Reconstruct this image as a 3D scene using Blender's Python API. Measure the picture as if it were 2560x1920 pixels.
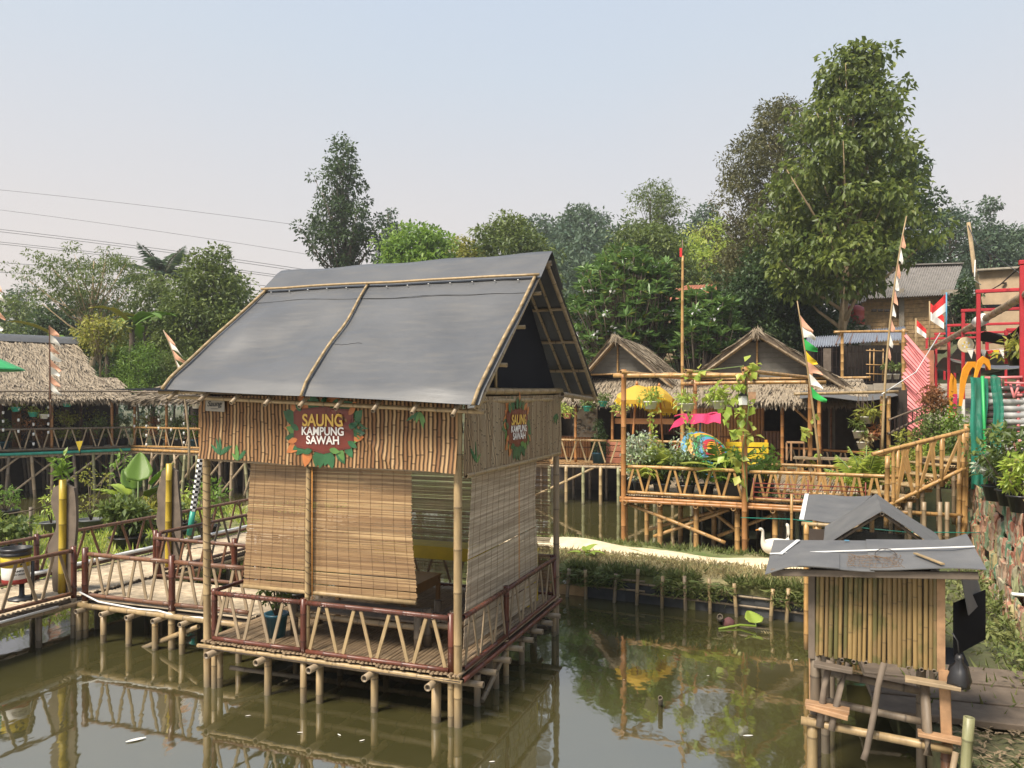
import bpy, math, random
import numpy as np
from mathutils import Vector as V, Matrix

for o in list(bpy.data.objects): bpy.data.objects.remove(o)
SC = bpy.context.scene
COL = SC.collection
R = math.radians
random.seed(7)
rng = np.random.default_rng(11)

# ---------------------------------------------------------------- camera, sky, sun, exposure
F, CX, HY, H = 1923.0, 1280.0, 1007.0, 2.88      # focal length and horizon in photo pixels, eye height in metres
cam = bpy.data.cameras.new('camera'); camo = bpy.data.objects.new('camera', cam); COL.objects.link(camo)
camo.location = (0, 0, H); camo.rotation_euler = (R(90), 0, 0)
cam.sensor_width = 36; cam.lens = 36 * F / 2560; cam.shift_y = (HY - 960) / 2560
cam.clip_start = 0.05; cam.clip_end = 2000
SC.camera = camo

SUN_EL, SUN_AZ = 53.0, 226.0                     # degrees; azimuth clockwise from +Y (the view direction)
w = bpy.data.worlds.new('World'); SC.world = w; w.use_nodes = True
nt = w.node_tree; nt.nodes.clear()
sky = nt.nodes.new('ShaderNodeTexSky'); sky.sky_type = 'NISHITA'; sky.sun_disc = False
sky.sun_elevation = R(SUN_EL); sky.sun_rotation = R(SUN_AZ)
sky.air_density = 1.0; sky.dust_density = 2.5; sky.ozone_density = 2.0; sky.altitude = 50
hz = nt.nodes.new('ShaderNodeMixRGB'); hz.inputs['Fac'].default_value = 0.72     # thin high haze, even all round
hz.inputs['Color2'].default_value = (8.3, 8.5, 9.0, 1)
tc = nt.nodes.new('ShaderNodeTexCoord'); sx = nt.nodes.new('ShaderNodeSeparateXYZ')
rp = nt.nodes.new('ShaderNodeValToRGB')
rp.color_ramp.elements[0].position = 0.0; rp.color_ramp.elements[0].color = (.97, .79, .66, 1)
rp.color_ramp.elements[1].position = 0.62; rp.color_ramp.elements[1].color = (.66, .78, .95, 1)
e = rp.color_ramp.elements.new(0.22); e.color = (.88, .81, .755, 1)
e = rp.color_ramp.elements.new(0.42); e.color = (.75, .81, .87, 1)
ml = nt.nodes.new('ShaderNodeMixRGB'); ml.blend_type = 'MULTIPLY'; ml.inputs['Fac'].default_value = 1
ml.inputs['Color2'].default_value = (9.6, 9.6, 9.6, 1)
bg = nt.nodes.new('ShaderNodeBackground'); bg.inputs['Strength'].default_value = 0.058
ow = nt.nodes.new('ShaderNodeOutputWorld')
L = nt.links.new
L(tc.outputs['Generated'], sx.inputs[0]); 
ns = nt.nodes.new('ShaderNodeTexNoise'); ns.inputs['Scale'].default_value = 1.6; ns.inputs['Detail'].default_value = 3
mm_ = nt.nodes.new('ShaderNodeMath'); mm_.operation = 'MULTIPLY_ADD'; mm_.inputs[1].default_value = .16
L(tc.outputs['Generated'], ns.inputs['Vector']); L(ns.outputs['Fac'], mm_.inputs[0])
of_ = nt.nodes.new('ShaderNodeMath'); of_.operation = 'SUBTRACT'; of_.inputs[1].default_value = .08; L(sx.outputs['Z'], of_.inputs[0]); L(of_.outputs[0], mm_.inputs[2])
L(mm_.outputs[0], rp.inputs[0]); L(rp.outputs[0], ml.inputs['Color1'])
L(sky.outputs[0], hz.inputs['Color1']); L(ml.outputs[0], hz.inputs['Color2'])
L(hz.outputs[0], bg.inputs[0]); L(bg.outputs[0], ow.inputs[0])

sl = bpy.data.lights.new('sun', 'SUN'); sl.energy = 3.6; sl.angle = R(18); sl.color = (1.0, .90, .76)
so = bpy.data.objects.new('sun', sl); COL.objects.link(so)
_sd = V((math.sin(R(SUN_AZ)) * math.cos(R(SUN_EL)), math.cos(R(SUN_AZ)) * math.cos(R(SUN_EL)), math.sin(R(SUN_EL))))
so.rotation_euler = _sd.to_track_quat('Z', 'Y').to_euler(); so.location = _sd * 60

SC.view_settings.view_transform = 'Standard'; SC.view_settings.look = 'None'
SC.view_settings.exposure = 1.0; SC.view_settings.gamma = 1.0; SC.view_settings.use_curve_mapping = False
SC.render.engine = 'CYCLES'
SC.cycles.use_denoising = True
SC.cycles.max_bounces = 6; SC.cycles.diffuse_bounces = 3; SC.cycles.glossy_bounces = 3
SC.cycles.transparent_max_bounces = 12; SC.cycles.transmission_bounces = 3; SC.cycles.volume_bounces = 0
SC.cycles.use_adaptive_sampling = True; SC.cycles.adaptive_threshold = 0.015

# ---------------------------------------------------------------- places: photo pixel + depth -> metres
def at(px, py, d): return V(((px - CX) / F * d, d, H - (py - HY) / F * d))
def gz(px, py, z): return at(px, py, F * (H - z) / (py - HY))
UU, VV = V((-.937, .350, 0)), V((.350, .937, 0))      # the pavilion's own axes: along its front (to the left), to its back
C0 = V((-.477, 6.84, 0))
def hu(u, v, z=0): return C0 + UU * u + VV * v + V((0, 0, z))

# ---------------------------------------------------------------- materials
MATS = {}
class NT:
    def __init__(s, name):
        m = bpy.data.materials.new(name); m.use_nodes = True; s.m = m; s.t = m.node_tree
        s.b = s.t.nodes['Principled BSDF']; s.out = s.t.nodes['Material Output']
    def n(s, ty, **kw):
        nd = s.t.nodes.new('ShaderNode' + ty)
        for k, v in kw.items():
            if k in nd.inputs.keys(): nd.inputs[k].default_value = v
            else: setattr(nd, k, v)
        return nd
    def l(s, a, b): s.t.links.new(a, b)
    def mixc(s, fac, c1, c2, blend='MIX'):
        m = s.n('MixRGB', blend_type=blend)
        for i, x in enumerate((fac, c1, c2)):
            if isinstance(x, (int, float)): m.inputs[i].default_value = x
            elif isinstance(x, tuple): m.inputs[i].default_value = (*x[:3], 1)
            else: s.l(x, m.inputs[i])
        return m.outputs[0]
    def math(s, op, a, b=0.0):
        m = s.n('Math', operation=op)
        for i, x in enumerate((a, b)):
            if isinstance(x, (int, float)): m.inputs[i].default_value = x
            else: s.l(x, m.inputs[i])
        return m.outputs[0]
    def ramp(s, x, stops):
        r = s.n('ValToRGB'); els = r.color_ramp.elements
        while len(els) < len(stops): els.new(0.5)
        for e, (p, c) in zip(els, stops):
            e.position = p; e.color = (*c, 1) if isinstance(c, tuple) else (c, c, c, 1)
        s.l(x, r.inputs[0]); return r.outputs[0]
    def obj(s, scale=(1, 1, 1)):
        t = s.n('TexCoord'); mp = s.n('Mapping'); mp.inputs['Scale'].default_value = scale
        s.l(t.outputs['Object'], mp.inputs[0]); return mp.outputs[0]
    def pos(s, scale=(1, 1, 1)):
        t = s.n('NewGeometry'); mp = s.n('Mapping'); mp.inputs['Scale'].default_value = scale
        s.l(t.outputs['Position'], mp.inputs[0]); return mp.outputs[0]
    def noise(s, vec, scale, detail=3, rough=.55):
        n = s.n('TexNoise', Scale=scale, Detail=detail, Roughness=rough)
        if vec is not None: s.l(vec, n.inputs['Vector'])
        return n.outputs['Fac']
    def bump(s, h, strength=.3, dist=.01):
        b = s.n('Bump', Strength=strength, Distance=dist); s.l(h, b.inputs['Height']); s.l(b.outputs[0], s.b.inputs['Normal'])
    def base(s, c):
        if isinstance(c, tuple): s.b.inputs['Base Color'].default_value = (*c, 1)
        else: s.l(c, s.b.inputs['Base Color'])
    def set(s, **kw):
        for k, v in kw.items(): s.b.inputs[k.replace('_', ' ')].default_value = v
        return s
    def rnd(s): return s.n('ObjectInfo').outputs['Random']
    def isl(s): return s.n('NewGeometry').outputs['Random Per Island']
    def attr(s, a): return s.n('Attribute', attribute_name=a).outputs['Fac']

def bamboo(name, c1, c2, dark, rough=.45, wet=True, grime=(.10, .085, .06)):
    s = NT(name); r = s.rnd()
    c = s.mixc(r, c1, c2)
    nz = s.noise(s.pos((6, 6, 1.5)), 3.0, 4)
    c = s.mixc(s.ramp(nz, [(.36, 0.0), (.68, .7)]), c, dark)
    md_ = s.noise(s.pos((2, 2, 2)), 1.7, 5); c = s.mixc(s.ramp(md_, [(.54, 0.0), (.70, .5)]), c, (dark[0] * .9, dark[1] * 1.05, dark[2] * 1.1))
    fine = s.noise(s.pos((40, 40, 6)), 2.0, 2)
    c = s.mixc(.25, c, s.ramp(fine, [(.3, tuple(x * .6 for x in c1)), (.7, tuple(min(1, x * 1.25) for x in c2))]))
    c = s.mixc(s.math('MULTIPLY', s.attr('nd'), .75), c, tuple(x * .35 for x in dark))
    if wet:
        z = s.n('SeparateXYZ'); s.l(s.pos(), z.inputs[0])
        band = s.ramp(s.math('ADD', z.outputs[2], s.math('MULTIPLY', nz, .14)), [(.05, .85), (.28, 0.0)])
        c = s.mixc(band, c, grime)
    s.base(c); s.set(Roughness=rough); s.bump(fine, .25, .004); MATS[name] = s.m
def plain(name, c, rough=.6, var=.18, nscale=6, metal=0, bump=.15, isl=False):
    s = NT(name); nz = s.noise(s.pos(), nscale, 5)
    lo = tuple(x * (1 - var) for x in c); hi = tuple(min(1, x * (1 + var)) for x in c)
    cc = s.ramp(nz, [(.3, lo), (.7, hi)])
    x = s.isl() if isl else s.rnd()
    cc = s.mixc(s.math('MULTIPLY', x, .35), cc, tuple(v * .62 for v in c))
    s.base(cc); s.set(Roughness=rough, Metallic=metal)
    if bump: s.bump(nz, bump, .01)
    MATS[name] = s.m
def leafmat(name, c1, c2, c3, rough=.5, trans=.35, yellow=None):
    s = NT(name); r = s.isl(); c1, c2, c3 = [tuple(min(.6, x * 1.55) for x in q_) for q_ in (c1, c2, c3)]
    c = s.ramp(r, [(0, c1), (.55, c2), (1, c3)] if yellow is None else [(0, c1), (.5, c2), (.93, c3), (.97, yellow)])
    cl = s.attr('cl'); c = s.mixc(.55, c, s.ramp(cl, [(0, c1), (.5, c2), (1, c3)]))
    s.base(c); s.set(Roughness=rough)
    tr = s.n('BsdfTranslucent'); s.l(s.mixc(.5, c, c3, 'MIX'), tr.inputs[0])
    mx = s.n('MixShader'); mx.inputs[0].default_value = trans
    s.l(s.b.outputs[0], mx.inputs[1]); s.l(tr.outputs[0], mx.inputs[2]); s.l(mx.outputs[0], s.out.inputs[0])
    MATS[name] = s.m

bamboo('bamboo_pale', (.43, .31, .155), (.33, .235, .12), (.17, .115, .06))
bamboo('bamboo_grey', (.37, .28, .17), (.27, .20, .125), (.15, .11, .07))
bamboo('bamboo_orange', (.44, .20, .06), (.36, .165, .055), (.22, .11, .045), .38)
bamboo('bamboo_gold', (.50, .29, .10), (.40, .235, .085), (.21, .12, .05), .38)
bamboo('bamboo_green', (.30, .31, .16), (.26, .24, .13), (.13, .12, .06))
bamboo('bamboo_old', (.21, .16, .11), (.15, .12, .085), (.08, .06, .045), .6)
bamboo('bamboo_red', (.15, .042, .021), (.10, .030, .018), (.045, .016, .012), .38, wet=False)
bamboo('bamboo_rust', (.20, .092, .045), (.15, .07, .04), (.07, .036, .024), .42, wet=False)
bamboo('bamboo_yellowpaint', (.50, .36, .03), (.46, .33, .03), (.33, .23, .03), .4, wet=False)
plain('slat_pale', (.41, .33, .225), .7, .4, 9); plain('slat_deck', (.30, .215, .13), .6, .3, 9)
plain('slat_warm', (.45, .27, .12), .6, .25, 9)
plain('wood_table', (.33, .185, .075), .4, .2, 5); plain('wood_weathered', (.15, .117, .088), .8, .3, 7, bump=.5)
plain('wood_dark', (.05, .036, .027), .6, .3); plain('wood_crate', (.34, .20, .105), .7, .3, 10)
plain('wood_board', (.27, .20, .12), .7, .3, 8); plain('wood_orange', (.44, .19, .06), .45, .2, 5)
plain('paint_yellow', (.60, .44, .02), .45, .12); plain('paint_red', (.42, .028, .036), .35, .15)
plain('paint_white', (.72, .70, .66), .45, .08); plain('paint_pink', (.62, .20, .20), .5, .2)
plain('paint_magenta', (.62, .035, .12), .5, .1); plain('paint_blue', (.08, .27, .42), .45, .1)
plain('paint_green', (.03, .36, .10), .45, .1); plain('paint_orange', (.80, .33, .02), .45, .1)
plain('pvc', (.75, .75, .73), .35, .06); plain('black_plastic', (.02, .02, .022), .4, .2)
plain('grey_plastic', (.09, .095, .10), .45, .2); plain('blue_plastic', (.02, .09, .13), .35, .15)
plain('teal_plastic', (.03, .30, .22), .4, .1); plain('pot_terracotta', (.48, .19, .11), .6, .2)
plain('pot_white', (.66, .64, .56), .45, .1); plain('tank_red', (.30, .035, .03), .45, .2)
plain('soil', (.075, .055, .038), .95, .4, 14, bump=.8); plain('cream', (.66, .55, .36), .9, .2, 7, bump=.5)
plain('concrete', (.33, .29, .23), .9, .3, 4, bump=.4); plain('dark_cloth', (.018, .017, .017), .8, .2)
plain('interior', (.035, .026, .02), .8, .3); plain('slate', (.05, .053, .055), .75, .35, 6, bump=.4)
plain('board_grey', (.145, .135, .115), .8, .22, 5); plain('beige_wall', (.42, .31, .20), .9, .15, 3)
plain('metal_dark', (.05, .03, .025), .45, .2, metal=.4); plain('rebar_red', (.22, .045, .03), .5, .2)
plain('thread', (.17, .105, .055), .8, .2); plain('rope', (.10, .07, .045), .8, .2); plain('rope_orange', (.62, .27, .05), .7, .1)
plain('flag_orange', (.70, .38, .25), .8, .1, bump=0); plain('flag_white', (.78, .76, .70), .8, .06, bump=0)
plain('flag_yellow', (.72, .52, .02), .8, .1, bump=0); plain('flag_green', (.03, .42, .08), .8, .1, bump=0)
plain('flag_red', (.66, .03, .03), .8, .1, bump=0); plain('goose_white', (.66, .62, .54), .8, .12, 12)
plain('goose_grey', (.30, .27, .23), .8, .2, 12); plain('bill_orange', (.70, .27, .04), .5, .1)
plain('bark', (.11, .085, .06), .9, .35, 7, bump=.8); plain('bark_pale', (.36, .27, .16), .85, .3, 5, bump=.6)
plain('stem_green', (.14, .20, .06), .6, .2); plain('coconut', (.13, .05, .05), .8, .3, 20, bump=.8)
plain('thatch_core', (.13, .10, .07), .95, .3, 20, bump=.6)
plain('thatch', (.30, .245, .175), .9, .35, 20, isl=True); plain('thatch_dark', (.20, .165, .12), .9, .35, 20, isl=True)
plain('bush_bottle', (.55, .55, .53), .3, .2); plain('bottle_dark', (.07, .055, .05), .3, .4)
plain('bottle_clear', (.40, .40, .38), .2, .35, 14); plain('paper', (.70, .67, .62), .7, .05)
plain('orange_brick', (.52, .35, .18), .9, .25, 8, bump=.5); plain('mortar', (.40, .30, .19), .95, .2)
plain('roof_tile', (.30, .11, .06), .85, .25, 6); plain('cement_sheet', (.20, .185, .17), .9, .28, 5)
plain('blue_sheet', (.22, .245, .30), .5, .2, 4); plain('litter', (.22, .165, .10), .9, .4, isl=True)

leafmat('leaf_mid', (.036, .058, .014), (.068, .102, .022), (.125, .155, .035))
leafmat('leaf_dark', (.016, .034, .012), (.030, .056, .018), (.055, .088, .026))
leafmat('leaf_teak', (.030, .052, .012), (.072, .104, .020), (.145, .175, .036), .45, .4, yellow=(.30, .30, .05))
leafmat('leaf_brownish', (.040, .044, .018), (.068, .075, .026), (.115, .105, .042), .6, .3)
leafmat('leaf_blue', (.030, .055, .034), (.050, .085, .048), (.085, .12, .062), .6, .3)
leafmat('leaf_bright', (.055, .11, .016), (.10, .18, .026), (.18, .26, .045), .45, .45)
leafmat('leaf_yellow', (.09, .115, .018), (.17, .18, .027), (.27, .25, .05), .5, .4)
leafmat('leaf_lime', (.14, .22, .03), (.24, .33, .05), (.40, .46, .10), .4, .45)
leafmat('leaf_red', (.09, .06, .025), (.16, .08, .03), (.26, .10, .04), .5, .35)
leafmat('leaf_variegated', (.09, .15, .05), (.25, .32, .15), (.60, .62, .45), .5, .3)
leafmat('leaf_frangipani', (.035, .075, .020), (.065, .125, .030), (.12, .19, .05), .35, .3, yellow=(.42, .35, .04))
leafmat('leaf_grass', (.055, .08, .02), (.105, .135, .035), (.20, .20, .08), .6, .35)
leafmat('leaf_dry', (.12, .10, .05), (.20, .17, .08), (.32, .26, .13), .8, .3)
leafmat('petal', (.62, .40, .34), (.72, .55, .45), (.80, .72, .62), .6, .3)

def special_mats():
    # black roofing sheet: weathered bitumen felt
    s = NT('tarp'); p = s.pos(); n1 = s.noise(p, 1.3, 4); n2 = s.noise(s.pos((1, 1, 8)), 3, 5); n3 = s.noise(p, 70, 2)
    c = s.ramp(n1, [(.3, (.068, .071, .076)), (.7, (.100, .102, .105))])
    c = s.mixc(s.ramp(n2, [(.5, 0.0), (.8, .45)]), c, (.12, .113, .102))
    s.base(c); s.set(Roughness=.5); s.l(s.ramp(n2, [(.3, .38), (.7, .54)]), s.b.inputs['Roughness'])
    s.bump(s.math('ADD', s.math('MULTIPLY', n2, .6), s.math('MULTIPLY', n3, .12)), .35, .012); MATS['tarp'] = s.m
    s = NT('tarp_grey'); p = s.pos(); n1 = s.noise(p, 4, 5); n2 = s.noise(s.pos((2, 2, 2)), 1.4, 3)
    c = s.ramp(n1, [(.3, (.090, .091, .094)), (.72, (.135, .133, .130))])
    c = s.mixc(s.ramp(n2, [(.55, 0.0), (.75, .5)]), c, (.10, .098, .095))
    s.base(c); s.set(Roughness=.6); s.bump(n1, .3, .01); MATS['tarp_grey'] = s.m
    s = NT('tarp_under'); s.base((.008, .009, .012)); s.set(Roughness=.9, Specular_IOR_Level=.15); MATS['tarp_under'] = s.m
    # pond: murky olive water with faint ripples
    s = NT('pond'); p = s.pos(); n1 = s.noise(s.pos((1, .45, 1)), 1.1, 2); n2 = s.noise(s.pos((1, .6, 1)), 5.5, 2)
    n3 = s.noise(p, .5, 4)
    s.base(s.ramp(n3, [(.3, (.040, .038, .013)), (.7, (.064, .057, .022))])); s.set(Roughness=.04, IOR=3.3)
    s.bump(s.math('ADD', s.math('MULTIPLY', n1, 1.0), s.math('MULTIPLY', n2, .35)), .12, .035); MATS['pond'] = s.m
    # printed banner: upright bamboo canes printed on vinyl; UV u in metres along, v in metres up
    for nm, wav, c1, c2, c3, sc in (('banner_front', .006, (.24, .122, .055), (.37, .21, .095), (.52, .345, .18), 24.0),
                                    ('banner_side', .020, (.34, .23, .13), (.50, .37, .22), (.62, .50, .33), 34.0)):
        s = NT(nm); uv = s.n('UVMap').outputs[0]; sp = s.n('SeparateXYZ'); s.l(uv, sp.inputs[0])
        wv = s.n('Mapping'); wv.inputs['Scale'].default_value = (1.6, 4.0, 1); s.l(uv, wv.inputs[0])
        nz = s.noise(wv.outputs[0], 1.6, 2)
        x = s.math('MULTIPLY', s.math('ADD', sp.outputs[0], s.math('MULTIPLY', nz, wav * 4)), sc)
        ci = s.math('FLOOR', x); fr = s.math('FRACT', x)
        wn = s.n('TexWhiteNoise', noise_dimensions='1D'); s.l(ci, wn.inputs['W']); cr = wn.outputs['Value']
        prof = s.ramp(fr, [(0, .03), (.12, .08), (.24, .6), (.42, 1.0), (.64, .8), (.84, .25), (1, .03)])
        col = s.ramp(cr, [(0, c1), (.5, c2), (1, c3)])
        y = s.math('FRACT', s.math('ADD', s.math('MULTIPLY', sp.outputs[1], 3.3), s.math('MULTIPLY', cr, 7.0)))
        node = s.ramp(y, [(0, .35), (.035, .45), (.05, 1.12), (.09, 1.0), (1, .96)])
        g = s.noise(s.pos((9, 9, 2)), 4, 4)
        col = s.mixc(1.0, s.mixc(1.0, col, prof, 'MULTIPLY'), node, 'MULTIPLY')
        col = s.mixc(s.ramp(g, [(.4, 0.0), (.8, .3)]), col, (.22, .13, .07))
        s.base(col); s.set(Roughness=.6, Specular_IOR_Level=.2); MATS[nm] = s.m
    # thin split-bamboo blind sticks
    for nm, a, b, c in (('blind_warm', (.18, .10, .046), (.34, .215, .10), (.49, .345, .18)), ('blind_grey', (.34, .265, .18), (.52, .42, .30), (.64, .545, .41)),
                        ('blind_dark', (.17, .095, .045), (.25, .15, .07), (.34, .22, .11))):  # blind_dark has the shade of the inside put into its stick colours
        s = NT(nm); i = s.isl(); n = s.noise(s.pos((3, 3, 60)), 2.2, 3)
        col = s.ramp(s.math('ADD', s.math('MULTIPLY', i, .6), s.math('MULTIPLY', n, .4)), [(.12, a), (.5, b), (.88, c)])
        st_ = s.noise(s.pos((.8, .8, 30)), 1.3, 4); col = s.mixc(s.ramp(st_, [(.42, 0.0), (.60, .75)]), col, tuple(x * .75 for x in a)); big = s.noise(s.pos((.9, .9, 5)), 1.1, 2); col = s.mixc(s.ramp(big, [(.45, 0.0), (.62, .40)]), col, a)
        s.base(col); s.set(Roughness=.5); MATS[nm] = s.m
    # duck house canes: yellow with green patches
    s = NT('cane_green'); r = s.rnd(); n = s.noise(s.pos((1, 1, .8)), 5, 4); f = s.noise(s.pos((60, 60, 4)), 2, 3)
    c = s.mixc(r, (.29, .195, .075), (.20, .135, .055))
    k = s.ramp(s.math('ADD', n, s.math('MULTIPLY', s.math('SUBTRACT', r, .5), .22)), [(.48, 0.0), (.60, .9)])
    c = s.mixc(s.ramp(s.math('FRACT', s.math('MULTIPLY', r, 7.3)), [(.55, 0.0), (.7, .45)]), c, (.15, .10, .05)); c = s.mixc(k, c, (.10, .095, .030)); c = s.mixc(s.math('MULTIPLY', s.attr('nd'), .8), c, (.09, .06, .03))
    c = s.mixc(s.ramp(f, [(.5, 0.0), (.75, .5)]), c, (.16, .11, .05)); s.base(c); s.set(Roughness=.5); s.bump(f, .3, .004); MATS['cane_green'] = s.m
    # painted rock wall: blotches run down the stones
    s = NT('painted_rock'); p = s.pos((3.2, 3.2, .75)); v = s.n('TexVoronoi', Scale=2.3); 
    wz = s.n('TexNoise', Scale=2.5, Detail=5); s.l(s.pos(), wz.inputs[0])
    add = s.n('VectorMath', operation='ADD'); sca = s.n('VectorMath', operation='SCALE'); sca.inputs['Scale'].default_value = 1.3
    s.l(wz.outputs['Color'], sca.inputs[0]); s.l(p, add.inputs[0]); s.l(sca.outputs[0], add.inputs[1]); s.l(add.outputs[0], v.inputs['Vector'])
    sp = s.n('SeparateXYZ'); s.l(v.outputs['Color'], sp.inputs[0])
    c = s.ramp(sp.outputs[0], [(0, (.36, .12, .075)), (.17, (.42, .22, .14)), (.32, (.46, .36, .17)), (.5, (.13, .28, .17)), (.62, (.38, .30, .20)), (.78, (.40, .17, .11)), (.9, (.44, .38, .27))])
    n = s.noise(s.pos((2, 2, .7)), 9, 6); c = s.mixc(s.ramp(n, [(.5, 0.0), (.75, .5)]), c, (.20, .15, .11))
    s.base(c); s.set(Roughness=.85); s.bump(s.noise(s.pos(), 16, 5), .6, .02); MATS['painted_rock'] = s.m
    # earth and grass ground
    s = NT('earth'); n = s.noise(s.pos(), .8, 6); n2 = s.noise(s.pos(), 9, 4)
    c = s.ramp(n, [(.35, (.055, .075, .025)), (.55, (.10, .105, .045)), (.7, (.17, .13, .075))])
    c = s.mixc(s.ramp(n2, [(.4, 0.0), (.7, .6)]), c, (.07, .055, .035)); s.base(c); s.set(Roughness=.95); s.bump(n2, .7, .03); MATS['earth'] = s.m
    s = NT('turf'); n = s.noise(s.pos(), 1.2, 5); n2 = s.noise(s.pos(), 14, 4)
    c = s.ramp(n, [(.35, (.09, .13, .03)), (.52, (.17, .18, .06)), (.66, (.30, .25, .13))])
    c = s.mixc(s.ramp(n2, [(.4, 0.0), (.7, .5)]), c, (.10, .085, .045)); s.base(c); s.set(Roughness=.95); s.bump(n2, .7, .03); MATS['turf'] = s.m
    # green shade netting
    s = NT('green_net'); n = s.noise(s.pos((3, 3, .8)), 3, 3)
    s.base(s.ramp(n, [(.3, (.010, .14, .09)), (.7, (.03, .30, .20))])); s.set(Roughness=.6)
    tr = s.n('BsdfTransparent'); mx = s.n('MixShader'); s.l(s.ramp(n, [(.3, .16), (.7, .42)]), mx.inputs[0])
    s.l(s.b.outputs[0], mx.inputs[1]); s.l(tr.outputs[0], mx.inputs[2]); s.l(mx.outputs[0], s.out.inputs[0]); MATS['green_net'] = s.m
    s = NT('dark_net'); s.base((.05, .055, .05)); s.set(Roughness=.7)
    tr = s.n('BsdfTransparent'); mx = s.n('MixShader'); mx.inputs[0].default_value = .62
    s.l(s.b.outputs[0], mx.inputs[1]); s.l(tr.outputs[0], mx.inputs[2]); s.l(mx.outputs[0], s.out.inputs[0]); MATS['dark_net'] = s.m
    s = NT('camo'); v = s.n('TexVoronoi', Scale=1.5); s.l(s.pos((1, .5, 1)), v.inputs['Vector']); sp = s.n('SeparateXYZ'); s.l(v.outputs['Color'], sp.inputs[0])
    s.base(s.ramp(sp.outputs[0], [(0, (.05, .05, .055)), (.3, (.13, .14, .10)), (.5, (.10, .06, .055)), (.7, (.07, .08, .10)), (.9, (.15, .13, .12))])); s.set(Roughness=.8); MATS['camo'] = s.m
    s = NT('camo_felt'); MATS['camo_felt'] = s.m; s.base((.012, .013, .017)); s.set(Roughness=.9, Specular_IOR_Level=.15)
    s = NT('umbrella_yellow'); c = s.ramp(s.rnd(), [(0, (.68, .36, .03)), (1, (.72, .50, .07))]); s.base(c); s.set(Roughness=.7)
    tr = s.n('BsdfTranslucent'); s.l(c, tr.inputs[0]); mx = s.n('MixShader'); mx.inputs[0].default_value = .35
    s.l(s.b.outputs[0], mx.inputs[1]); s.l(tr.outputs[0], mx.inputs[2]); s.l(mx.outputs[0], s.out.inputs[0]); MATS['umbrella_yellow'] = s.m
    plain('logo_red', (.17, .034, .022), .4, .12, 3, bump=0); plain('logo_edge', (.14, .03, .022), .4, .1, bump=0)
    plain('logo_yellow', (.78, .50, .10), .4, .05, bump=0); plain('logo_white', (.78, .76, .72), .4, .03, bump=0)
    plain('logo_leaf', (.030, .115, .045), .4, .35, 9, bump=0); plain('logo_leaf_light', (.11, .24, .06), .4, .3, 9, bump=0)
    plain('logo_leaf_orange', (.50, .17, .05), .4, .3, 9, bump=0); plain('ink', (.03, .03, .03), .6, .05, bump=0)
    plain('placard', (.30, .27, .22), .5, .08); plain('check_white', (.72, .72, .70), .8, .06); plain('check_black', (.015, .015, .018), .8, .1)
    plain('pool_floor', (.05, .045, .03), .9, .2)
special_mats()

# ---------------------------------------------------------------- builders
WL = {}                                           # world location of each object made (no rotated parents while building)
def wl(o): return WL.get(o.name, V((0, 0, 0))) if o is not None else V((0, 0, 0))
def tag(o, label=None, cat=None, group=None, kind=None):
    if label: o['label'] = label
    if cat: o['category'] = cat
    if group: o['group'] = group
    if kind: o['kind'] = kind
    return o
def thing(name, label, cat, loc=(0, 0, 0), group=None):
    o = bpy.data.objects.new(name, None); COL.objects.link(o); o.empty_display_size = .1
    o.location = loc; WL[o.name] = V(loc); return tag(o, label, cat, group)
def place(name, me, mat, parent, loc):
    o = bpy.data.objects.new(name, me); COL.objects.link(o)
    if mat and not me.materials: me.materials.append(MATS[mat])
    loc = V(loc)
    if parent is not None: o.parent = parent
    o.location = loc - wl(parent); WL[o.name] = loc
    return o
def mk(name, verts, faces, mat, parent=None, loc=None, smooth=False, nd=None, uv=None):
    vs = [V(v) for v in verts]
    if loc is None:
        loc = wl(parent) if parent is not None else V((sum(v.x for v in vs) / len(vs), sum(v.y for v in vs) / len(vs), min(v.z for v in vs)))
    loc = V(loc)
    me = bpy.data.meshes.new(name); me.from_pydata([v - loc for v in vs], [], faces)
    if smooth: me.shade_smooth()
    if nd is not None:
        a = me.attributes.new('nd', 'FLOAT', 'POINT'); a.data.foreach_set('value', nd)
    if uv is not None:
        l = me.uv_layers.new(name='UVMap'); idx = np.empty(len(me.loops), dtype=np.int32); me.loops.foreach_get('vertex_index', idx)
        l.data.foreach_set('uv', np.asarray(uv, dtype=np.float32)[idx].ravel())
    return place(name, me, mat, parent, loc)
def npmesh(name, co, faces, mat, parent=None, loc=None, cl=None, smooth=False):
    co = np.asarray(co, dtype=np.float64)
    if loc is None:
        loc = wl(parent) if parent is not None else V((*co[:, :2].mean(0), co[:, 2].min()))
    loc = V(loc); co = (co - np.array(loc)).astype(np.float32)
    faces = np.asarray(faces, dtype=np.int32); k = faces.shape[1]
    me = bpy.data.meshes.new(name); me.vertices.add(len(co)); me.vertices.foreach_set('co', co.ravel())
    me.loops.add(faces.size); me.loops.foreach_set('vertex_index', faces.ravel())
    me.polygons.add(len(faces)); me.polygons.foreach_set('loop_start', np.arange(0, faces.size, k, dtype=np.int32))
    me.polygons.foreach_set('loop_total', np.full(len(faces), k, dtype=np.int32))
    if cl is not None:
        a = me.attributes.new('cl', 'FLOAT', 'POINT'); a.data.foreach_set('value', np.asarray(cl, dtype=np.float32))
    me.update(calc_edges=True)
    if smooth: me.shade_smooth()
    return place(name, me, mat, parent, loc)
def frame(d):
    d = V(d).normalized(); a = V((0, 0, 1)) if abs(d.z) < .9 else V((1, 0, 0))
    x = d.cross(a).normalized(); return x, x.cross(d).normalized(), d
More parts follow.
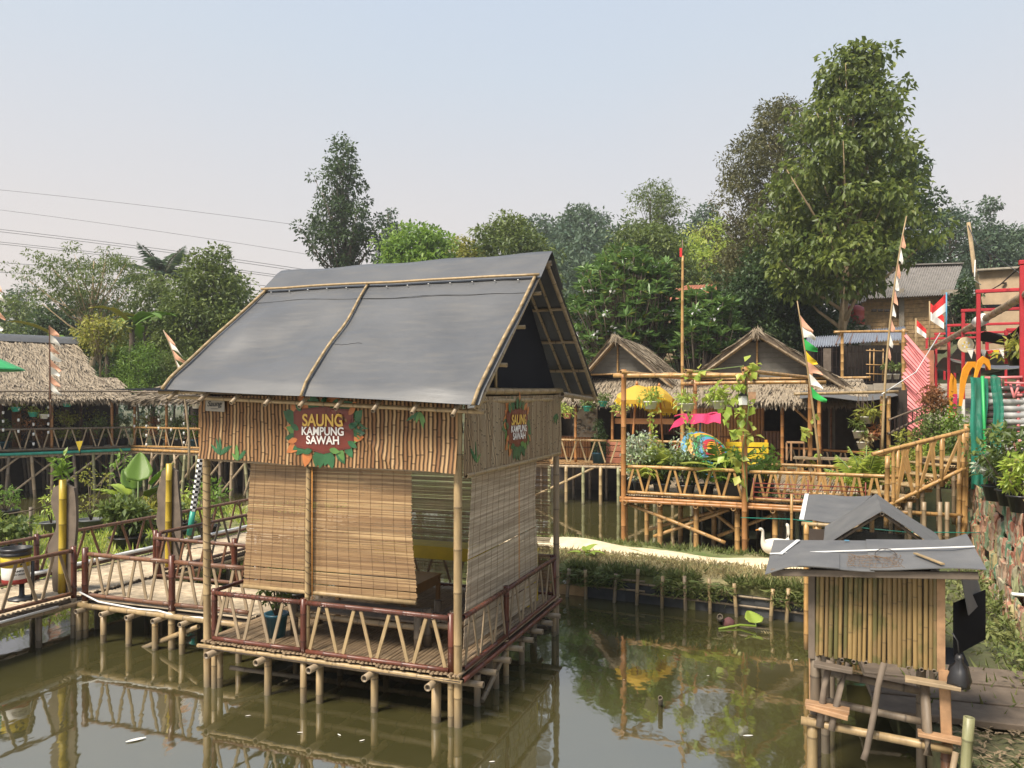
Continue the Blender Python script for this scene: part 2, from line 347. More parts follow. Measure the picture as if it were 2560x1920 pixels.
def tube_data(pts, rs, seg=8, cap=True):
    vs, fs = [], []; n = len(pts)
    for i, p in enumerate(pts):
        d = pts[min(i + 1, n - 1)] - pts[max(i - 1, 0)]; x, y, _ = frame(d)
        for k in range(seg):
            a = 2 * math.pi * k / seg; vs.append(p + (x * math.cos(a) + y * math.sin(a)) * rs[i])
    for i in range(n - 1):
        for k in range(seg):
            k2 = (k + 1) % seg; fs.append((i * seg + k, i * seg + k2, (i + 1) * seg + k2, (i + 1) * seg + k))
    if cap: fs.append(tuple(range(seg - 1, -1, -1))); fs.append(tuple((n - 1) * seg + k for k in range(seg)))
    return vs, fs
def tube(name, pts, r, mat, parent=None, seg=6, loc=None):
    pts = [V(p) for p in pts]; rs = r if isinstance(r, (list, tuple)) else [r] * len(pts)
    vs, fs = tube_data(pts, rs, seg); return mk(name, vs, fs, mat, parent, loc, True)
def pole(name, a, b, r, mat, parent=None, r2=None, seg=8, bend=.004, gap=.28, hollow=True):
    """a bamboo pole: swollen nodes, a slight crook, hollow cut ends"""
    a, b = V(a), V(b); r2 = r2 or r; d = b - a; Ln = d.length; x, y, dn = frame(d)
    bd = (x * random.uniform(-1, 1) + y * random.uniform(-1, 1)) * bend * Ln
    st = [(0, 1, 0)]; s = random.uniform(.3, 1) * gap
    while s < Ln - .05:
        st += [(s - .012, .98, 0), (s - .003, 1.07, .6), (s + .003, 1.07, 1), (s + .012, .99, 0)]; s += gap * random.uniform(.85, 1.15)
    st.append((Ln, 1, 0)); vs, nd, fs = [], [], []
    if hollow: st = [(.03, .72, 1), (0, .72, .5)] + st + [(Ln, .72, .5), (Ln - .03, .72, 1)]
    for (t, k, n_) in st:
        f = t / Ln; c = a + d * f + bd * (4 * f * (1 - f)); rr = (r + (r2 - r) * f) * k
        for j in range(seg):
            q = 2 * math.pi * j / seg; vs.append(c + (x * math.cos(q) + y * math.sin(q)) * rr); nd.append(n_)
    for i in range(len(st) - 1):
        for j in range(seg):
            j2 = (j + 1) % seg; fs.append((i * seg + j, i * seg + j2, (i + 1) * seg + j2, (i + 1) * seg + j))
    fs.append(tuple(range(seg - 1, -1, -1))); fs.append(tuple((len(st) - 1) * seg + j for j in range(seg)))
    return mk(name, vs, fs, mat, parent, a, True, nd)
def bar(name, a, b, wd, th, mat, parent=None, up=(0, 0, 1), bevel=.15, loc=None):
    """a sawn bar or split cane from a to b with chamfered long edges"""
    a, b = V(a), V(b); d = (b - a).normalized(); s = d.cross(V(up)); s = s.normalized() if s.length > 1e-4 else V((1, 0, 0)); t = s.cross(d).normalized()
    c = min(wd, th) * bevel; pr = [(-wd / 2 + c, -th / 2), (wd / 2 - c, -th / 2), (wd / 2, -th / 2 + c), (wd / 2, th / 2 - c), (wd / 2 - c, th / 2), (-wd / 2 + c, th / 2), (-wd / 2, th / 2 - c), (-wd / 2, -th / 2 + c)]
    vs = [p + s * x + t * y for p in (a, b) for x, y in pr]; fs = [(i, (i + 1) % 8, 8 + (i + 1) % 8, 8 + i) for i in range(8)]
    fs += [tuple(range(7, -1, -1)), tuple(range(8, 16))]
    return mk(name, vs, fs, mat, parent, loc if loc is not None else a)
def cane(name, a, b, wd, mat, parent, out, th=.012):
    """a split bamboo cane: rounded outer face, node ridges"""
    a, b, out = V(a), V(b), V(out).normalized(); d = b - a; Ln = d.length; s = d.normalized().cross(out).normalized()
    st = [(0, 1, 0)]; t = random.uniform(.15, .5)
    while t < Ln - .04: st += [(t - .008, 1, 0), (t, 1.06, 1), (t + .008, 1, 0)]; t += random.uniform(.28, .42)
    st.append((Ln, 1, 0)); pr = [(-.5, 0), (-.42, .55), (-.15, 1), (.15, 1), (.42, .55), (.5, 0)]; vs, nd, fs = [], [], []
    for t, k, n_ in st:
        for x, y in pr: vs.append(a + d * (t / Ln) + s * x * wd * k + out * y * th * k); nd.append(n_)
    m = len(pr)
    for i in range(len(st) - 1):
        for j in range(m): fs.append((i * m + j, i * m + (j + 1) % m, (i + 1) * m + (j + 1) % m, (i + 1) * m + j))
    fs += [tuple(range(m - 1, -1, -1)), tuple((len(st) - 1) * m + j for j in range(m))]
    return mk(name, vs, fs, mat, parent, a, False, nd)
def boxv(c, sx_, sy_, sz_, rz=0):
    q = Matrix.Rotation(rz, 3, 'Z'); c = V(c)
    return [c + q @ V((x * sx_ / 2, y * sy_ / 2, z * sz_ / 2)) for z in (-1, 1) for x, y in ((-1, -1), (1, -1), (1, 1), (-1, 1))]
BF = [(3, 2, 1, 0), (4, 5, 6, 7), (0, 1, 5, 4), (1, 2, 6, 5), (2, 3, 7, 6), (3, 0, 4, 7)]
def box(name, c, size, rz, mat, parent=None, loc=None): return mk(name, boxv(c, *size, rz), BF, mat, parent, loc)
class MB:
    def __init__(s): s.v, s.f = [], []
    def add(s, vs, fs):
        o = len(s.v); s.v += vs; s.f += [tuple(i + o for i in f) for f in fs]
    def box(s, c, sx_, sy_, sz_, rz=0): s.add(boxv(c, sx_, sy_, sz_, rz), BF)
    def tube(s, pts, r, seg=6):
        pts = [V(p) for p in pts]; s.add(*tube_data(pts, r if isinstance(r, list) else [r] * len(pts), seg))
    def build(s, name, mat, parent=None, loc=None, smooth=False): return mk(name, s.v, s.f, mat, parent, loc, smooth)
def sheet(name, fn, nu, nv, th, mat, parent=None, smooth=True, loc=None, uvs=None, under=None):
    """a real sheet: fn(s,t) -> point, thickened by th along its normal"""
    g = [[V(fn(i / nu, j / nv)) for i in range(nu + 1)] for j in range(nv + 1)]; vs = []; bot = []
    for j in range(nv + 1):
        for i in range(nu + 1):
            a = g[j][min(i + 1, nu)] - g[j][max(i - 1, 0)]; b = g[min(j + 1, nv)][i] - g[max(j - 1, 0)][i]
            n = a.cross(b); n = n.normalized() if n.length > 1e-9 else V((0, 0, 1)); vs.append(g[j][i]); bot.append(g[j][i] - n * th)
    m = nu + 1; N = len(vs); fs = []
    for j in range(nv):
        for i in range(nu):
            q = (j * m + i, j * m + i + 1, (j + 1) * m + i + 1, (j + 1) * m + i); fs.append(q); fs.append(tuple(N + k for k in q[::-1]))
    rim = [i for i in range(m)] + [j * m + nu for j in range(1, nv + 1)] + [nv * m + i for i in range(nu - 1, -1, -1)] + [j * m for j in range(nv - 1, 0, -1)]
    M = 2 * N; nr_ = len(rim); rv = [vs[i] for i in rim] + [bot[i] for i in rim]      # the rim has vertices of its own, so its edge stays crisp
    for k in range(nr_): a, b = M + k, M + (k + 1) % nr_; fs.append((b, a, a + nr_, b + nr_))
    uv = None
    if uvs: uv = [uvs(i / nu, j / nv) for j in range(nv + 1) for i in range(nu + 1)] * 2; uv = uv + [uv[i] for i in rim] * 2
    o = mk(name, vs + bot + rv, fs, mat, parent, loc, smooth, None, uv)
    if smooth: o.data.polygons.foreach_set('use_smooth', [k < 2 * nu * nv for k in range(len(fs))])
    if under:
        o.data.materials.append(MATS[under]); o.data.polygons.foreach_set('material_index', [1 if min(f) >= N else 0 for f in fs])
    return o
def lathe(name, prof, c, mat, parent=None, seg=14, loc=None, smooth=True):
    c = V(c); vs = [c + V((r * math.cos(2 * math.pi * k / seg), r * math.sin(2 * math.pi * k / seg), z)) for r, z in prof for k in range(seg)]; n = len(prof)
    fs = [(i * seg + k, i * seg + (k + 1) % seg, (i + 1) * seg + (k + 1) % seg, (i + 1) * seg + k) for i in range(n - 1) for k in range(seg)]
    fs += [tuple(range(seg - 1, -1, -1)), tuple((n - 1) * seg + k for k in range(seg))]
    return mk(name, vs, fs, mat, parent, loc if loc is not None else c, smooth)
def text_mesh(name, body, size, mat, parent, origin, xdir, ydir, bold=.0, depth=.0015, width=None, shear=0):
    cu = bpy.data.curves.new('t', 'FONT'); cu.body = body; cu.size = size; cu.align_x = 'CENTER'; cu.align_y = 'CENTER'; cu.offset = bold; cu.extrude = depth; cu.shear = shear
    ob = bpy.data.objects.new('t', cu); COL.objects.link(ob); bpy.context.view_layer.update()
    me = bpy.data.meshes.new_from_object(ob.evaluated_get(bpy.context.evaluated_depsgraph_get())); bpy.data.objects.remove(ob)
    xs = [v.co.x for v in me.vertices]; k = 1 if not width else width / (max(xs) - min(xs)); cxm = (max(xs) + min(xs)) / 2
    x, y = V(xdir).normalized(), V(ydir).normalized(); n = x.cross(y); o = V(origin)
    vs = [o + x * (v.co.x - cxm) * k + y * v.co.y + n * v.co.z for v in me.vertices]; fs = [tuple(p.vertices) for p in me.polygons]
    bpy.data.meshes.remove(me); return mk(name, vs, fs, mat, parent)
def copy_thing(root, loc, rz=0.0, sc=1.0, label=None, group=None):
    r = root.copy(); COL.objects.link(r); r.location = loc; r.rotation_euler = (0, 0, rz); r.scale = (sc, sc, sc); WL[r.name] = V(loc)
    if label: r['label'] = label
    if group: r['group'] = group
    for ch in list(root.children):
        c = ch.copy(); COL.objects.link(c); c.parent = r
        for g in list(ch.children): d = g.copy(); COL.objects.link(d); d.parent = c
    return r
ORD = ['first', 'second', 'third', 'fourth', 'fifth', 'sixth', 'seventh', 'eighth', 'ninth', 'tenth', 'eleventh', 'twelfth', 'thirteenth', 'fourteenth', 'fifteenth', 'sixteenth']

# ---------------------------------------------------------------- foliage
def unit(n): v = rng.normal(size=(n, 3)); return v / np.linalg.norm(v, axis=1)[:, None]
def leaf_faces(base, dirv, nrm, ln, wd, fold=.18, curl=.0):
    """folded leaves: 2 triangles each about the midrib"""
    n = len(base); dirv = dirv / (np.linalg.norm(dirv, axis=1)[:, None] + 1e-9); s = np.cross(dirv, nrm); s /= np.linalg.norm(s, axis=1)[:, None] + 1e-9
    up = np.cross(s, dirv); ln = np.asarray(ln).reshape(-1, 1); wd = np.asarray(wd).reshape(-1, 1)
    mid = base + dirv * ln * .48; tip = base + dirv * ln - up * ln * curl
    a = mid + s * wd / 2 + up * wd * fold; b = mid - s * wd / 2 + up * wd * fold
    co = np.stack([base, a, tip, b], 1).reshape(-1, 3); i = np.arange(n)[:, None] * 4
    return co, np.concatenate([i + [0, 1, 2], i + [0, 2, 3]], 0)
def clump_leaves(centers, rad, per, ln, aspect=.5, squash=.65, droop=.35, curl=.1, rosette=False):
    n = len(centers) * per; c = np.repeat(centers, per, 0); rr = np.repeat(np.broadcast_to(rad, len(centers)), per)[:, None]
    o = unit(n); 
    if rosette:
        o[:, 2] = np.abs(o[:, 2]) * .6; base = c + o * rr * .08; dirv = o + rng.normal(size=(n, 3)) * .12; l = ln * rng.uniform(.7, 1.1, n)
    else:
        k = rng.uniform(.25, 1, n)[:, None] ** .6; base = c + o * k * rr * np.array([1, 1, squash]); dirv = o + rng.normal(size=(n, 3)) * .55; dirv[:, 2] -= droop; l = ln * rng.uniform(.6, 1.25, n)
    nr = np.array([0, 0, 1.]) + rng.normal(size=(n, 3)) * .45
    co, fa = leaf_faces(base, dirv, nr, l, l * aspect, curl=curl); cl = np.repeat(np.repeat(rng.uniform(0, 1, len(centers)), per), 4)
    return co, fa, cl
def profile_centers(n, base, height, prof, jit=.12, fill=.45, lean=(0, 0), flat=1.0):
    t = rng.uniform(0, 1, n * 4); r = np.interp(t, [p[0] for p in prof], [p[1] for p in prof]); keep = rng.uniform(0, max(p[1] for p in prof), n * 4) < r; t, r = t[keep][:n], r[keep][:n]
    a = rng.uniform(0, 2 * np.pi, len(t)); k = fill + (1 - fill) * np.sqrt(rng.uniform(0, 1, len(t))); k *= 1 + rng.normal(size=len(t)) * jit; k[rng.uniform(0, 1, len(t)) < .10] *= 1.22
    return np.stack([base[0] + np.cos(a) * r * k + lean[0] * t, base[1] + np.sin(a) * r * k * flat + lean[1] * t, base[2] + t * height], 1)
def tree(name, label, base, z0, z1, prof, nclump, crad, per, leaf, mat, cat='tree', group=None, trunk=.16, bark='bark', aspect=.5, squash=.65, droop=.35, fill=.45, limbs=14, lean=(0, 0), rosette=False, curl=.1, jit=.2, extra=None, straight=True):
    """trunk from the ground, limbs reaching into the crown, leaf clumps spread through the crown's volume"""
    base = V(base); t = thing(name, label, cat, base, group)
    cs = profile_centers(nclump, (base.x, base.y, z0), z1 - z0, prof, jit, fill, lean)
    co, fa, cl = clump_leaves(cs, crad * rng.uniform(.7, 1.3, len(cs)), per, leaf, aspect, squash, droop, curl, rosette)
    npmesh('crown', co, fa, mat, t, cl=cl)
    m = MB(); top = V((base.x + lean[0] * .85, base.y + lean[1] * .85, z0 + (z1 - z0) * .85)); nn = 7; pts = []
    for i in range(nn):
        f = i / (nn - 1); pts.append(base.lerp(top, f) + V((random.uniform(-1, 1), random.uniform(-1, 1), 0)) * trunk * (0 if i in (0, nn - 1) else .8))
    m.tube(pts, [trunk * (1 - .88 * i / (nn - 1)) * (1.25 if i == 0 else 1) for i in range(nn)], 8)
    for k in range(min(limbs, len(cs))):
        e = V(cs[k]); f = max(.12, min(.8, (e.z - base.z) / max(.1, top.z - base.z) * .75)); i = min(nn - 2, int(f * (nn - 1))); s = pts[i].lerp(pts[i + 1], f * (nn - 1) - i)
        mid = s.lerp(e, .5) + V((0, 0, -.06 * (e - s).length)); rr = trunk * (1 - .85 * f) * .5
        m.tube([s, mid, e], [rr, rr * .65, rr * .25], 5)
    m.build('trunk', bark, t, smooth=True)
    return t
def grass(name, label, pts, hmin, hmax, mat, wd=.012, lean=.5, parent=None, kind='stuff', cat='grass', ddir=None):
    n = len(pts); d = rng.normal(size=(n, 3)) * lean; d[:, 2] = 1
    if ddir is not None: d = d * .6 + np.array(ddir)
    h = rng.uniform(hmin, hmax, n); nr = rng.normal(size=(n, 3)); co, fa = leaf_faces(np.asarray(pts), d, nr, h, wd * rng.uniform(.7, 1.4, n), .05, .25)
    o = npmesh(name, co, fa, mat, parent, cl=np.repeat(rng.uniform(0, 1, n), 4))
    if parent is None: tag(o, label, cat, kind=kind)
    elif kind: tag(o, kind=kind)
    return o

# ---------------------------------------------------------------- bamboo joinery
def railing(parent, a, b, z0, z1, n, rail, brace, r=.026, rb=.017, flat=True, wrap=None, lower=True, seg=8):
    """top rail, bottom rail and a zigzag of canes between them"""
    a, b = V(a), V(b); d = b - a; up = V((0, 0, 1))
    pole('top_rail', a + up * z1, b + up * z1, r, rail, parent, seg=seg)
    if lower: pole('bottom_rail', a + up * z0, b + up * z0, r * .95, rail, parent, seg=seg)
    zb, zt = z0 + r, z1 - r
    for i in range(n):
        for s in (-1, 1):
            ft = (i + .5 + s * .10) / n; fb = (i + .5 + s * .42 + random.uniform(-.03, .03)) / n
            p, q = a + d * fb + up * zb, a + d * ft + up * zt
            if flat: bar('brace', p, q, rb * 2, rb * .9, brace, parent, up=d.cross(up), bevel=.25)
            else: pole('brace', p, q, rb, brace, parent, seg=6, hollow=False)
    if wrap:
        Ln = d.length; x, y, dn = frame(d); m = MB(); k = int(Ln / .05)
        for i in range(k):
            c = a + up * z1 + d * ((i + .5 + random.uniform(-.3, .3)) / k); m.tube([c + (x * math.cos(q) + y * math.sin(q)) * (r * 1.07) + dn * q * .0025 for q in [j * math.pi / 4 for j in range(9)]], .0022, 4)
        tag(m.build('lashing', wrap, parent), kind='stuff')
def helix(name, a, b, r, turns, rr, mat, parent):
    a, b = V(a), V(b); x, y, dn = frame(b - a); n = int(turns * 10)
    return tube(name, [a.lerp(b, i / n) + (x * math.cos(2 * math.pi * turns * i / n) + y * math.sin(2 * math.pi * turns * i / n)) * r for i in range(n + 1)], rr, mat, parent, 4)
def deck(parent, o, du, dv, lu, lv, z, n, mat, along='v', th=.022, name='deck', mx=300):
    """a deck part whose slats are pieces of their own; slats run along v (or u)"""
    du, dv = V(du), V(dv); o = V(o) + V((0, 0, z))
    corners = [o, o + du * lu, o + du * lu + dv * lv, o + dv * lv]
    dk = mk(name, [c - V((0, 0, .05)) for c in corners] + [c - V((0, 0, .075)) for c in corners], [(0, 1, 2, 3), (7, 6, 5, 4), (0, 4, 5, 1), (1, 5, 6, 2), (2, 6, 7, 3), (3, 7, 4, 0)], 'wood_dark', parent)
    s, t, ls, lt = (du, dv, lu, lv) if along == 'v' else (dv, du, lv, lu); wd = ls / n
    for i in range(n):
        c = o + s * (wd * (i + .5)); j0, j1 = random.uniform(-.02, .02), random.uniform(-.02, .02); zz = V((0, 0, random.uniform(-.004, .004) - .012))
        cane('slat', c + t * j0 + zz, c + t * (lt + j1) + zz, wd * random.uniform(.70, .90), mat, dk, (0, 0, 1), th * .8)
    return dk
def thatch_slope(parent, p00, p10, p11, p01, n, mat='thatch', name='thatch', ln=.55, th=.10, fringe=.35, core='thatch_core'):
    """a thatched slope: p00-p10 is the eave, p01-p11 the ridge; a slab under thousands of straw blades"""
    p00, p10, p11, p01 = V(p00), V(p10), V(p11), V(p01); nrm = (p10 - p00).cross(p01 - p00).normalized()
    if nrm.z < 0: nrm = -nrm
    def f(s, t): return p00.lerp(p10, s).lerp(p01.lerp(p11, s), t)
    c = [f(0, 0), f(1, 0), f(1, 1), f(0, 1)]
    sl_ = mk('roof_slab', [q + nrm * .02 for q in c] + [q - nrm * th for q in c], [(0, 1, 2, 3), (7, 6, 5, 4), (0, 4, 5, 1), (1, 5, 6, 2), (2, 6, 7, 3), (3, 7, 4, 0)], core, parent)
    P = np.array([p00, p10, p11, p01]); s = rng.uniform(-.005, 1.005, n)[:, None]; t = rng.uniform(-.02, 1, n)[:, None] ** 1.05; t[: int(n * fringe)] = rng.uniform(-.01, .03, (int(n * fringe), 1))
    base = (P[0] * (1 - s) + P[1] * s) * (1 - t) + (P[3] * (1 - s) + P[2] * s) * t + np.array(nrm) * rng.uniform(.0, .05, (n, 1)) 
    dn = (P[0] + P[1] - P[2] - P[3]) / 2; dn = dn / np.linalg.norm(dn); sd = (P[1] - P[0]) / np.linalg.norm(P[1] - P[0])
    d = dn + sd * rng.normal(size=(n, 1)) * .16 + np.array(nrm) * rng.normal(.03, .05, (n, 1)); k = int(n * fringe); d[:k, 2] -= .55; base[:k] -= np.array(nrm) * rng.uniform(0, th, (k, 1))
    L_ = ln * rng.uniform(.45, 1.15, n); L_[:k] *= rng.uniform(.25, .62, k)
    co, fa = leaf_faces(base, d, np.array(nrm) + rng.normal(size=(n, 3)) * .25, L_, .045 * rng.uniform(.5, 1.2, n), .05, .02)
    tag(npmesh(name, co, fa, mat, parent), kind='stuff')

# ================================================================ SETTING: terrain, pond, banks
def wallx(y): return 5.6 + (y - 8.46) * .463        # foot of the painted wall, running away to the right
def ground_h(x, y):
    h = -1.0
    def sm(a, b, t): t = max(0, min(1, (t - a) / (b - a))); return t * t * (3 - 2 * t)
    h += sm(25.5, 29, y + .12 * max(0, -x - 8)) * 2.2                                  # far shore
    h = max(h, -1.0 + 3.0 * sm(-.3, .25, x - wallx(y) - .35 - (.9 if y > 13.2 else 0) * sm(13, 14, y) * 2.2))      # terrace behind the painted wall
    h += sm(26, 60, y) * sm(-6, 22, x) * 5.5 + sm(24, 34, y) * sm(5, 11, x) * 2.2 + sm(45, 160, y) * 9 * sm(-40, 30, x)
    return h
xs = sorted(set([-400, -250, -160, -110, -80, -60, -45] + [i * 1.0 for i in range(-36, 0)] + [i * .5 for i in range(0, 60)] + [30 + i * 2 for i in range(10)] + [60, 80, 110, 160, 250, 400]))
ys = [-60, -30, -10, 0] + [2 + i * .5 for i in range(64)] + [34 + i * 2 for i in range(20)] + [80, 95, 110, 130, 160, 200, 280, 400, 700]
gv = [V((x, y, ground_h(x, y) + (math.sin(x * 1.7) * math.cos(y * 1.3) * .06))) for y in ys for x in xs]; m_ = len(xs)
gf = [(j * m_ + i, j * m_ + i + 1, (j + 1) * m_ + i + 1, (j + 1) * m_ + i) for j in range(len(ys) - 1) for i in range(m_ - 1)]
tag(mk('ground', gv, gf, 'earth', smooth=True), kind='structure')
tag(mk('pond_water', [(-60, -3, 0), (14, -3, 0), (14, 30, 0), (-60, 30, 0)], [(0, 1, 2, 3)], 'pond'), kind='structure')

def bank(name, outline, zf, mat, skirt=-.6, nz=.05):
    """raised bank: outline polygon (x,y) with a rolling top and sloping sides"""
    c = V((sum(p[0] for p in outline) / len(outline), sum(p[1] for p in outline) / len(outline), 0)); n = len(outline); vs = []; rings = [(0, None), (.35, 1), (.7, 1), (.93, 1), (1.0, .8), (1.0, None)]
    vs.append(V((c.x, c.y, zf(c.x, c.y))))
    for k, (f, q) in enumerate(rings[1:]):
        for p in outline:
            x, y = c.x + (p[0] - c.x) * f, c.y + (p[1] - c.y) * f; z = skirt if q is None else zf(x, y) * q + random.uniform(-nz, nz); vs.append(V((x, y, z)))
    fs = [(0, 1 + i, 1 + (i + 1) % n) for i in range(n)]
    for k in range(len(rings) - 2):
        for i in range(n): a = 1 + k * n; fs.append((a + i, a + n + i, a + n + (i + 1) % n, a + (i + 1) % n))
    return tag(mk(name, vs, fs, mat, smooth=True), kind='structure')
def dense(poly, step=.5):
    out = []
    for i in range(len(poly)):
        a, b = V((*poly[i], 0)), V((*poly[(i + 1) % len(poly)], 0)); k = max(1, int((b - a).length / step))
        for j in range(k): q = a.lerp(b, j / k); out.append((q.x + random.uniform(-.05, .05), q.y + random.uniform(-.05, .05)))
    return out
# garden island on the left, beyond the walkway
bank('garden_bank', dense([(-12.5, 10.5), (-6.9, 10.3), (-5.9, 13), (-4.6, 16.5), (-3.6, 19.3), (-5.6, 20.2), (-8.2, 18.6), (-10.5, 17.6), (-14.5, 17.5), (-16, 14)]), lambda x, y: .30 + .06 * math.sin(x * 2 + y), 'turf')
# near right shore below the duck house
bank('shore', dense([(2.35, 3.0), (2.9, 4.6), (3.35, 6.2), (3.9, 8.2), (4.5, 10.6), (5.4, 13.2), (8.6, 13.4), (7.6, 11.0), (6.2, 8.0), (5.2, 5.6), (4.6, 3.0)]), lambda x, y: .30, 'earth')
# dike with a cream sack path across the middle
DA, DB = V((-.6, 12.15, 0)), V((4.35, 9.75, 0)); dd = (DB - DA).normalized(); dn_ = V((-dd.y, dd.x, 0))       # waterline of the dike, left to right
def dk(s, t, z=0): return DA + dd * s + dn_ * t + V((0, 0, z))
DL = (DB - DA).length
bank('dike', dense([dk(-.3, .12)[:2], dk(DL, .12)[:2], dk(DL + .4, 2.3)[:2], dk(DL * .5, 2.45)[:2], dk(-.3, 2.5)[:2]], .3), lambda x, y: .42, 'turf', nz=.03)
pth = sheet('path', lambda s, t: dk(-.3 + s * (DL + .3), 1.25 + .12 * math.sin(s * 7) + t * (.95 - .35 * s), .475 + .02 * math.sin(s * 23 + t * 3) + .025 * math.sin(s * 9) - .05 * (2 * t - 1) ** 2), 40, 5, .08, 'cream')
tag(pth, kind='structure')
# timber and slate edging of the dike with its stakes
rw = thing('retaining_edge', 'dark slate sheets and bamboo stakes holding the grassy dike edge', 'retaining wall', dk(2.4, .1, 0))
for i in range(9):
    s0 = i * DL / 9; box('slate_panel', dk(s0 + DL / 18, .10 - .015 * (i % 2), .06), (DL / 9 * 1.04, .02, .42), math.atan2(dd.y, dd.x), 'slate' if i not in (1, 2) else ('orange_brick' if i == 2 else 'wood_weathered'), rw)
for i, px in enumerate((1418, 1467, 1535, 1592, 1656, 1717, 1778, 1847, 1925, 1965)):
    # where the stake meets the water along the dike
    k = (px - CX) / F; s_ = (k * DA.y - DA.x) / (dd.x - k * dd.y); tl = random.uniform(-.06, .06)
    pole('stake', dk(s_, -.05, -.3), dk(s_ + tl, -.02, random.uniform(.40, .52)), .027, random.choice(['bamboo_pale', 'bamboo_pale', 'bamboo_grey']), rw, seg=7)
for z in (.30, .16): pole('wale', dk(.05, .06, z), dk(DL * .5, .06, z + .02), .016, 'bamboo_grey', rw, seg=6); pole('wale', dk(DL * .48, .06, z - .02), dk(DL, .06, z - .05), .016, 'bamboo_grey', rw, seg=6)
P_ = gz(1461, 1462, .22); tube('drain_pipe', [dk((1461 - CX) / F * 12 * .9 - DA.x * .9, .3, .22), dk((1461 - CX) / F * 12 * .9 - DA.x * .9, -.03, .22)], .035, 'pvc', rw, 10)
n = 3200; s_ = rng.uniform(0, DL, n); t_ = np.abs(rng.normal(0, .16, n)); pts = np.array(DA) + np.outer(s_, np.array(dd)) + np.outer(t_ + .05, np.array(dn_)); pts[:, 2] = .40
cl_ = np.sin(s_ * 3.1) + np.sin(s_ * 7.7 + 1) > -.6; pts = pts[cl_]
grass('grass_verge', 'ragged grass spilling over the dike edge above the stakes', pts, .06, .20, 'leaf_grass', .014, .9, ddir=(-dn_.x * .35, -dn_.y * .35, .05))
n = 2200; s_ = rng.uniform(1.2, DL, n); pts = np.array(DA) + np.outer(s_, np.array(dd)) + np.outer(rng.uniform(-.02, .10, n), np.array(dn_)); pts[:, 2] = rng.uniform(.2, .42, n)
grass('hanging_weeds', 'tangled weeds hanging down the front of the dike', pts[np.sin(s_ * 4.1) > -.5], .08, .2, 'leaf_grass', .016, 1.4, ddir=(-dn_.x * .6, -dn_.y * .6, -.7))
n = 5200; s_ = rng.uniform(0, DL, n); pts = np.array(DA) + np.outer(s_, np.array(dd)) + np.outer(rng.uniform(.2, 1.3, n), np.array(dn_)); pts[:, 2] = .43
grass('dry_grass', 'short dry grass between the cream path and the dike edge', pts, .03, .11, 'leaf_dry', .014, .9)
n = 1500; s_ = rng.uniform(0, DL, n); pts = np.array(DA) + np.outer(s_, np.array(dd)) + np.outer(rng.normal(2.25, .08, n), np.array(dn_)); pts[:, 2] = .40
grass('path_fringe', 'thin grass fringe along the far edge of the cream path', pts, .04, .16, 'leaf_grass', .012, .8)
# garden grass
def in_poly(p, poly):
    r = False
    for i in range(len(poly)):
        (x1, y1), (x2, y2) = poly[i], poly[i - 1]
        if (y1 > p[1]) != (y2 > p[1]) and p[0] < (x2 - x1) * (p[1] - y1) / (y2 - y1) + x1: r = not r
    return r
gp = [(-12.5, 10.7), (-7.0, 10.6), (-6.1, 13), (-4.8, 16.5), (-4, 19), (-5.6, 19.8), (-8.2, 18.3), (-10.5, 17.3), (-14, 17.1), (-15.5, 14)]
q = [(x, y, .3) for x, y in zip(rng.uniform(-16, -3.5, 26000), rng.uniform(10.3, 20, 26000)) if in_poly((x, y), gp)]
q = np.array(q); grass('garden_grass', 'bright tufty grass covering the garden bank beyond the walkway', q[np.sin(q[:, 0] * 2.3) + np.sin(q[:, 1] * 1.9) > -1.1], .06, .22, 'leaf_lime', .02, .7)
n = 1500; yy = rng.uniform(4.2, 9.5, n); pts = np.stack([2.75 + (yy - 4.2) * .31 + rng.uniform(0, 1.5, n) ** 2 * .8, yy, np.full(n, .29)], 1)
grass('shore_weeds', 'straggly weeds growing on the shore beside the painted wall', pts[(np.sin(pts[:, 1] * 3) > -.3)], .05, .22, 'leaf_grass', .016, 1.0)

# ================================================================ THE PAVILION OVER THE POND
W_, D_ = 2.79, 2.92; UP = V((0, 0, 1))
pv = thing('pavilion', 'bamboo pavilion on stilts with black sheet roof and printed bamboo banners', 'pavilion', hu(W_ / 2, D_ / 2, 0))
for (u, v, mt, ztop) in ((0, 0, 'bamboo_pale', 2.95), (W_, 0, 'bamboo_pale', 3.0), (0, D_, 'bamboo_grey', 3.0), (W_, D_, 'bamboo_grey', 3.0)):
    pole('post', hu(u, v, -.4), hu(u + .02 * (u > 1), v, ztop), .038, mt, pv, seg=12, gap=.42, bend=.002)
pole('post', hu(1.60, .01, .45), hu(1.57, .01, 2.9), .026, 'bamboo_pale', pv, seg=10)
helix('lashing', hu(1.595, .01, 1.0), hu(1.57, .01, 2.3), .029, 13, .0035, 'rope', pv)
helix('lashing', hu(W_, 0, 1.0), hu(W_ + .015, 0, 2.2), .041, 14, .003, 'rope', pv)
tube('blind_cord', [hu(1.53, -.01, z) for z in (2.3, 1.6, 1.0)], .004, 'rope_orange', pv); tube('blind_cord', [hu(-.03, 1.5, z) for z in (2.3, 1.6, 1.0)], .004, 'rope_orange', pv)
for (u, v) in ((.07, -.005), (1.62, -.02), (W_ - .09, -.005), (-.02, 1.14), (.0, D_ - .08)):          # varnished rail posts on bare stilts
    pole('rail_post', hu(u, v, .44), hu(u, v, 1.0), .03, 'bamboo_red', pv, seg=10); pole('stilt', hu(u, v, -.4), hu(u, v, .45), .031, 'bamboo_pale', pv, seg=10)
railing(pv, hu(W_ - .1, -.03), hu(1.64, -.03), .51, .965, 3, 'bamboo_red', 'bamboo_grey', .024, .018, wrap='rope')
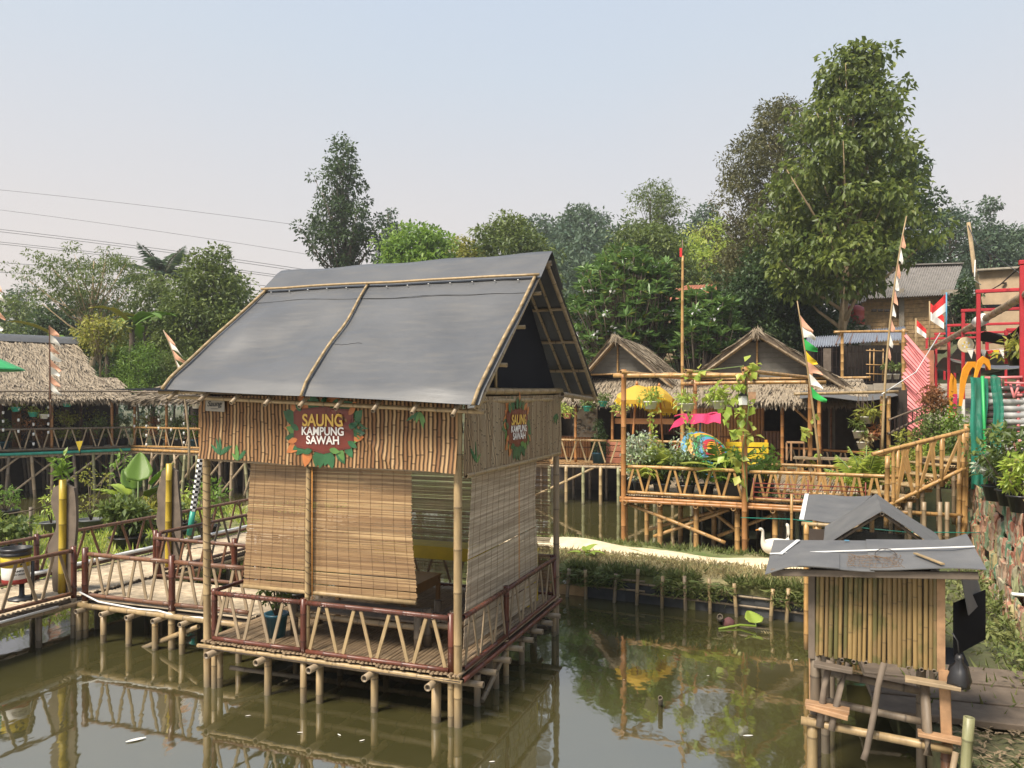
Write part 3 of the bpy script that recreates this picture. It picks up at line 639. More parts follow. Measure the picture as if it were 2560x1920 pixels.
railing(pv, hu(1.58, -.03), hu(.08, -.03), .50, .965, 4, 'bamboo_red', 'bamboo_pale', .024, .018, wrap='rope')
railing(pv, hu(-.03, .05), hu(-.03, 1.12), .50, .965, 3, 'bamboo_red', 'bamboo_grey', .024, .016, wrap='rope')
railing(pv, hu(-.03, 1.16), hu(-.02, D_ - .1), .50, .965, 4, 'bamboo_red', 'bamboo_grey', .024, .016, wrap='rope')
railing(pv, hu(.05, D_), hu(W_ - .05, D_), .50, .965, 6, 'bamboo_red', 'bamboo_grey', .022, .016)
pole('top_rail', hu(W_ - .06, .0, .97), hu(W_ - .05, .85, .97), .022, 'bamboo_red', pv)
deck(pv, hu(-.05, -.07), UU, VV, W_ + .1, D_ + .12, .48, 68, 'slat_deck')
pole('edge_beam', hu(-.06, -.05, .415), hu(W_ + .08, -.05, .42), .022, 'bamboo_pale', pv); pole('edge_beam', hu(-.05, -.02, .42), hu(-.05, D_ + .05, .42), .026, 'bamboo_red', pv)
for i, u in enumerate((.22, .86, 1.46, 2.06, 2.66)):
    pole('beam', hu(u, -.17, .375), hu(u, D_ + .1, .375), .034, 'bamboo_grey', pv, seg=10)
    for v in (.03, 1.3, 2.75): pole('stilt', hu(u + .015, v, -.4), hu(u + .01, v, .36), .036 if i else .045, 'bamboo_pale' if v < 1 else 'bamboo_grey', pv, seg=10)
for v in (.22, .55, .92, 1.3, 1.62, 1.95, 2.3, 2.62): pole('joist', hu(-.15, v, .315), hu(W_ - .1, v, .315), .03, 'bamboo_grey', pv, seg=10)
for v in (.5, .98, 1.75): pole('stilt', hu(.03, v, -.4), hu(.03, v, .3), .034, 'bamboo_grey', pv, seg=10)
pole('brace_pole', hu(-.02, .5, .05), hu(-.02, 1.1, .32), .026, 'bamboo_grey', pv); pole('brace_pole', hu(2.6, .1, .18), hu(1.9, .5, .02), .024, 'bamboo_old', pv)

# --- roof
def ridge(u): return hu(u, 1.6, 4.46)
def fr(u, t):      # front slope, t 0 eave .. 1 ridge, with the slack folds of the sheet
    e = hu(u, -.35, 2.885 + .045 * (u + .35)); p = e.lerp(ridge(u), t); n = V((-.35 * .63, -.937 * .63, .777))
    k = math.sin(math.pi * min(1, t * 1.1)); f = .006 * math.sin(t * 21 + 1.3 * math.sin(u * 2.1)) * (1 - t) + .075 * math.sin(u * 3.6 + t * 7.5 + .6) * k * (1.1 - t) * (.65 + .35 * math.sin(u * 1.3 + 4)) + .016 * math.sin(u * 8.5 - t * 9 + 1) * k * (1 - t) + .010 * math.sin(u * 6.3 - t * 4.5) * k * (1 - t) + .012 * math.sin(t * 9 + u * .7) * k
    sag = -.012 * math.sin(math.pi * t) ; lip = -.03 * max(0, .06 - t) / .06
    ew = min(1, max(0, min(u + .34, 3.08 - u)) / .35); return p + n * (f * (1 - math.exp(-8 * (1 - t))) * (.15 + .85 * ew) + sag + lip)
UL, UR = 3.08, -.34
n_r = V((-.22, -.59, .777))
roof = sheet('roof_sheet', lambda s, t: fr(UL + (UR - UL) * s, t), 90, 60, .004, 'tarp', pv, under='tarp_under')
for k, (t0, s0, s1) in enumerate(((.698, .02, .98), (.325, .44, .56))):      # dark ribbons drawing in the shadow lines at the laps
    sheet('lap_shadow', lambda s, t: fr(UL + (UR - UL) * (s0 + (s1 - s0) * s), t0 + .0016 * t + .006 * math.sin(s * 7 + k) + .0015 * math.sin(s * 37)) + n_r * .0025, 60, 1, .001, 'tarp_under', roof)
def bk(u, t): e = hu(u, 3.74, 2.97); p = e.lerp(ridge(u), t); return p + V((.2, .55, .8)) * (.012 * math.sin(u * 6 + t * 9) - .02 * math.sin(math.pi * t))
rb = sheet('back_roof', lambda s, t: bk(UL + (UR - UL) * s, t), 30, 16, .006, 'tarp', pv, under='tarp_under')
cap = sheet('ridge_cap', lambda s, t: (fr(UR - .03 + (UL - UR + .06) * s, .80 + .2 * t * 2) if t < .5 else bk(UR - .03 + (UL - UR + .06) * s, 1 - .2 * (t - .5) * 2)) + V((-.14, -.37, .5)) * (.02 if t < .5 else 0) + V((0, 0, .03 * (1 - abs(2 * t - 1)))), 50, 12, .005, 'tarp', pv)
fl = sheet('ridge_flap', lambda s, t: fr(UR + .05 + (UL - UR - .1) * s, .70 + .115 * t) + V((-.22, -.59, .777)) * (.004 + .0012 * math.sin(s * 60 + math.sin(s * 17) * 2)), 130, 3, .001, 'tarp', pv, under='tarp')
nrm_ = V((-.22, -.59, .777))
for u0, u1, r in ((3.02, 3.03, .017), (1.40, 1.66, .015), (-.30, -.31, .018)):
    pts = [fr(u0 + (u1 - u0) * i / 14, i / 14 * .83 - .01) + nrm_ * .03 for i in range(15)]; m = MB()
    for i in range(14): m.tube([pts[i], pts[i + 1]], [r, r * .96], 6)
    o = m.build('roof_batten', 'bamboo_pale', pv, smooth=True)
tube('roof_batten', [fr(UR - .02 + (UL - UR + .02) * i / 20, .805) + nrm_ * .052 for i in range(21)], .015, 'bamboo_pale', pv, 6)
for i in range(13): p = fr(UR + .2 + i * .255, .785) + nrm_ * .03; lathe('nail_washer', [(.008, -.004), (.009, .003), (.003, .005)], p, 'pvc', pv, 8)
for i in range(9):                                                                                     # rafters whose ends peep below the eave
    u = -.1 + i * .385; e = hu(u, -.37, 2.80 + .045 * (u + .35)); pole('rafter', e - nrm_ * .05, ridge(u) - nrm_ * .16, .02, 'bamboo_grey', pv, seg=8)
for u in (-.30, -.15, .02):
    pole('rafter', hu(u, 3.78, 2.90), ridge(u) + V((0, 0, -.07)), .024 if u == -.30 else .017, 'bamboo_grey', pv)
for t in (.04, .25, .47, .70): a = hu(UR + .02, 3.74, 2.97).lerp(ridge(UR), t); b = hu(.9, 3.74, 2.97).lerp(ridge(.9), t); dz = V((0, 0, -.055)); pole('purlin', a + dz, b + dz, .02, 'bamboo_grey', pv)
for t in (.03, .3, .55, .8):
    a, b = hu(UR + .01, -.35, 2.885).lerp(ridge(UR), t) - nrm_ * .17, hu(UL - .1, -.35, 3.03).lerp(ridge(UL), t) - nrm_ * .17; pole('purlin', a + UU * -.0, b, .02, 'bamboo_pale', pv)
pole('ridge_pole', hu(UR - .02, 1.6, 4.37), hu(UL, 1.6, 4.37), .03, 'bamboo_grey', pv)
pole('verge_pole', fr(UR + .03, .0) - nrm_ * .04, fr(UR + .03, .98) - nrm_ * .04, .02, 'bamboo_pale', pv); 
g1 = [hu(.0, -.05, 2.95), hu(.0, 2.98, 2.95), hu(.0, 1.6, 4.36)]; g2 = [p + UU * .012 for p in g1]
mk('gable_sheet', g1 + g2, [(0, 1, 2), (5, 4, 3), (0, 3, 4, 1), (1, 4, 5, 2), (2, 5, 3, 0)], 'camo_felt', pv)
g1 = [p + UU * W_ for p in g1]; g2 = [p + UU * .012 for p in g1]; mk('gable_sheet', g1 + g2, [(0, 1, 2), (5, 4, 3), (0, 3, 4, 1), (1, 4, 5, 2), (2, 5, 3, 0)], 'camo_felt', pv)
pole('gable_stud', hu(-.03, .82, 2.98), hu(-.03, .82, 3.72), .016, 'bamboo_pale', pv)
pole('tie_beam', hu(-.04, -.12, 2.99), hu(-.04, 3.0, 3.03), .036, 'bamboo_pale', pv); pole('tie_beam', hu(-.03, -.12, 2.90), hu(-.03, D_ + .1, 2.93), .028, 'bamboo_pale', pv)
pole('tie_beam', hu(-.27, 2.3, 2.98), hu(-.27, 3.7, 2.93), .03, 'bamboo_grey', pv); pole('tie_beam', hu(-.3, -.12, 2.94), hu(.9, -.1, 2.96), .026, 'bamboo_pale', pv)
pole('tie_beam', hu(.4, -.02, 2.93), hu(W_ + .1, -.02, 3.0), .03, 'bamboo_grey', pv); pole('tie_beam', hu(-.1, D_, 2.96), hu(W_ + .1, D_, 2.96), .03, 'bamboo_grey', pv)
pole('banner_rod', hu(-.05, .05, 2.225), hu(-.05, D_ + .02, 2.255), .024, 'bamboo_pale', pv); pole('banner_rod', hu(.0, .0, 2.27), hu(W_, .0, 2.31), .018, 'bamboo_grey', pv)
pole('purlin_stub', hu(-.2, .62, 3.58), hu(.1, .62, 3.58), .022, 'bamboo_pale', pv); pole('purlin_stub', hu(-.2, .35, 3.34), hu(.1, .35, 3.34), .022, 'bamboo_pale', pv)
# awning flap at the left end
aw = sheet('awning', lambda s, t: hu(2.7 + 1.75 * s, .25 + 1.3 * t, 2.985 + .24 * t * (1 - .85 * s) + .045 * s), 8, 8, .006, 'tarp_under', pv); pole('awning_pole', hu(2.8, .5, 3.0), hu(3.85, .42, 3.0), .022, 'bamboo_pale', pv)

# --- printed banners
def bf(u, z, off=0):      # front banner surface
    q = (2.90 - z) / .62; f = .006 * math.sin(u * 7 + z * 9) * (.4 + q) + .016 * math.sin(u * 2.3 + 1) * q + .035 * max(0, q) ** 3 * (.6 + .4 * math.sin(u * 1.9 + 2)) * .8
    f += .02 * math.exp(-((u - .55 - (z - 2.26) * 1.25) / .04) ** 2)
    return hu(u, -.055 - max(-.02, f) - off, z)
def bs(v, z, off=0):      # side banner surface
    q = (2.9 - z) / .62; f = .008 * math.sin(v * 9 + z * 5) + .003 * math.sin(v * 23 + z * 9)
    return hu(-.055 - max(-.02, f) - off, v, z)
def zbot(u): return 2.255 + .02 * u + .012 * math.sin(u * 3.2)
fb = sheet('banner', lambda s, t: bf(-.02 + (W_ + .06) * s, zbot(W_ * s) + (2.95 - zbot(W_ * s)) * t), 90, 26, .002, 'banner_front', pv, uvs=lambda s, t: (s * (W_ + .06), t * .66)); fb['label'] = 'front vinyl banner printed with upright bamboo canes and a red logo'
sb = sheet('banner', lambda s, t: bs((D_ + .03) * (1 - s) - .0, 2.23 + .03 * (1 - s) + (.70 + .02 * (1 - s)) * t), 90, 22, .002, 'banner_side', pv, uvs=lambda s, t: (s * (D_ + .03), t * .68)); sb['label'] = 'side vinyl banner printed with thin bamboo canes and a red logo'
def mapped(o, fn, loc):
    for v in o.data.vertices: v.co = fn(v.co) - loc
def poly_on(name, pts, fn, off, mat, parent, th=.002):
    """flat printed shape laid on a banner: fan-filled outline"""
    c = (sum(p[0] for p in pts) / len(pts), sum(p[1] for p in pts) / len(pts)); n = len(pts)
    mids = [((p[0] + c[0]) / 2, (p[1] + c[1]) / 2) for p in pts]
    vs = [fn(*c, off)] + [fn(*p, off) for p in mids] + [fn(*p, off) for p in pts] + [fn(*p, off - th) for p in pts]
    fs = [(0, 1 + i, 1 + (i + 1) % n) for i in range(n)] + [(1 + i, 1 + n + i, 1 + n + (i + 1) % n, 1 + (i + 1) % n) for i in range(n)] + [(1 + n + i, 1 + 2 * n + i, 1 + 2 * n + (i + 1) % n, 1 + n + (i + 1) % n) for i in range(n)]
    return mk(name, vs, fs, mat, parent)
def leaf_shape(cx, cz, ang, ln, wd): 
    pr = [(0, 0), (.18, .34), (.45, .5), (.75, .32), (1, 0), (.75, -.32), (.45, -.5), (.18, -.34)]; c, s = math.cos(ang), math.sin(ang)
    return [(cx + (x * ln) * c - (y * wd) * s, cz + (x * ln) * s + (y * wd) * c) for x, y in pr]
def logo(fn, sgn, cx, cz, w2, h2, banner):
    K = 5; out = []
    def dens(pts):
        r = []
        for i in range(len(pts)):
            a, b = pts[i], pts[(i + 1) % len(pts)]; r += [(a[0] + (b[0] - a[0]) * j / K, a[1] + (b[1] - a[1]) * j / K) for j in range(K)]
        return r
    random.seed(3)
    for k in range(34):                                                              # wreath of leaves round the plate
        a = 2 * math.pi * k / 34 + random.uniform(-.08, .08); x, z = cx + sgn * math.cos(a) * w2 * .93, cz + math.sin(a) * h2 * .92
        mt = random.choices(['logo_leaf', 'logo_leaf_light', 'logo_leaf_orange'], [6, 2, 2])[0]; aa = math.atan2(math.sin(a), sgn * math.cos(a)) + random.uniform(-.7, .7); l = random.uniform(.13, .2)
        poly_on('printed_leaf', dens(leaf_shape(x, z, aa, l, l * .55)), fn, .002 + .0003 * k, mt, banner, .001)
    pl = [(-1, .72), (-.92, .86), (-.45, .90), (0, 1.0), (.45, .90), (.92, .86), (1, .72), (1.0, -.62), (.88, -.80), (.4, -.92), (0, -1.06), (-.4, -.92), (-.88, -.80), (-1.0, -.62)]
    poly_on('printed_plate', dens([(cx + sgn * x * w2, cz + z * h2) for x, z in pl]), fn, .0135, 'logo_edge', banner); poly_on('printed_plate', dens([(cx + sgn * x * w2 * .93, cz + z * h2 * .92) for x, z in pl]), fn, .0150, 'logo_red', banner)
    for k, (x, z, a, mt) in enumerate(((-.82, -.05, 2.6, 'logo_leaf'), (-.86, -.45, 3.4, 'logo_leaf_orange'), (.84, .05, .5, 'logo_leaf'), (.8, -.5, -.5, 'logo_leaf'), (.2, -.86, -.2, 'logo_leaf_light'), (-.35, -.9, 3.4, 'logo_leaf'), (.86, .62, .9, 'logo_leaf_orange'), (-.75, .75, 2.0, 'logo_leaf'), (.0, .95, 1.2, 'logo_leaf'), (-.15, .93, 1.9, 'logo_leaf'), (.3, .9, .9, 'logo_leaf'))):
        poly_on('printed_leaf', dens(leaf_shape(cx + sgn * x * w2, cz + z * h2, a if sgn > 0 else math.pi - a, .12, .06)), fn, .0165 + .0005 * k, mt, banner, .001)
    for body, dz, sz, wd, mt, b in (('SAUNG', .36, .155, 1.36, 'logo_yellow', .004), ('KAMPUNG', -.10, .105, 1.40, 'logo_white', .0028), ('SAWAH', -.48, .105, 1.08, 'logo_white', .0028)):
        o = text_mesh('printed_word', body, sz * h2 / .215, mt, banner, (0, 0, 0), (1, 0, 0), (0, 1, 0), bold=b, depth=0, width=wd * w2)
        l = wl(banner)
        for vt in o.data.vertices: c_ = vt.co + l; vt.co = fn(cx + sgn * c_.x, cz + dz * h2 + c_.y, .024) - l
logo(bf, -1, 1.37, 2.63, .335, .22, fb); logo(bs, 1, 1.37, 2.625, .31, .20, sb)
for (cx_, cz_, sg, fn_, bn) in ((.35, 2.80, -1, bf, fb), (2.55, 2.36, -1, bf, fb), (2.35, 2.31, -1, bf, fb), (.25, 2.33, 1, bs, sb), (2.75, 2.75, 1, bs, sb)):
    for k in range(6): a = random.uniform(-2.6, -.5) if cz_ > 2.6 else random.uniform(.5, 2.6); poly_on('printed_leaf', leaf_shape(cx_, cz_, a, random.uniform(.10, .2), .035), fn_, .004 + .0008 * k, random.choice(['logo_leaf', 'logo_leaf_light']), bn)
pc = mk('placard', [bf(2.73, 2.80, .04), bf(2.50, 2.79, .04), bf(2.50, 2.92, .04), bf(2.73, 2.93, .04), bf(2.73, 2.80, .034), bf(2.50, 2.79, .034), bf(2.50, 2.92, .034), bf(2.73, 2.93, .034)], BF, 'placard', pv)
o = text_mesh('lettering', 'Saung', .075, 'ink', pc, bf(2.615, 2.868, .043), -UU, UP, .001, .001, shear=.35); o = text_mesh('lettering', '~~~~', .04, 'ink', pc, bf(2.615, 2.822, .043), -UU, UP, 0, .001)
pc = mk('placard', [bs(.02, 2.83, .02), bs(.20, 2.84, .02), bs(.20, 2.92, .02), bs(.02, 2.92, .02), bs(.02, 2.83, .014), bs(.20, 2.84, .014), bs(.20, 2.92, .014), bs(.02, 2.92, .014)], BF, 'flag_white', pv)
text_mesh('lettering', '27', .07, 'ink', pc, bs(.11, 2.878, .023), VV, UP, .002, .001)

# --- roll-up blinds
def blind(label, fa, fb_, zt, zb, n, mat, gaps, nth, roll=None, thick=(.78, 1.02)):
    """fa/fb_: functions z -> the two side edges; n thin sticks tied by cords"""
    b = MB()
    for i in range(n):
        f = (i + .5) / n; z = zt + (zb - zt) * f
        if random.random() < gaps: continue
        a, c = fa(z, f), fb_(z, f); a = a - (c - a) * random.uniform(0, .008); c = c + (c - a) * random.uniform(0, .008); h = abs(zt - zb) / n * random.uniform(*thick) / 2; K = 5; up = V((0, 0, h)); x = (c - a).normalized(); nn = x.cross(UP)
        js = [random.uniform(-.0016, .0016) for _ in range(K + 1)]; vs = []
        for k in range(K + 1):
            p = a.lerp(c, k / K) + V((0, 0, js[k])); vs += [p - up - nn * .002, p - up + nn * .002, p + up + nn * .002, p + up - nn * .002]
        fs = [(k * 4 + q, k * 4 + (q + 1) % 4, k * 4 + 4 + (q + 1) % 4, k * 4 + 4 + q) for k in range(K) for q in range(4)] + [(3, 2, 1, 0), (K * 4, K * 4 + 1, K * 4 + 2, K * 4 + 3)]
        b.add(vs, fs)
    o = b.build('blind', mat, pv); tag(o, label, kind='stuff')
    t = MB()
    for k in range(nth):
        f = (k + .5) / nth; pts = []
        for j in range(11): z = zt + (zb - zt) * j / 10; a, c = fa(z, j / 10), fb_(z, j / 10); n_ = (c - a).normalized().cross(UP); pts.append(a.lerp(c, f) + n_ * .005)
        t.tube(pts, .0011, 4)
    t.build('blind_thread', 'thread', o)
    if roll:
        a, c = fa(zb, 1), fb_(zb, 1); rl = pole('blind_roll', a + V((0, 0, -.02 + .01)), c + V((0, 0, -.03)), roll, 'bamboo_pale', pv, gap=5, seg=10)
blind('warm tan roll-up blind across the front', lambda z, f: hu(2.31 + .05 * f, .075 - .05 * f, z), lambda z, f: hu(.505 + .03 * math.sin(f * 5) * f, .06 + .05 * f, z - .0 * f), 2.29, 1.06, 120, 'blind_warm', .012, 15, .022)
blind('greyer roll-up blind on the right side reaching the deck', lambda z, f: hu(.045 + .07 * f, .42 - .05 * f, z), lambda z, f: hu(.05 + .02 * math.sin(f * 6), 2.33 - .05 * f, z + .05 - .04 * f), 2.20, .56, 130, 'blind_grey', .005, 12)
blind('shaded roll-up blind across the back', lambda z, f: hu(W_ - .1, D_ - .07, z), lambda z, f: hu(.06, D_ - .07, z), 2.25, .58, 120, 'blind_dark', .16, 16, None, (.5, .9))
# blind('shaded roll-up blind on the left side', lambda z, f: hu(W_ - .06, 1.0, z), lambda z, f: hu(W_ - .06, D_ - .1, z), 2.25, .62, 110, 'blind_dark', .08, 10)

# --- furniture and pots inside the pavilion
def slab_table(name, label, cat, u0, u1, v0, v1, ztop, zfl, mat, leg=.03, apron=.1, planks=1, th=.022):
    t = thing(name, label, cat, hu((u0 + u1) / 2, (v0 + v1) / 2, zfl)); rz = math.atan2(UU.y, UU.x)
    wv = (v1 - v0) / planks
    for k in range(planks): box('table_top' if planks == 1 else 'seat_board', hu((u0 + u1) / 2, v0 + wv * (k + .5), ztop - th / 2), (u1 - u0, wv * (.97 if planks > 1 else 1), th), rz, mat, t)
    for u in (u0 + leg, u1 - leg):
        for v in (v0 + leg, v1 - leg): box('leg', hu(u, v, (zfl + ztop - th) / 2), (leg * 1.4, leg * 1.4, ztop - th - zfl), rz, mat, t)
    for v in (v0 + leg, v1 - leg): box('apron', hu((u0 + u1) / 2, v, ztop - th - apron / 2), (u1 - u0 - leg * 3.6, .02, apron), rz, mat, t)
    for u in (u0 + leg, u1 - leg): box('apron', hu(u, (v0 + v1) / 2, ztop - th - apron / 2), (.02, v1 - v0 - leg * 3.6, apron), rz, mat, t)
    return t
slab_table('low_table', 'plain orange-brown wooden low table inside the pavilion', 'table', 1.08, 1.95, 1.0, 1.9, .89, .485, 'wood_table')
slab_table('bench', 'yellow painted slatted bench at the back of the pavilion', 'bench', .12, 2.2, 2.25, 2.62, 1.12, .485, 'paint_yellow', planks=4, apron=.13, th=.03)
for nm, lb, (u0, u1, v0, v1) in (('bamboo_bench', 'weathered bamboo bench just behind the front railing', (.62, 2.05, .42, .86)), ('bamboo_bench', 'weathered bamboo bench along the right side of the pavilion', (.30, .58, .55, 1.75))):
    t = thing(nm, lb, 'bench', hu((u0 + u1) / 2, (v0 + v1) / 2, .485), 'bamboo benches')
    for u in (u0, u1):
        for v in (v0, v1): pole('leg', hu(u, v, .487), hu(u, v, .86), .04, 'bamboo_old', t, seg=10)
    for v in (v0, v1): pole('rail', hu(u0 - .05, v, .70), hu(u1 + .05, v, .70), .03, 'bamboo_grey', t)
    for u in (u0, u1): pole('rail', hu(u, v0, .68), hu(u, v1, .68), .028, 'bamboo_grey', t)
    k = 6 if u1 - u0 > 1 else 4
    for i in range(k):
        if u1 - u0 > 1: vv = v0 + (v1 - v0) * (i + .5) / k; bar('seat_board', hu(u0, vv, .75), hu(u1, vv, .75), (v1 - v0) / k * .9, .02, 'wood_weathered', t)
        else: uu = u0 + (u1 - u0) * (i + .5) / k; bar('seat_board', hu(uu, v0, .75), hu(uu, v1, .75), (u1 - u0) / k * .9, .02, 'wood_weathered', t)

# ---------------------------------------------------------------- pots and plants
def pot(t, r, h, mat, c=(0, 0, 0)):
    c = V(c); lathe('pot', [(r * .72, 0), (r * .95, h * .9), (r * 1.06, h * .9), (r * 1.06, h), (r * .9, h), (r * .88, h * .86)], c + wl(t), mat, t, 14, loc=wl(t)); lathe('soil', [(r * .86, h * .84), (r * .5, h * .86), (.01, h * .87)], c + wl(t), 'soil', t, 12, loc=wl(t))
def potted(name, label, loc, r=.14, h=.2, potmat='black_plastic', leafm='leaf_mid', size=.3, ch=.45, n=26, per=16, leaf=.06, cat='potted plant', group=None, shape='bush', stem=True):
    t = thing(name, label, cat, loc, group); pot(t, r, h, potmat); b = V(loc)
    if shape == 'bush': cs = profile_centers(n, (b.x, b.y, b.z + h + (.1 if stem else -.02)), ch, [(0, size * .5), (.4, size), (.8, size * .8), (1, size * .2)])
    elif shape == 'cone': cs = profile_centers(n, (b.x, b.y, b.z + h), ch, [(0, size), (.5, size * .6), (1, .02)])
    elif shape == 'tiers': cs = np.concatenate([profile_centers(n // 2, (b.x, b.y, b.z + h + .08), ch * .35, [(0, size * .7), (.5, size), (1, size * .5)]), profile_centers(n // 2, (b.x, b.y, b.z + h + ch * .65), ch * .35, [(0, size * .5), (.5, size * .75), (1, size * .2)])])
    co, fa, cl = clump_leaves(cs, size * .34, per, leaf, .45, .8, .2); npmesh('foliage', co, fa, leafm, t, cl=cl)
    m = MB()
    for c in cs[:7]: m.tube([b + V((0, 0, h * .85)), b.lerp(V(c), .5) + V((0, 0, h * .4)), V(c)], [.012, .009, .005], 5)
    m.build('stem', 'bark', t, smooth=True); return t
def frond_np(base, az, el, ln, wleaf, nl, droop=.9, lf=.35):
    """a feather frond: rachis arc with paired leaflets"""
    p = np.array(base, float); d = np.array([math.cos(az) * math.cos(el), math.sin(az) * math.cos(el), math.sin(el)]); P = [p]; ds = [d]; K = nl
    for i in range(K):
        d = d + np.array([0, 0, -droop / K]); d /= np.linalg.norm(d); p = p + d * ln / K; P.append(p); ds.append(d)
    P, ds = np.array(P[2:]), np.array(ds[2:]); s = np.cross(ds, [0, 0, 1]); s /= np.linalg.norm(s, axis=1)[:, None] + 1e-9; f = np.linspace(0, 1, len(P)); L_ = ln * lf * np.sin(np.pi * (.12 + .86 * f)) 
    out = []
    for sg in (-1, 1): out.append(leaf_faces(P, s * sg + ds * .7 + np.array([0, 0, -.25]) + rng.normal(size=P.shape) * .08, np.tile([0, 0, 1.], (len(P), 1)), L_, np.full(len(P), wleaf), .08, .25))
    co = np.concatenate([out[0][0], out[1][0]]); fa = np.concatenate([out[0][1], out[1][1] + len(out[0][0])]); return co, fa, P
def palm(name, label, loc, h0, nf, ln, wleaf, mat, cat='palm', trunk=.05, nl=26, lf=.35, el=(.2, 1.2), potr=None, group=None, droop=.9, stem='stem_green'):
    t = thing(name, label, cat, loc, group); b = V(loc)
    if potr: pot(t, potr, potr * 1.4, 'black_plastic')
    cos, fas, o, m = [], [], 0, MB()
    if h0 > .15: m.tube([b, b + V((.02, 0, h0 * .5)), b + V((0, .02, h0))], [trunk * 1.2, trunk, trunk * .9], 8)
    for i in range(nf):
        co, fa, P = frond_np(b + V((random.uniform(-1, 1) * trunk, random.uniform(-1, 1) * trunk, h0 if h0 > .15 else (potr or .1))), i * 2.4 + random.uniform(-.3, .3), random.uniform(*el), ln * random.uniform(.75, 1.1), wleaf, nl, droop, lf)
        cos.append(co); fas.append(fa + o); o += len(co); m.tube([V(b + V((0, 0, h0 if h0 > .15 else .1)))] + [V(p) for p in P[::5]], .012 if ln < 1.5 else .03, 4)
    co = np.concatenate(cos); npmesh('fronds', co, np.concatenate(fas), mat, t, cl=np.repeat(rng.uniform(0, 1, len(co) // 4), 4)); m.build('stem', stem, t, smooth=True); return t
def big_leaf(name, base, az, el, stalk, ln, wd, mat, t, heart=True, droop=.5, tears=0):
    """a large single leaf blade with raised midrib and wavy edge, on its stalk"""
    b = V(base); d = V((math.cos(az) * math.cos(el), math.sin(az) * math.cos(el), math.sin(el))); j = b + d * stalk; hd = V((math.cos(az), math.sin(az), 0)); N = 9; M = 6; vs = []; fs = []; side = V((-hd.y, hd.x, 0)); p = j; dr = (d * .6 + hd * .4).normalized()
    if heart: N = 15
    for i in range(N + 1):
        f = i / N; wdt = wd * (1.3 * min(1, (f + .15) / .38) ** .6 * (1 - f) ** .7 if heart else math.sin(math.pi * (.04 + .95 * f)) ** .5) * (1 if f < 1 else 0) + .004
        for k in range(-M // 2, M // 2 + 1):
            q = k / (M / 2); vs.append(p + side * q * wdt / 2 + V((0, 0, .16 * wdt * abs(q) + (.05 if heart else .02) * wdt * (i % 2 - .5) * (abs(q) ** .5))) - hd * (.10 * wdt * abs(q) if heart else 0))
        dr = (dr + V((0, 0, -droop / N))).normalized(); p = p + dr * ln / N
    for i in range(N):
        for k in range(M):
            a = i * (M + 1) + k
            if tears and random.random() < tears and k in (0, M - 1): continue
            fs.append((a, a + 1, a + M + 2, a + M + 1))
    lf = mk('leaf', vs, fs, mat, t, None, True); a_ = lf.data.attributes.new('cl', 'FLOAT', 'POINT'); a_.data.foreach_set('value', [random.random()] * len(vs) if False else [.6] * len(vs))
    md = lf.modifiers.new('thickness', 'SOLIDIFY'); md.thickness = .004
    tube('stalk', [b, b.lerp(j, .5) + V((0, 0, .03)), j], [.02 * ln / .5, .014 * ln / .5, .01 * ln / .5], 'stem_green', t, 6)

potted('potted_plant', 'bushy plant in dark blue pot behind the front railing', hu(2.18, .30, .487), .12, .24, 'blue_plastic', 'leaf_mid', .16, .34, 24, 16, .07)
potted('potted_plant', 'green shrub in a black pot beside the pavilion entrance', hu(2.62, 1.25, .487), .13, .2, 'black_plastic', 'leaf_mid', .2, .5, 26, 16, .07)

# ================================================================ WALKWAY AND LANDING ON THE LEFT
wk = thing('walkway', 'bamboo slat walkway with rust brown railings running back along the pond', 'walkway', hu(6.1, 2, 0))
deck(wk, hu(5.5, -3.2), UU, VV, 1.25, 11.2, .50, 190, 'slat_pale', along='u')
lp = thing('landing', 'short bamboo landing joining the walkway to the pavilion', 'landing', hu(4.1, 1.3, 0))
deck(lp, hu(2.9, .80), UU, VV, 2.55, 1.1, .47, 30, 'slat_pale', along='u')
for a, b, n_, bm in ((hu(5.5, -3.0), hu(5.5, .72), 8, 'bamboo_grey'), (hu(5.5, 2.0), hu(5.5, 4.6), 5, 'bamboo_old'), (hu(5.5, 4.6), hu(5.5, 7.8), 6, 'bamboo_rust'), (hu(6.75, -3.0), hu(6.75, 1.2), 9, 'bamboo_rust'), (hu(6.75, 1.2), hu(6.75, 4.4), 6, 'bamboo_rust'), (hu(6.75, 4.4), hu(6.75, 7.8), 7, 'bamboo_rust')):
    railing(wk, a, b, .545, 1.07, n_, 'bamboo_rust', bm, .026, .02)
    for p in (a, b): pole('rail_post', p + UP * .48, p + UP * 1.12, .034, 'bamboo_red', wk, seg=9); pole('stilt', p + UP * -.4, p + UP * .49, .036, 'bamboo_grey', wk, seg=9)
railing(lp, hu(5.42, .80), hu(4.05, .80), .52, 1.02, 4, 'bamboo_rust', 'bamboo_grey', .028, .02); railing(lp, hu(4.0, .80), hu(2.95, .82), .52, 1.02, 3, 'bamboo_rust', 'bamboo_grey', .028, .02)
railing(lp, hu(5.42, 1.92), hu(2.95, 1.92), .52, 1.03, 7, 'bamboo_rust', 'bamboo_rust', .026, .018)
for u, v in ((5.38, .78), (4.02, .78), (5.38, 1.94), (4.1, 1.94)):
    pole('rail_post', hu(u, v, .44), hu(u, v, 1.1), .038, 'bamboo_red', lp, seg=10); pole('stilt', hu(u, v, -.4), hu(u, v, .45), .04, 'bamboo_pale', lp, seg=10)
pole('edge_beam', hu(5.45, .74, .40), hu(2.85, .74, .40), .034, 'bamboo_pale', lp); pole('edge_beam', hu(5.45, 1.95, .40), hu(2.85, 1.95, .40), .03, 'bamboo_grey', lp)
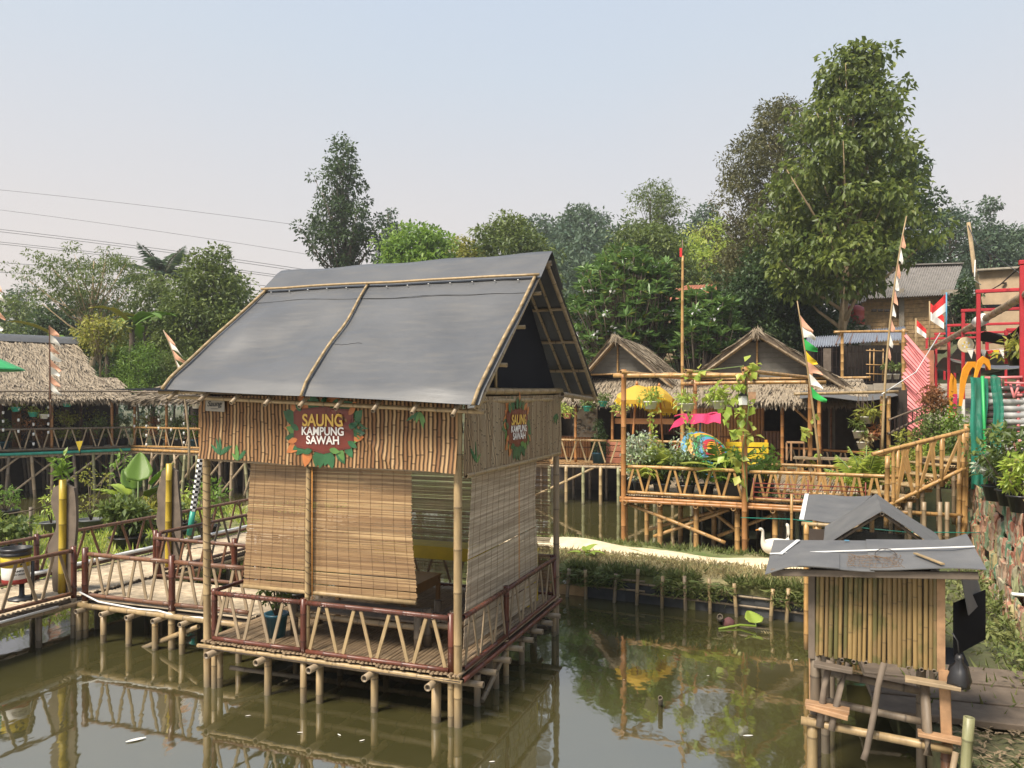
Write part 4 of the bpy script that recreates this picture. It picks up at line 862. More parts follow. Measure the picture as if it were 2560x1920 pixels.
for i in range(7):
    u = 2.95 + i * .4; pole('beam', hu(u, .62, .355), hu(u, 2.05, .355), .032, 'bamboo_grey', lp, seg=9)
    for v in (.70, 1.85): pole('stilt', hu(u + .04, v, -.4), hu(u + .04, v, .35), .035, 'bamboo_pale' if v < 1 else 'bamboo_old', lp, seg=9)
pole('brace_pole', hu(4.5, .75, -.05), hu(3.6, .75, .32), .028, 'bamboo_pale', lp)
for u in (5.46, 6.78): pole('edge_beam', hu(u, -3.2, .42), hu(u, 2.2, .42), .032, 'bamboo_grey', wk); pole('edge_beam', hu(u, 2.1, .42), hu(u, 8, .42), .032, 'bamboo_pale', wk)
for i in range(14):
    v = -2.9 + i * .8
    for u in (5.55, 6.7): pole('stilt', hu(u, v, -.4), hu(u, v, .44), .034, 'bamboo_old', wk, seg=8)
tag(tube('pvc_pipe', [hu(5.43, -3.2, .47), hu(5.43, -1.0, .455), hu(5.43, .45, .45)], .016, 'pvc', None, 8), 'white pvc pipe along the near edge of the walkway', 'pipe')
tag(tube('pvc_pipe', [hu(6.72, 1.0, .60), hu(6.71, 5.0, .60), hu(6.7, 7.8, .6)], .028, 'pvc', None, 8), 'pale pipe lying along the far side of the walkway', 'pipe')
tag(tube('hose', [hu(5.42 - .0 * i, .70, z) if False else hu(5.42 - .31 * i, .735, z) for i, z in enumerate((.56, .47, .455, .44, .45, .41, .43, .40, .42))], .011, 'pvc', None, 6), 'thin white hose sagging along the landing edge', 'hose')
st = thing('standpipe', 'white pvc standpipe with elbow tap behind the landing', 'standpipe', hu(4.05, 2.3, 0)); tube('pipe', [hu(4.05, 2.3, -.3), hu(4.05, 2.3, 1.12)], .018, 'pvc', st, 8); tube('elbow', [hu(4.05, 2.3, 1.10), hu(4.06, 2.3, 1.15), hu(4.14, 2.3, 1.16), hu(4.19, 2.3, 1.10)], .024, 'pvc', st, 8); tube('nozzle', [hu(4.0, 2.3, 1.14), hu(3.95, 2.28, 1.06)], .013, 'black_plastic', st, 6)

# totem boards with yellow bamboo, one at each side of the landing's mouth
for (u, v, zt, seed, lb) in ((5.80, .80, 1.92, 5, 'wavy edged weathered plank with yellow bamboo strip, nearer of the two totems'), (5.72, 2.45, 2.0, 9, 'wavy edged plank with yellow bamboo strip, farther totem beside the big leaves')):
    random.seed(seed); t = thing('totem_board', lb, 'totem', hu(u, v, .5), 'totem boards'); b = hu(u, v, .505); x = V((.96, -.28, 0)).normalized(); y = V((.28, .96, 0)).normalized(); K = 22; hh = zt - .505; vs = []
    for i in range(K + 1):
        f = i / K; r_ = .5 if f < .93 else .5 * math.sqrt(max(0, 1 - ((f - .93) / .07) ** 2)) * 1.0
        wl_ = .19 + .05 * math.sin(f * 9 + seed) * (1 if f < .9 else .3) + .03 * math.sin(f * 17 + 1) ; wr_ = .165 + .03 * math.sin(f * 6 + seed * 2)
        k = max(.05, r_ * 2)
        for sy in (-.02, .02): vs += [b + x * (-wl_ * k) + y * (sy + .05) + UP * f * hh * .97, b + x * (wr_ * k) + y * (sy + .05) + UP * f * hh * .97]
    fs = []
    for i in range(K):
        a = i * 4; fs += [(a, a + 1, a + 5, a + 4), (a + 3, a + 2, a + 6, a + 7), (a + 2, a, a + 4, a + 6), (a + 1, a + 3, a + 7, a + 5)]
    fs += [(0, 2, 3, 1), (K * 4, K * 4 + 1, K * 4 + 3, K * 4 + 2)]; mk('plank', vs, fs, 'wood_weathered', t)
    pole('bamboo_strip', b + UP * -.003, b + x * .02 + UP * hh, .044, 'bamboo_yellowpaint', t, seg=12)
    if seed == 5: co, fa, cl = clump_leaves(np.array([b + UP * (hh + .06 + .05 * i) + x * .03 * (-1) ** i for i in range(5)]), .07, 16, .12, .4, 1.0, -.2); npmesh('sprouting_leaves', co, fa, 'leaf_bright', t, cl=cl)
random.seed(21)
# waste bucket on its stand
b0 = gz(40, 1497, .51); bk_ = thing('waste_bucket', 'white and yellow waste bucket with dark rim on an iron stand', 'bucket', b0); c = b0 + UP * .20
lathe('stand_base', [(.15, 0), (.15, .012), (.05, .03), (.03, .05), (.028, .2)], b0 + V((.07, 0, 0)), 'black_plastic', bk_); tube('stand_post', [b0 + V((.19, .02, .01)), b0 + V((.19, .02, .5))], .02, 'black_plastic', bk_, 8)
lathe('body', [(.145, 0), (.150, .09), (.158, .33)], c, 'paint_white', bk_, 28); lathe('band', [(.1465, .0), (.1485, .03), (.1487, .05), (.1472, .06)], c, 'tank_red', bk_, 28); lathe('yellow_band', [(.1555, .20), (.1595, .335), (.157, .335)], c, 'paint_yellow', bk_, 28)
lathe('rim', [(.158, .33), (.172, .335), (.172, .36), (.165, .365), (.165, .385), (.174, .39), (.174, .42), (.155, .42), (.15, .30)], c, 'black_plastic', bk_, 28)
def curved_text(body, size, wdt, z, rad, mat, par, cc, ang0, bold=.001):
    o = text_mesh('lettering', body, size, mat, par, (0, 0, 0), (1, 0, 0), (0, 1, 0), bold, 0, wdt); l = wl(par)
    for vt in o.data.vertices: p = vt.co + l; a = ang0 + p.x / rad; vt.co = cc + V((math.cos(a) * rad, math.sin(a) * rad, z + p.y)) - l
a0 = math.atan2(-c.y, -c.x) + .25
curved_text('SAMPAH', .034, .15, .155, .1555, 'ink', bk_, c, a0); curved_text('NON ORGANIK', .026, .17, .115, .1545, 'ink', bk_, c, a0)
for k in range(3):                                                                  # chasing arrows mark
    aa = k * 2 * math.pi / 3 + .5; m = MB(); pts = []
    for j in range(5): q = aa + j * .32; pts.append((math.cos(q) * .035, math.sin(q) * .035))
    prof = [.010, .010, .010, .018, .001]; vs = []
    for (x, z), w_ in zip(pts, prof):
        for s_ in (-1, 1): a = a0 + (x * (1 + s_ * w_ / .035)) / .16; vs.append(c + V((math.cos(a) * .1605, math.sin(a) * .1605, .265 + z * (1 + s_ * w_ / .035))))
    mk('recycling_arrow', vs, [(i * 2, i * 2 + 1, i * 2 + 3, i * 2 + 2) for i in range(4)], 'ink', bk_)

# ---------------------------------------------------------------- garden plants on the left bank
al = thing('elephant_ear', 'big elephant ear plant with huge bright heart-shaped leaves', 'plant', gz(325, 1335, .3))
b = wl(al)
for az, el, st_, ln, wd, mt, dr in ((2.75, 1.2, .75, .62, .42, 'leaf_lime', .9), (1.9, 1.45, 1.0, .66, .50, 'leaf_bright', -.5), (.35, 1.3, .95, .62, .50, 'leaf_bright', .0), (.9, 1.1, .8, .5, .4, 'leaf_mid', .7), (2.2, 1.25, 1.0, .5, .36, 'leaf_bright', .8), (3.3, 1.1, .7, .6, .4, 'leaf_lime', .6), (-.2, 1.2, .75, .5, .4, 'leaf_mid', .7), (2.5, 1.35, .85, .55, .42, 'leaf_bright', .1)): big_leaf('leaf', b + V((0, .3, 0)), az, el, st_, ln, wd, mt, al, droop=dr)
potted('potted_shrub', 'dense long-leaved green shrub in a broad black tub below the elephant ear', gz(320, 1368, .33), .30, .2, 'black_plastic', 'leaf_mid', .36, .55, 40, 24, .15, shape='bush')
potted('potted_shrub', 'thin potted sapling with ferny leaves between the two totems', gz(228, 1330, .33), .26, .26, 'grey_plastic', 'leaf_yellow', .28, .95, 18, 10, .08)
potted('potted_shrub', 'young shrub in a black tub left of the nearer totem', gz(15, 1300, .33), .26, .22, 'black_plastic', 'leaf_bright', .3, .4, 20, 12, .09)
potted('potted_shrub', 'broad-leaved potted shrub at the far left edge of the garden', gz(20, 1385, .33), .24, .15, 'black_plastic', 'leaf_mid', .34, .4, 30, 16, .13)
potted('potted_shrub', 'bright leafy plant behind the left totem', gz(128, 1330, .33), .2, .2, 'grey_plastic', 'leaf_lime', .18, .6, 14, 10, .10)
potted('potted_shrub', 'yellow-green bush right of the farther totem', gz(462, 1330, .33), .22, .2, 'black_plastic', 'leaf_lime', .26, .55, 22, 12, .10)
potted('potted_shrub', 'leafy shrub in a black pot beside the checkered pole', gz(520, 1342, .33), .22, .22, 'black_plastic', 'leaf_bright', .34, .8, 26, 14, .10)
potted('potted_shrub', 'yellow croton beside the foot of the farther totem', gz(378, 1325, .33), .18, .18, 'black_plastic', 'leaf_yellow', .26, .4, 24, 14, .14)
potted('potted_shrub', 'small plant in a black pot near the checkered pole foot', gz(440, 1352, .33), .2, .2, 'black_plastic', 'leaf_mid', .24, .35, 20, 12, .10)
bs_ = thing('bare_shrub', 'sparse shrub of bare branches with leaf tufts above the elephant ear', 'shrub', gz(318, 1300, .3)); b = wl(bs_); m = MB(); tips = []
for px, py in ((290, 1150), (312, 1140), (330, 1158), (275, 1175), (300, 1185)): e = at(px, py, b.y + random.uniform(-.2, .3)); m.tube([b, b.lerp(e, .55) + V((0, 0, .15)), e], [.03, .018, .008], 5); tips.append(e)
m.build('branches', 'bark', bs_, smooth=True); co, fa, cl = clump_leaves(np.array(tips), .14, 14, .13, .4, .7, -.1); tag(npmesh('leaf_tufts', co, fa, 'leaf_bright', bs_, cl=cl), kind='stuff')
gst = thing('garden_stake', 'short weathered bamboo stake with a dark cord in the garden at far left', 'stake', gz(75, 1370, .3)); pole('stake', gz(75, 1370, .3), at(77, 1268, gz(75, 1370, .3).y), .03, 'bamboo_old', gst); tube('cord', [at(20, 1285, 14.2), at(76, 1276, 13.2), at(140, 1258, 14)], .012, 'rope', gst)

# checkered pole with its paper note
cp = thing('checkered_pole', 'leaning pole wrapped in black and white checkered cloth with a paper note', 'pole', at(470, 1360, 12.5)); b = wl(cp); dtop = b.y; tp = at(527, 985, dtop)
x, y, dn0 = frame(tp - b)
for mat_, par_ in (('check_white', 0), ('check_black', 1)):
    vs, fs = [], []; NR, SG = 58, 6
    a_, e_ = b.lerp(tp, .22), b.lerp(tp, .72)
    for i in range(NR + 1):
        for k in range(SG): q = 2 * math.pi * k / SG; vs.append(a_.lerp(e_, i / NR) + (x * math.cos(q) + y * math.sin(q)) * .05)
    for i in range(NR):
        for k in range(SG):
            if (i // 2 + k) % 2 == par_: fs.append((i * SG + k, i * SG + (k + 1) % SG, (i + 1) * SG + (k + 1) % SG, (i + 1) * SG + k))
    mk('checkered_cloth', vs, fs, mat_, cp, None)
pole('pole', b + UP * -.1, tp, .032, 'bamboo_green', cp); tube('green_cloth', [b.lerp(tp, .72), b.lerp(tp, .97)], [.044, .036], 'teal_plastic', cp, 8); tube('green_cloth', [b.lerp(tp, .06), b.lerp(tp, .22)], [.05, .046], 'teal_plastic', cp, 8)
nt_ = sheet('paper_note', lambda s, t: at(502 + 18 * s - 2 * t, 1133 - 38 * t + 3 * s, dtop - .10 - .03 * math.sin(3 * s)), 4, 4, .002, 'paper', cp)
for k in range(4): bar('print_line', at(506, 1120 - 6 * k, dtop - .135), at(514, 1121 - 6 * k, dtop - .135), .012, .002, 'ink', nt_, up=(0, 1, 0))

# ================================================================ LEFT RESTAURANT ON STILTS
LA, LB, LC = V((-19.5, 19.6, 0)), V((-12.46, 25.2, 0)), V((-7.6, 22.9, 0)); ZD = 1.42
lr = thing('left_restaurant', 'long thatched bamboo restaurant on stilts across the far left water', 'restaurant', V((-13, 26, 0)))
def wing(a, b, depth, nsl):
    d = (b - a).normalized(); n_ = V((-d.y, d.x, 0)); n_ = n_ if n_.y > 0 else -n_; Ln = (b - a).length
    dk_ = deck(lr, a, d, n_, Ln, depth, ZD, nsl, 'slat_pale', along='u')
    return d, n_, Ln
d1, n1, L1 = wing(LA, LB, 2.2, 30); d2, n2, L2 = wing(LB, LC, 2.2, 30)
for a, b, n_, mt in ((LA, LA.lerp(LB, .55), 10, 'bamboo_old'), (LA.lerp(LB, .55), LB, 8, 'bamboo_old'), (LB, LC, 9, 'bamboo_gold')): railing(lr, a, b, ZD + .04, ZD + .66, n_, mt, 'bamboo_grey', .032, .02)
for a, b, k in ((LA, LB, 16), (LB, LC, 11)):
    d = (b - a); nn = V((-d.y, d.x, 0)).normalized(); nn = nn if nn.y > 0 else -nn
    for i in range(k + 1):
        p = a + d * (i / k); tl = random.uniform(-.15, .15)
        pole('stilt', p + V((tl, 0, -.4)), p + UP * (ZD - .05), .05, random.choice(['bamboo_green', 'bamboo_grey', 'bamboo_old']), lr, seg=7, gap=.4)
        if i % 2 == 0: q = a + d * min(1, (i + 2.5) / k); pole('brace_pole', p + UP * .1, q + UP * (ZD - .15), .035, 'bamboo_grey', lr, seg=6); 
        if i % 3 == 1: q = a + d * max(0, (i - 2) / k); pole('brace_pole', p + UP * .2 + nn * .8, q + UP * (ZD - .15) + nn * .8, .035, 'bamboo_old', lr, seg=6)
        for row in (1.0, 2.1): pole('stilt', p + nn * row + d * (random.uniform(-.02, .02)) + UP * -.4, p + nn * row + UP * (ZD - .05), .045, 'bamboo_old', lr, seg=6, gap=.5)
    pole('edge_beam', a + UP * (ZD - .06) - nn * .04, b + UP * (ZD - .06) - nn * .04, .045, 'teal_plastic' if k == 16 else 'bamboo_gold', lr); pole('edge_beam', a + UP * (ZD - .16), b + UP * (ZD - .16), .05, 'bamboo_grey', lr)
    box('shade_backing', (a + b) / 2 + nn * 2.6 + UP * (ZD / 2 - .3), (d.length, .1, ZD + .4), math.atan2(d.y, d.x), 'interior', lr)  # near-black sheet added to stand for the shade behind the stilts
    # back wall: dark, with bamboo panels in front
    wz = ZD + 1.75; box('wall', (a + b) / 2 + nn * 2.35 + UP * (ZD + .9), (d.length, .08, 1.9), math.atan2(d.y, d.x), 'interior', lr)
    for i in range(k * 2):
        if (i * 7 + k) % 5 in (0, 1): continue
        f0, f1 = i / (k * 2), (i + .92) / (k * 2); pa = a + d * f0 + nn * 2.27; pb = a + d * f1 + nn * 2.27; mm = MB(); c_ = 7
        hh = 1.7 if (i // 2) % 3 == 1 else .62
        for j in range(c_): p = pa.lerp(pb, (j + .5) / c_); mm.tube([p + UP * ZD, p + UP * (ZD + hh)], (pb - pa).length / c_ * .46, 6)
        tag(mm.build('bamboo_panel', random.choice(['bamboo_orange', 'bamboo_rust']), lr, smooth=True), kind='stuff')
    for i in range(0, k + 1, 3): p = a + d * (i / k) + nn * .12; pole('post', p + UP * ZD, p + UP * (ZD + 1.72), .045, 'bamboo_orange', lr, seg=8)
    for i in range(0, k + 1, 2): p = a + d * (i / k) + nn * 2.2; pole('post', p + UP * ZD, p + UP * (ZD + 1.9), .05, 'bamboo_rust', lr, seg=7)
# lean-to thatch bands and the big roof
for a, b, n_ in ((LA, LB, 9000), (LB, LC + (LC - LB).normalized() * .3, 7000)):
    d = (b - a).normalized(); nn = V((-d.y, d.x, 0)); nn = nn if nn.y > 0 else -nn
    thatch_slope(lr, a - nn * .15 + UP * (ZD + 1.62), b - nn * .15 + UP * (ZD + 1.62), b + nn * 2.3 + UP * (ZD + 2.32), a + nn * 2.3 + UP * (ZD + 2.32), n_, ln=.6)
    pole('purlin', a + UP * (ZD + 1.82) - nn * .05, b + UP * (ZD + 1.84) - nn * .05, .03, 'bamboo_old', lr)
r1, e1 = at(184, 856, 28.5), at(248, 964, 25.9); r0, e0 = r1 - d1 * 9, e1 - d1 * 9
thatch_slope(lr, e0, e1, r1, r0, 14000, ln=.75)
thatch_slope(lr, e1 + n1 * 6.0, e0 + n1 * 6.0, r0, r1, 1500, ln=.75)
sheet('ridge_cap', lambda s, t: (r0.lerp(r1 + d1 * .15, s) + (n1 * (t - .5) * .7) + UP * (.20 - 1.1 * (t - .5) ** 2)), 12, 6, .02, 'tarp', lr)
mk('gable_wall', [e1 + d1 * -.3, e1 + d1 * -.3 + n1 * 5.3, r1 + d1 * -.3 + UP * -.2, e1 + d1 * -.4, e1 + d1 * -.4 + n1 * 5.3, r1 + d1 * -.4 + UP * -.2], [(0, 1, 2), (5, 4, 3), (0, 3, 4, 1), (1, 4, 5, 2), (2, 5, 3, 0)], 'interior', lr)
# a small thatch knot where the right wing meets
# rows of hanging white cup strings
def cups(t, p, n, dz, r=.028):
    tube('string', [p, p - UP * (dz * n)], .004, 'rope', t, 4)
    for k in range(n): lathe('cup', [(r * .75, -.04), (r, .035), (r * .6, .05)], p - UP * (dz * (k + .6)), 'pvc', t, 8)
for i in range(11):
    f = (i + .5) / 11; base = LA.lerp(LB, .50 + .95 * f * .5 / .5 * .5) if i < 6 else LB.lerp(LC, (i - 6) / 5 * .52 + .03)
    nn = n1 if i < 6 else n2; p = base - nn * .02 + UP * (ZD + 1.58 - .1 * (i % 2)); t = thing('cup_string', f'{ORD[i]} string of white cups from the left under the far thatched eave', 'hanging string', p, 'strings of white cups')
    cups(t, p, 3 + (i * 5) % 3, .34 - .04 * (i % 3), .035)
# potted plants standing along its rail
mats_ = ['leaf_mid', 'leaf_red', 'leaf_yellow', 'leaf_mid', 'leaf_mid', 'leaf_yellow', 'leaf_red', 'leaf_variegated', 'leaf_mid', 'leaf_bright', 'leaf_mid']
for i, (px, big, pm) in enumerate(((5, .36, 'blue_plastic'), (80, .42, 'black_plastic'), (162, .42, 'black_plastic'), (247, .34, 'black_plastic'), (306, .32, 'black_plastic'), (351, .28, 'black_plastic'), (394, .28, 'black_plastic'), (424, .30, 'grey_plastic'), (449, .28, 'black_plastic'), (486, .26, 'blue_plastic'), (516, .24, 'blue_plastic'))):
    k = (px - CX) / F; a, d = (LA, d1) if px < 329 else (LB, d2); nn = n1 if px < 329 else n2; a = a + nn * .38; s_ = (k * a.y - a.x) / (d.x - k * d.y); loc = a + d * s_ + UP * (ZD + .008)
    potted('potted_shrub', f'{ORD[i]} potted shrub from the left along the far left deck rail', loc, .20, .28, pm, mats_[i], big, .85 if i in (1, 2) else .7, 34, 14, .10, shape='tiers' if i % 2 == 0 else 'bush', group='potted shrubs on the far left deck')
# hanging baskets under its eave
def hanging(label, p, drop, r, mat, leafm, group, trail=.12, n=14, leaf=.07, h=None, cat='hanging pot'):
    h = h or r * 1.1; p = V(p); t = thing('hanging_pot', label, cat, p - UP * (drop + h), group); c = p - UP * (drop + h)
    for k in range(3): a = k * 2.1 + .4; tube('cord', [p, c + V((math.cos(a) * r, math.sin(a) * r, h))], .004 if p.y < 20 else .007, 'rope', t, 4)
    lathe('pot', [(r * .7, 0), (r, h * .85), (r * 1.08, h * .85), (r * 1.08, h), (r * .9, h), (r * .88, h * .8)], c, mat, t, 12, loc=c)
    cs = np.array([c + V((random.uniform(-1, 1) * r, random.uniform(-1, 1) * r, h + random.uniform(-.2, 1) * trail)) for _ in range(n)]); co, fa, cl = clump_leaves(cs, r * .8, 10, leaf, .35, .7, .3); npmesh('foliage', co, fa, leafm, t, cl=cl); return t
for i, (px, py) in enumerate(((40, 1012), (83, 1025), (110, 1030), (168, 1000), (490, 1004))):
    k = (px - CX) / F; a, d = (LA, d1) if px < 329 else (LB, d2); nn = n1 if px < 329 else n2; a = a + nn * .05; s_ = (k * a.y - a.x) / (d.x - k * d.y); p = a + d * s_; zz = H - (py + 18 - HY) / F * p.y
    hanging(f'{ORD[i]} hanging pot from the left under the far thatched eave', p + UP * (ZD + 1.66), ZD + 1.66 - zz - .16, .13, 'pot_white' if i in (2, 4) else 'teal_plastic', 'leaf_lime', 'hanging pots under the far left eave', .1, 14, .08, .15)
cl_ = thing('climbing_plant', 'tangled climbing plant before the far bamboo wall', 'plant', LA.lerp(LB, .86) + n1 * 1.6 + UP * ZD); b = wl(cl_); cs = profile_centers(22, (b.x, b.y, b.z), 1.5, [(0, .9), (.5, 1.0), (1, .7)], flat=.3); co, fa, c2 = clump_leaves(cs, .14, 8, .12, .5); npmesh('foliage', co, fa, 'leaf_yellow', cl_, cl=c2); tube('stem', [b, b + UP * 1.4], .015, 'bark', cl_)
tb = thing('counter', 'brown wooden counter inside the far left restaurant', 'counter', LA.lerp(LB, .40) + n1 * 1.1 + UP * ZD); box('counter_top', wl(tb) + UP * .74, (.7, .4, .05), math.atan2(d1.y, d1.x), 'wood_crate', tb); box('counter_body', wl(tb) + UP * .36, (.62, .34, .71), math.atan2(d1.y, d1.x), 'pot_terracotta', tb)
b = thing('paper_sign', 'yellow and red triangular sign standing on the far left deck', 'sign', at(198, 1110, 23.9)); c = at(198, 1116, 23.9); mk('board', [c + V((-.11, 0, .15)), c + V((.11, 0, .17)), c + V((.0, 0, -.16)), c + V((-.11, .02, .15)), c + V((.11, .02, .17)), c + V((.0, .02, -.16))], [(2, 1, 0), (3, 4, 5), (0, 1, 4, 3), (1, 2, 5, 4), (2, 0, 3, 5)], 'paint_yellow', b); tube('stand', [c + V((0, .03, .2)), c + V((0, .05, -.25))], .015, 'black_plastic', b)
# green parasol corner at the very left edge
gp_ = thing('green_parasol', 'green parasol edge at the far left border', 'parasol', at(-60, 1130, 16)); c = at(-78, 905, 16); lathe('canopy', [(1.0, 0), (.98, .03), (.5, .27), (.02, .42), (.02, .38), (.5, .22), (.96, -.01)], c - UP * .16, 'paint_green', gp_, 10, smooth=False); tube('pole', [c + UP * .2, c - UP * 2.9], .025, 'pvc', gp_, 8)

# ---------------------------------------------------------------- tasselled festival poles
def festival_pole(label, base, top, segs, mats, curve=0.0, r=.025, flag=(.3, .25), side=1, bend_tip=0, pm='bamboo_grey', start=.98, end=.35):
    base, top = V(base), V(top); t = thing('festival_pole', label, 'flag pole', base, 'festival poles'); pts = []
    for i in range(13): f = i / 12; pts.append(base.lerp(top, f) + V((curve * 4 * f * (1 - f) + bend_tip * max(0, f - .7) ** 2 * 6, 0, 0)))
    tube('pole', pts, [r * (1 - .6 * i / 12) for i in range(13)], pm, t, 7)
    def P(f): f = max(0, min(.9999, f)) * 12; i = int(f); return pts[i].lerp(pts[i + 1], f - i)
    st = (start - end) / segs
    for k in range(segs):
        f1 = start - st * k; f0 = f1 - st * 1.02; a, b_ = P(f1), P(f0); out = V((side * flag[0] * random.uniform(.8, 1.2), -.12 * flag[0], -flag[1] * random.uniform(.2, .7)))
        tip = a.lerp(b_, .75) + out; sheet('pennant', lambda s, q: a.lerp(b_, q).lerp(tip + (b_ - a) * (q - .5) * .25, s) + V((0, .14 * math.sin(s * 4 + k + q * 3) * flag[0] * s, .12 * flag[1] * math.sin(s * 3.1) * math.sin(k * 1.7))), 6, 5, .004, mats[k % len(mats)], t)
    return t
OW = ['flag_orange', 'flag_white']
festival_pole('tall festival pole with orange and white pennants standing in the far left water', gz(128, 1238, -.2), at(124, 815, 22), 8, OW, 0, .05, (.34, .3), 1, 0, 'bamboo_rust', 1.0, .66)
festival_pole('bent festival pole with orange and white pennants behind the black roof', at(470, 1200, 16), at(415, 825, 16), 6, OW, .18, .03, (.22, .3), 1, -.1, 'bamboo_grey', 1.0, .62)
festival_pole('festival pole with faded pennants cut by the left picture edge', at(-40, 1300, 14), at(-18, 690, 14), 4, OW, 0, .03, (.22, .3), 1, 0, 'bamboo_grey', 1.0, .8)

# ---------------------------------------------------------------- power lines
for i, (y0, y1, dd_) in enumerate(((463, 560, 95), (510, 628, 95), (560, 668, 90), (566, 674, 90.6), (593, 692, 88), (598, 697, 88.6), (648, 722, 85), (674, 735, 85))):
    pts = []
    for k in range(13): f = k / 12; pts.append(at(-120 + 1020 * f, y0 + (y1 - y0) * f * 1.25 - 30 * math.sin(math.pi * f) * 0 + 26 * (f * f - f), dd_))
    tag(tube('power_line', pts, .022 if i < 2 else .032, 'grey_plastic', None, 4), f'{ORD[i]} thin power line from the top crossing the left sky', 'cable', 'power lines')

# ================================================================ TREES
def T(px, py_base, d): return at(px, py_base, d)
def ztop(py, d): return H - (py - HY) / F * d
def tr(name, label, px, d, ytop, ybot, half, prof, mat, ncl, crad, per, leaf, gz_=None, **kw):
    g = ground_h((px - CX) / F * d, d) if gz_ is None else gz_; b = V(((px - CX) / F * d, d, g - .1)); k = half / F * d
    return tree(name, label, b, ztop(ybot, d), ztop(ytop, d), [(t, r * k) for t, r in prof], ncl, crad, per, leaf, mat, **kw)
RND = [(0, .75), (.3, 1), (.62, .9), (.85, .62), (1, .3)]; CONE = [(0, .7), (.2, 1), (.6, .62), (1, .1)]; SPREAD = [(0, .35), (.35, .8), (.7, 1), (1, .45)]
BGT = 'trees behind the restaurants'
# left group
tr('acacia_tree', 'airy flat-topped tree with pale forking trunk on the left', 235, 36, 628, 790, 140, SPREAD, 'leaf_mid', 120, .52, 60, .17, trunk=.22, bark='bark_pale', squash=.4, fill=.2, limbs=34, group=BGT, aspect=.35)
tr('broadleaf_tree', 'dense rounded tree with yellow lit side left of the black roof', 505, 33, 622, 960, 95, [(0, 1.0), (.3, 1.15), (.55, .9), (.75, .6), (1, .22)], 'leaf_mid', 260, .62, 80, .20, trunk=.25, group=BGT, lean=(.5, 0))
tr('broadleaf_tree', 'dark green tree just behind the yellow-lit tree', 575, 40, 690, 960, 75, RND, 'leaf_mid', 120, .7, 60, .22, group=BGT)
tr('shrub_tree', 'low feathery light green bush at the water edge left of the pavilion', 345, 29, 862, 990, 62, RND, 'leaf_bright', 110, .35, 70, .13, cat='bush', group=BGT, trunk=.06, aspect=.25)
tr('shrub_tree', 'feathery bush close beside the pavilion roof on its left', 432, 29.5, 880, 985, 55, RND, 'leaf_mid', 90, .35, 70, .13, cat='bush', group=BGT, trunk=.06, aspect=.25)
tr('broadleaf_tree', 'hazy rounded tree mass at the far left edge', 40, 46, 745, 960, 90, RND, 'leaf_mid', 160, .8, 60, .24, group=BGT)
tr('broadleaf_tree', 'dark shaded tree under the airy flat-topped tree', 175, 41, 750, 960, 85, RND, 'leaf_dark', 150, .75, 60, .24, group=BGT)
tr('broadleaf_tree', 'mid green tree between the palm and the bananas', 385, 40, 690, 960, 70, RND, 'leaf_mid', 130, .7, 60, .22, group=BGT)
tr('broadleaf_tree', 'dark tree low behind the banana plants', 290, 44, 770, 985, 90, RND, 'leaf_dark', 130, .8, 60, .24, group=BGT)
tr('small_tree', 'slender tree with a bare pale stem beside the thatched roof', 248, 28.5, 800, 880, 45, SPREAD, 'leaf_yellow', 34, .4, 40, .16, trunk=.10, bark='bark_pale', group=BGT)
tr('bare_tree', 'thin half-bare treetop at the far left skyline', 45, 60, 715, 790, 38, SPREAD, 'leaf_blue', 22, .5, 20, .3, group=BGT)
palm('palm_tree', 'feather palm rising between the trees on the left', at(405, 985, 44) , ztop(690, 44) - ztop(985, 44), 18, 2.6, .10, 'leaf_blue', 'palm tree', .2, 26, .30, (-.1, 1.25), group=BGT, stem='bark')
for i, (px, py, d, hh, lb) in enumerate(((330, 985, 30, 2.6, 'banana plant with torn upright leaves beside the bushes'), (270, 990, 31, 1.7, 'banana plant with a broad drooping leaf above the thatch'), (365, 985, 33, 3.1, 'tall banana plant with yellowing leaves under the palm'), (160, 985, 31, 1.9, 'banana plant behind the left thatched ridge'), (95, 985, 32, 1.6, 'banana plant at the left behind the grey ridge cap'))):
    t = thing('banana_plant', lb, 'banana plant', at(px, py, d), 'banana plants'); b = wl(t); tube('stem', [b - UP * .6, b + UP * hh * .5, b + UP * hh], [.16, .13, .09], 'bark', t, 8)
    for k in range(8): big_leaf('leaf', b + UP * hh * .93, k * 2.4 + i, random.uniform(.7, 1.3), .3, random.uniform(1.5, 2.2), .5, random.choice(['leaf_bright', 'leaf_mid', 'leaf_yellow']), t, heart=False, droop=random.uniform(.8, 1.9), tears=.25)
# centre
tr('tall_tree', 'tall narrow tree with open lower branches rising behind the roof', 855, 46, 335, 665, 82, [(0, .55), (.15, .85), (.34, 1.0), (.5, .66), (.75, .58), (.92, .32), (1, .1)], 'leaf_dark', 175, .48, 46, .25, trunk=.22, limbs=70, fill=.15, jit=.28, group=BGT, lean=(.1, 0))
tr('tall_tree', 'small dark spire-shaped tree beside the tall one', 970, 50, 512, 665, 42, CONE, 'leaf_blue', 46, .36, 40, .23, group=BGT, lean=(0, 0))
tr('broadleaf_tree', 'bright green rounded tree above the middle of the roof ridge', 1050, 38, 566, 760, 92, RND, 'leaf_bright', 170, .55, 70, .24, group=BGT)
tr('broadleaf_tree', 'yellowish green tree right of the bright rounded tree', 1150, 41, 605, 760, 60, RND, 'leaf_yellow', 100, .55, 60, .22, group=BGT)
tr('broadleaf_tree', 'broad mid green tree just left of the roof peak', 1275, 42, 553, 780, 110, RND, 'leaf_mid', 200, .62, 70, .25, group=BGT)
tr('far_tree', 'hazy treetop on the skyline behind the roof peak', 1450, 75, 525, 720, 95, RND, 'leaf_blue', 170, 1.0, 56, .4, group=BGT)
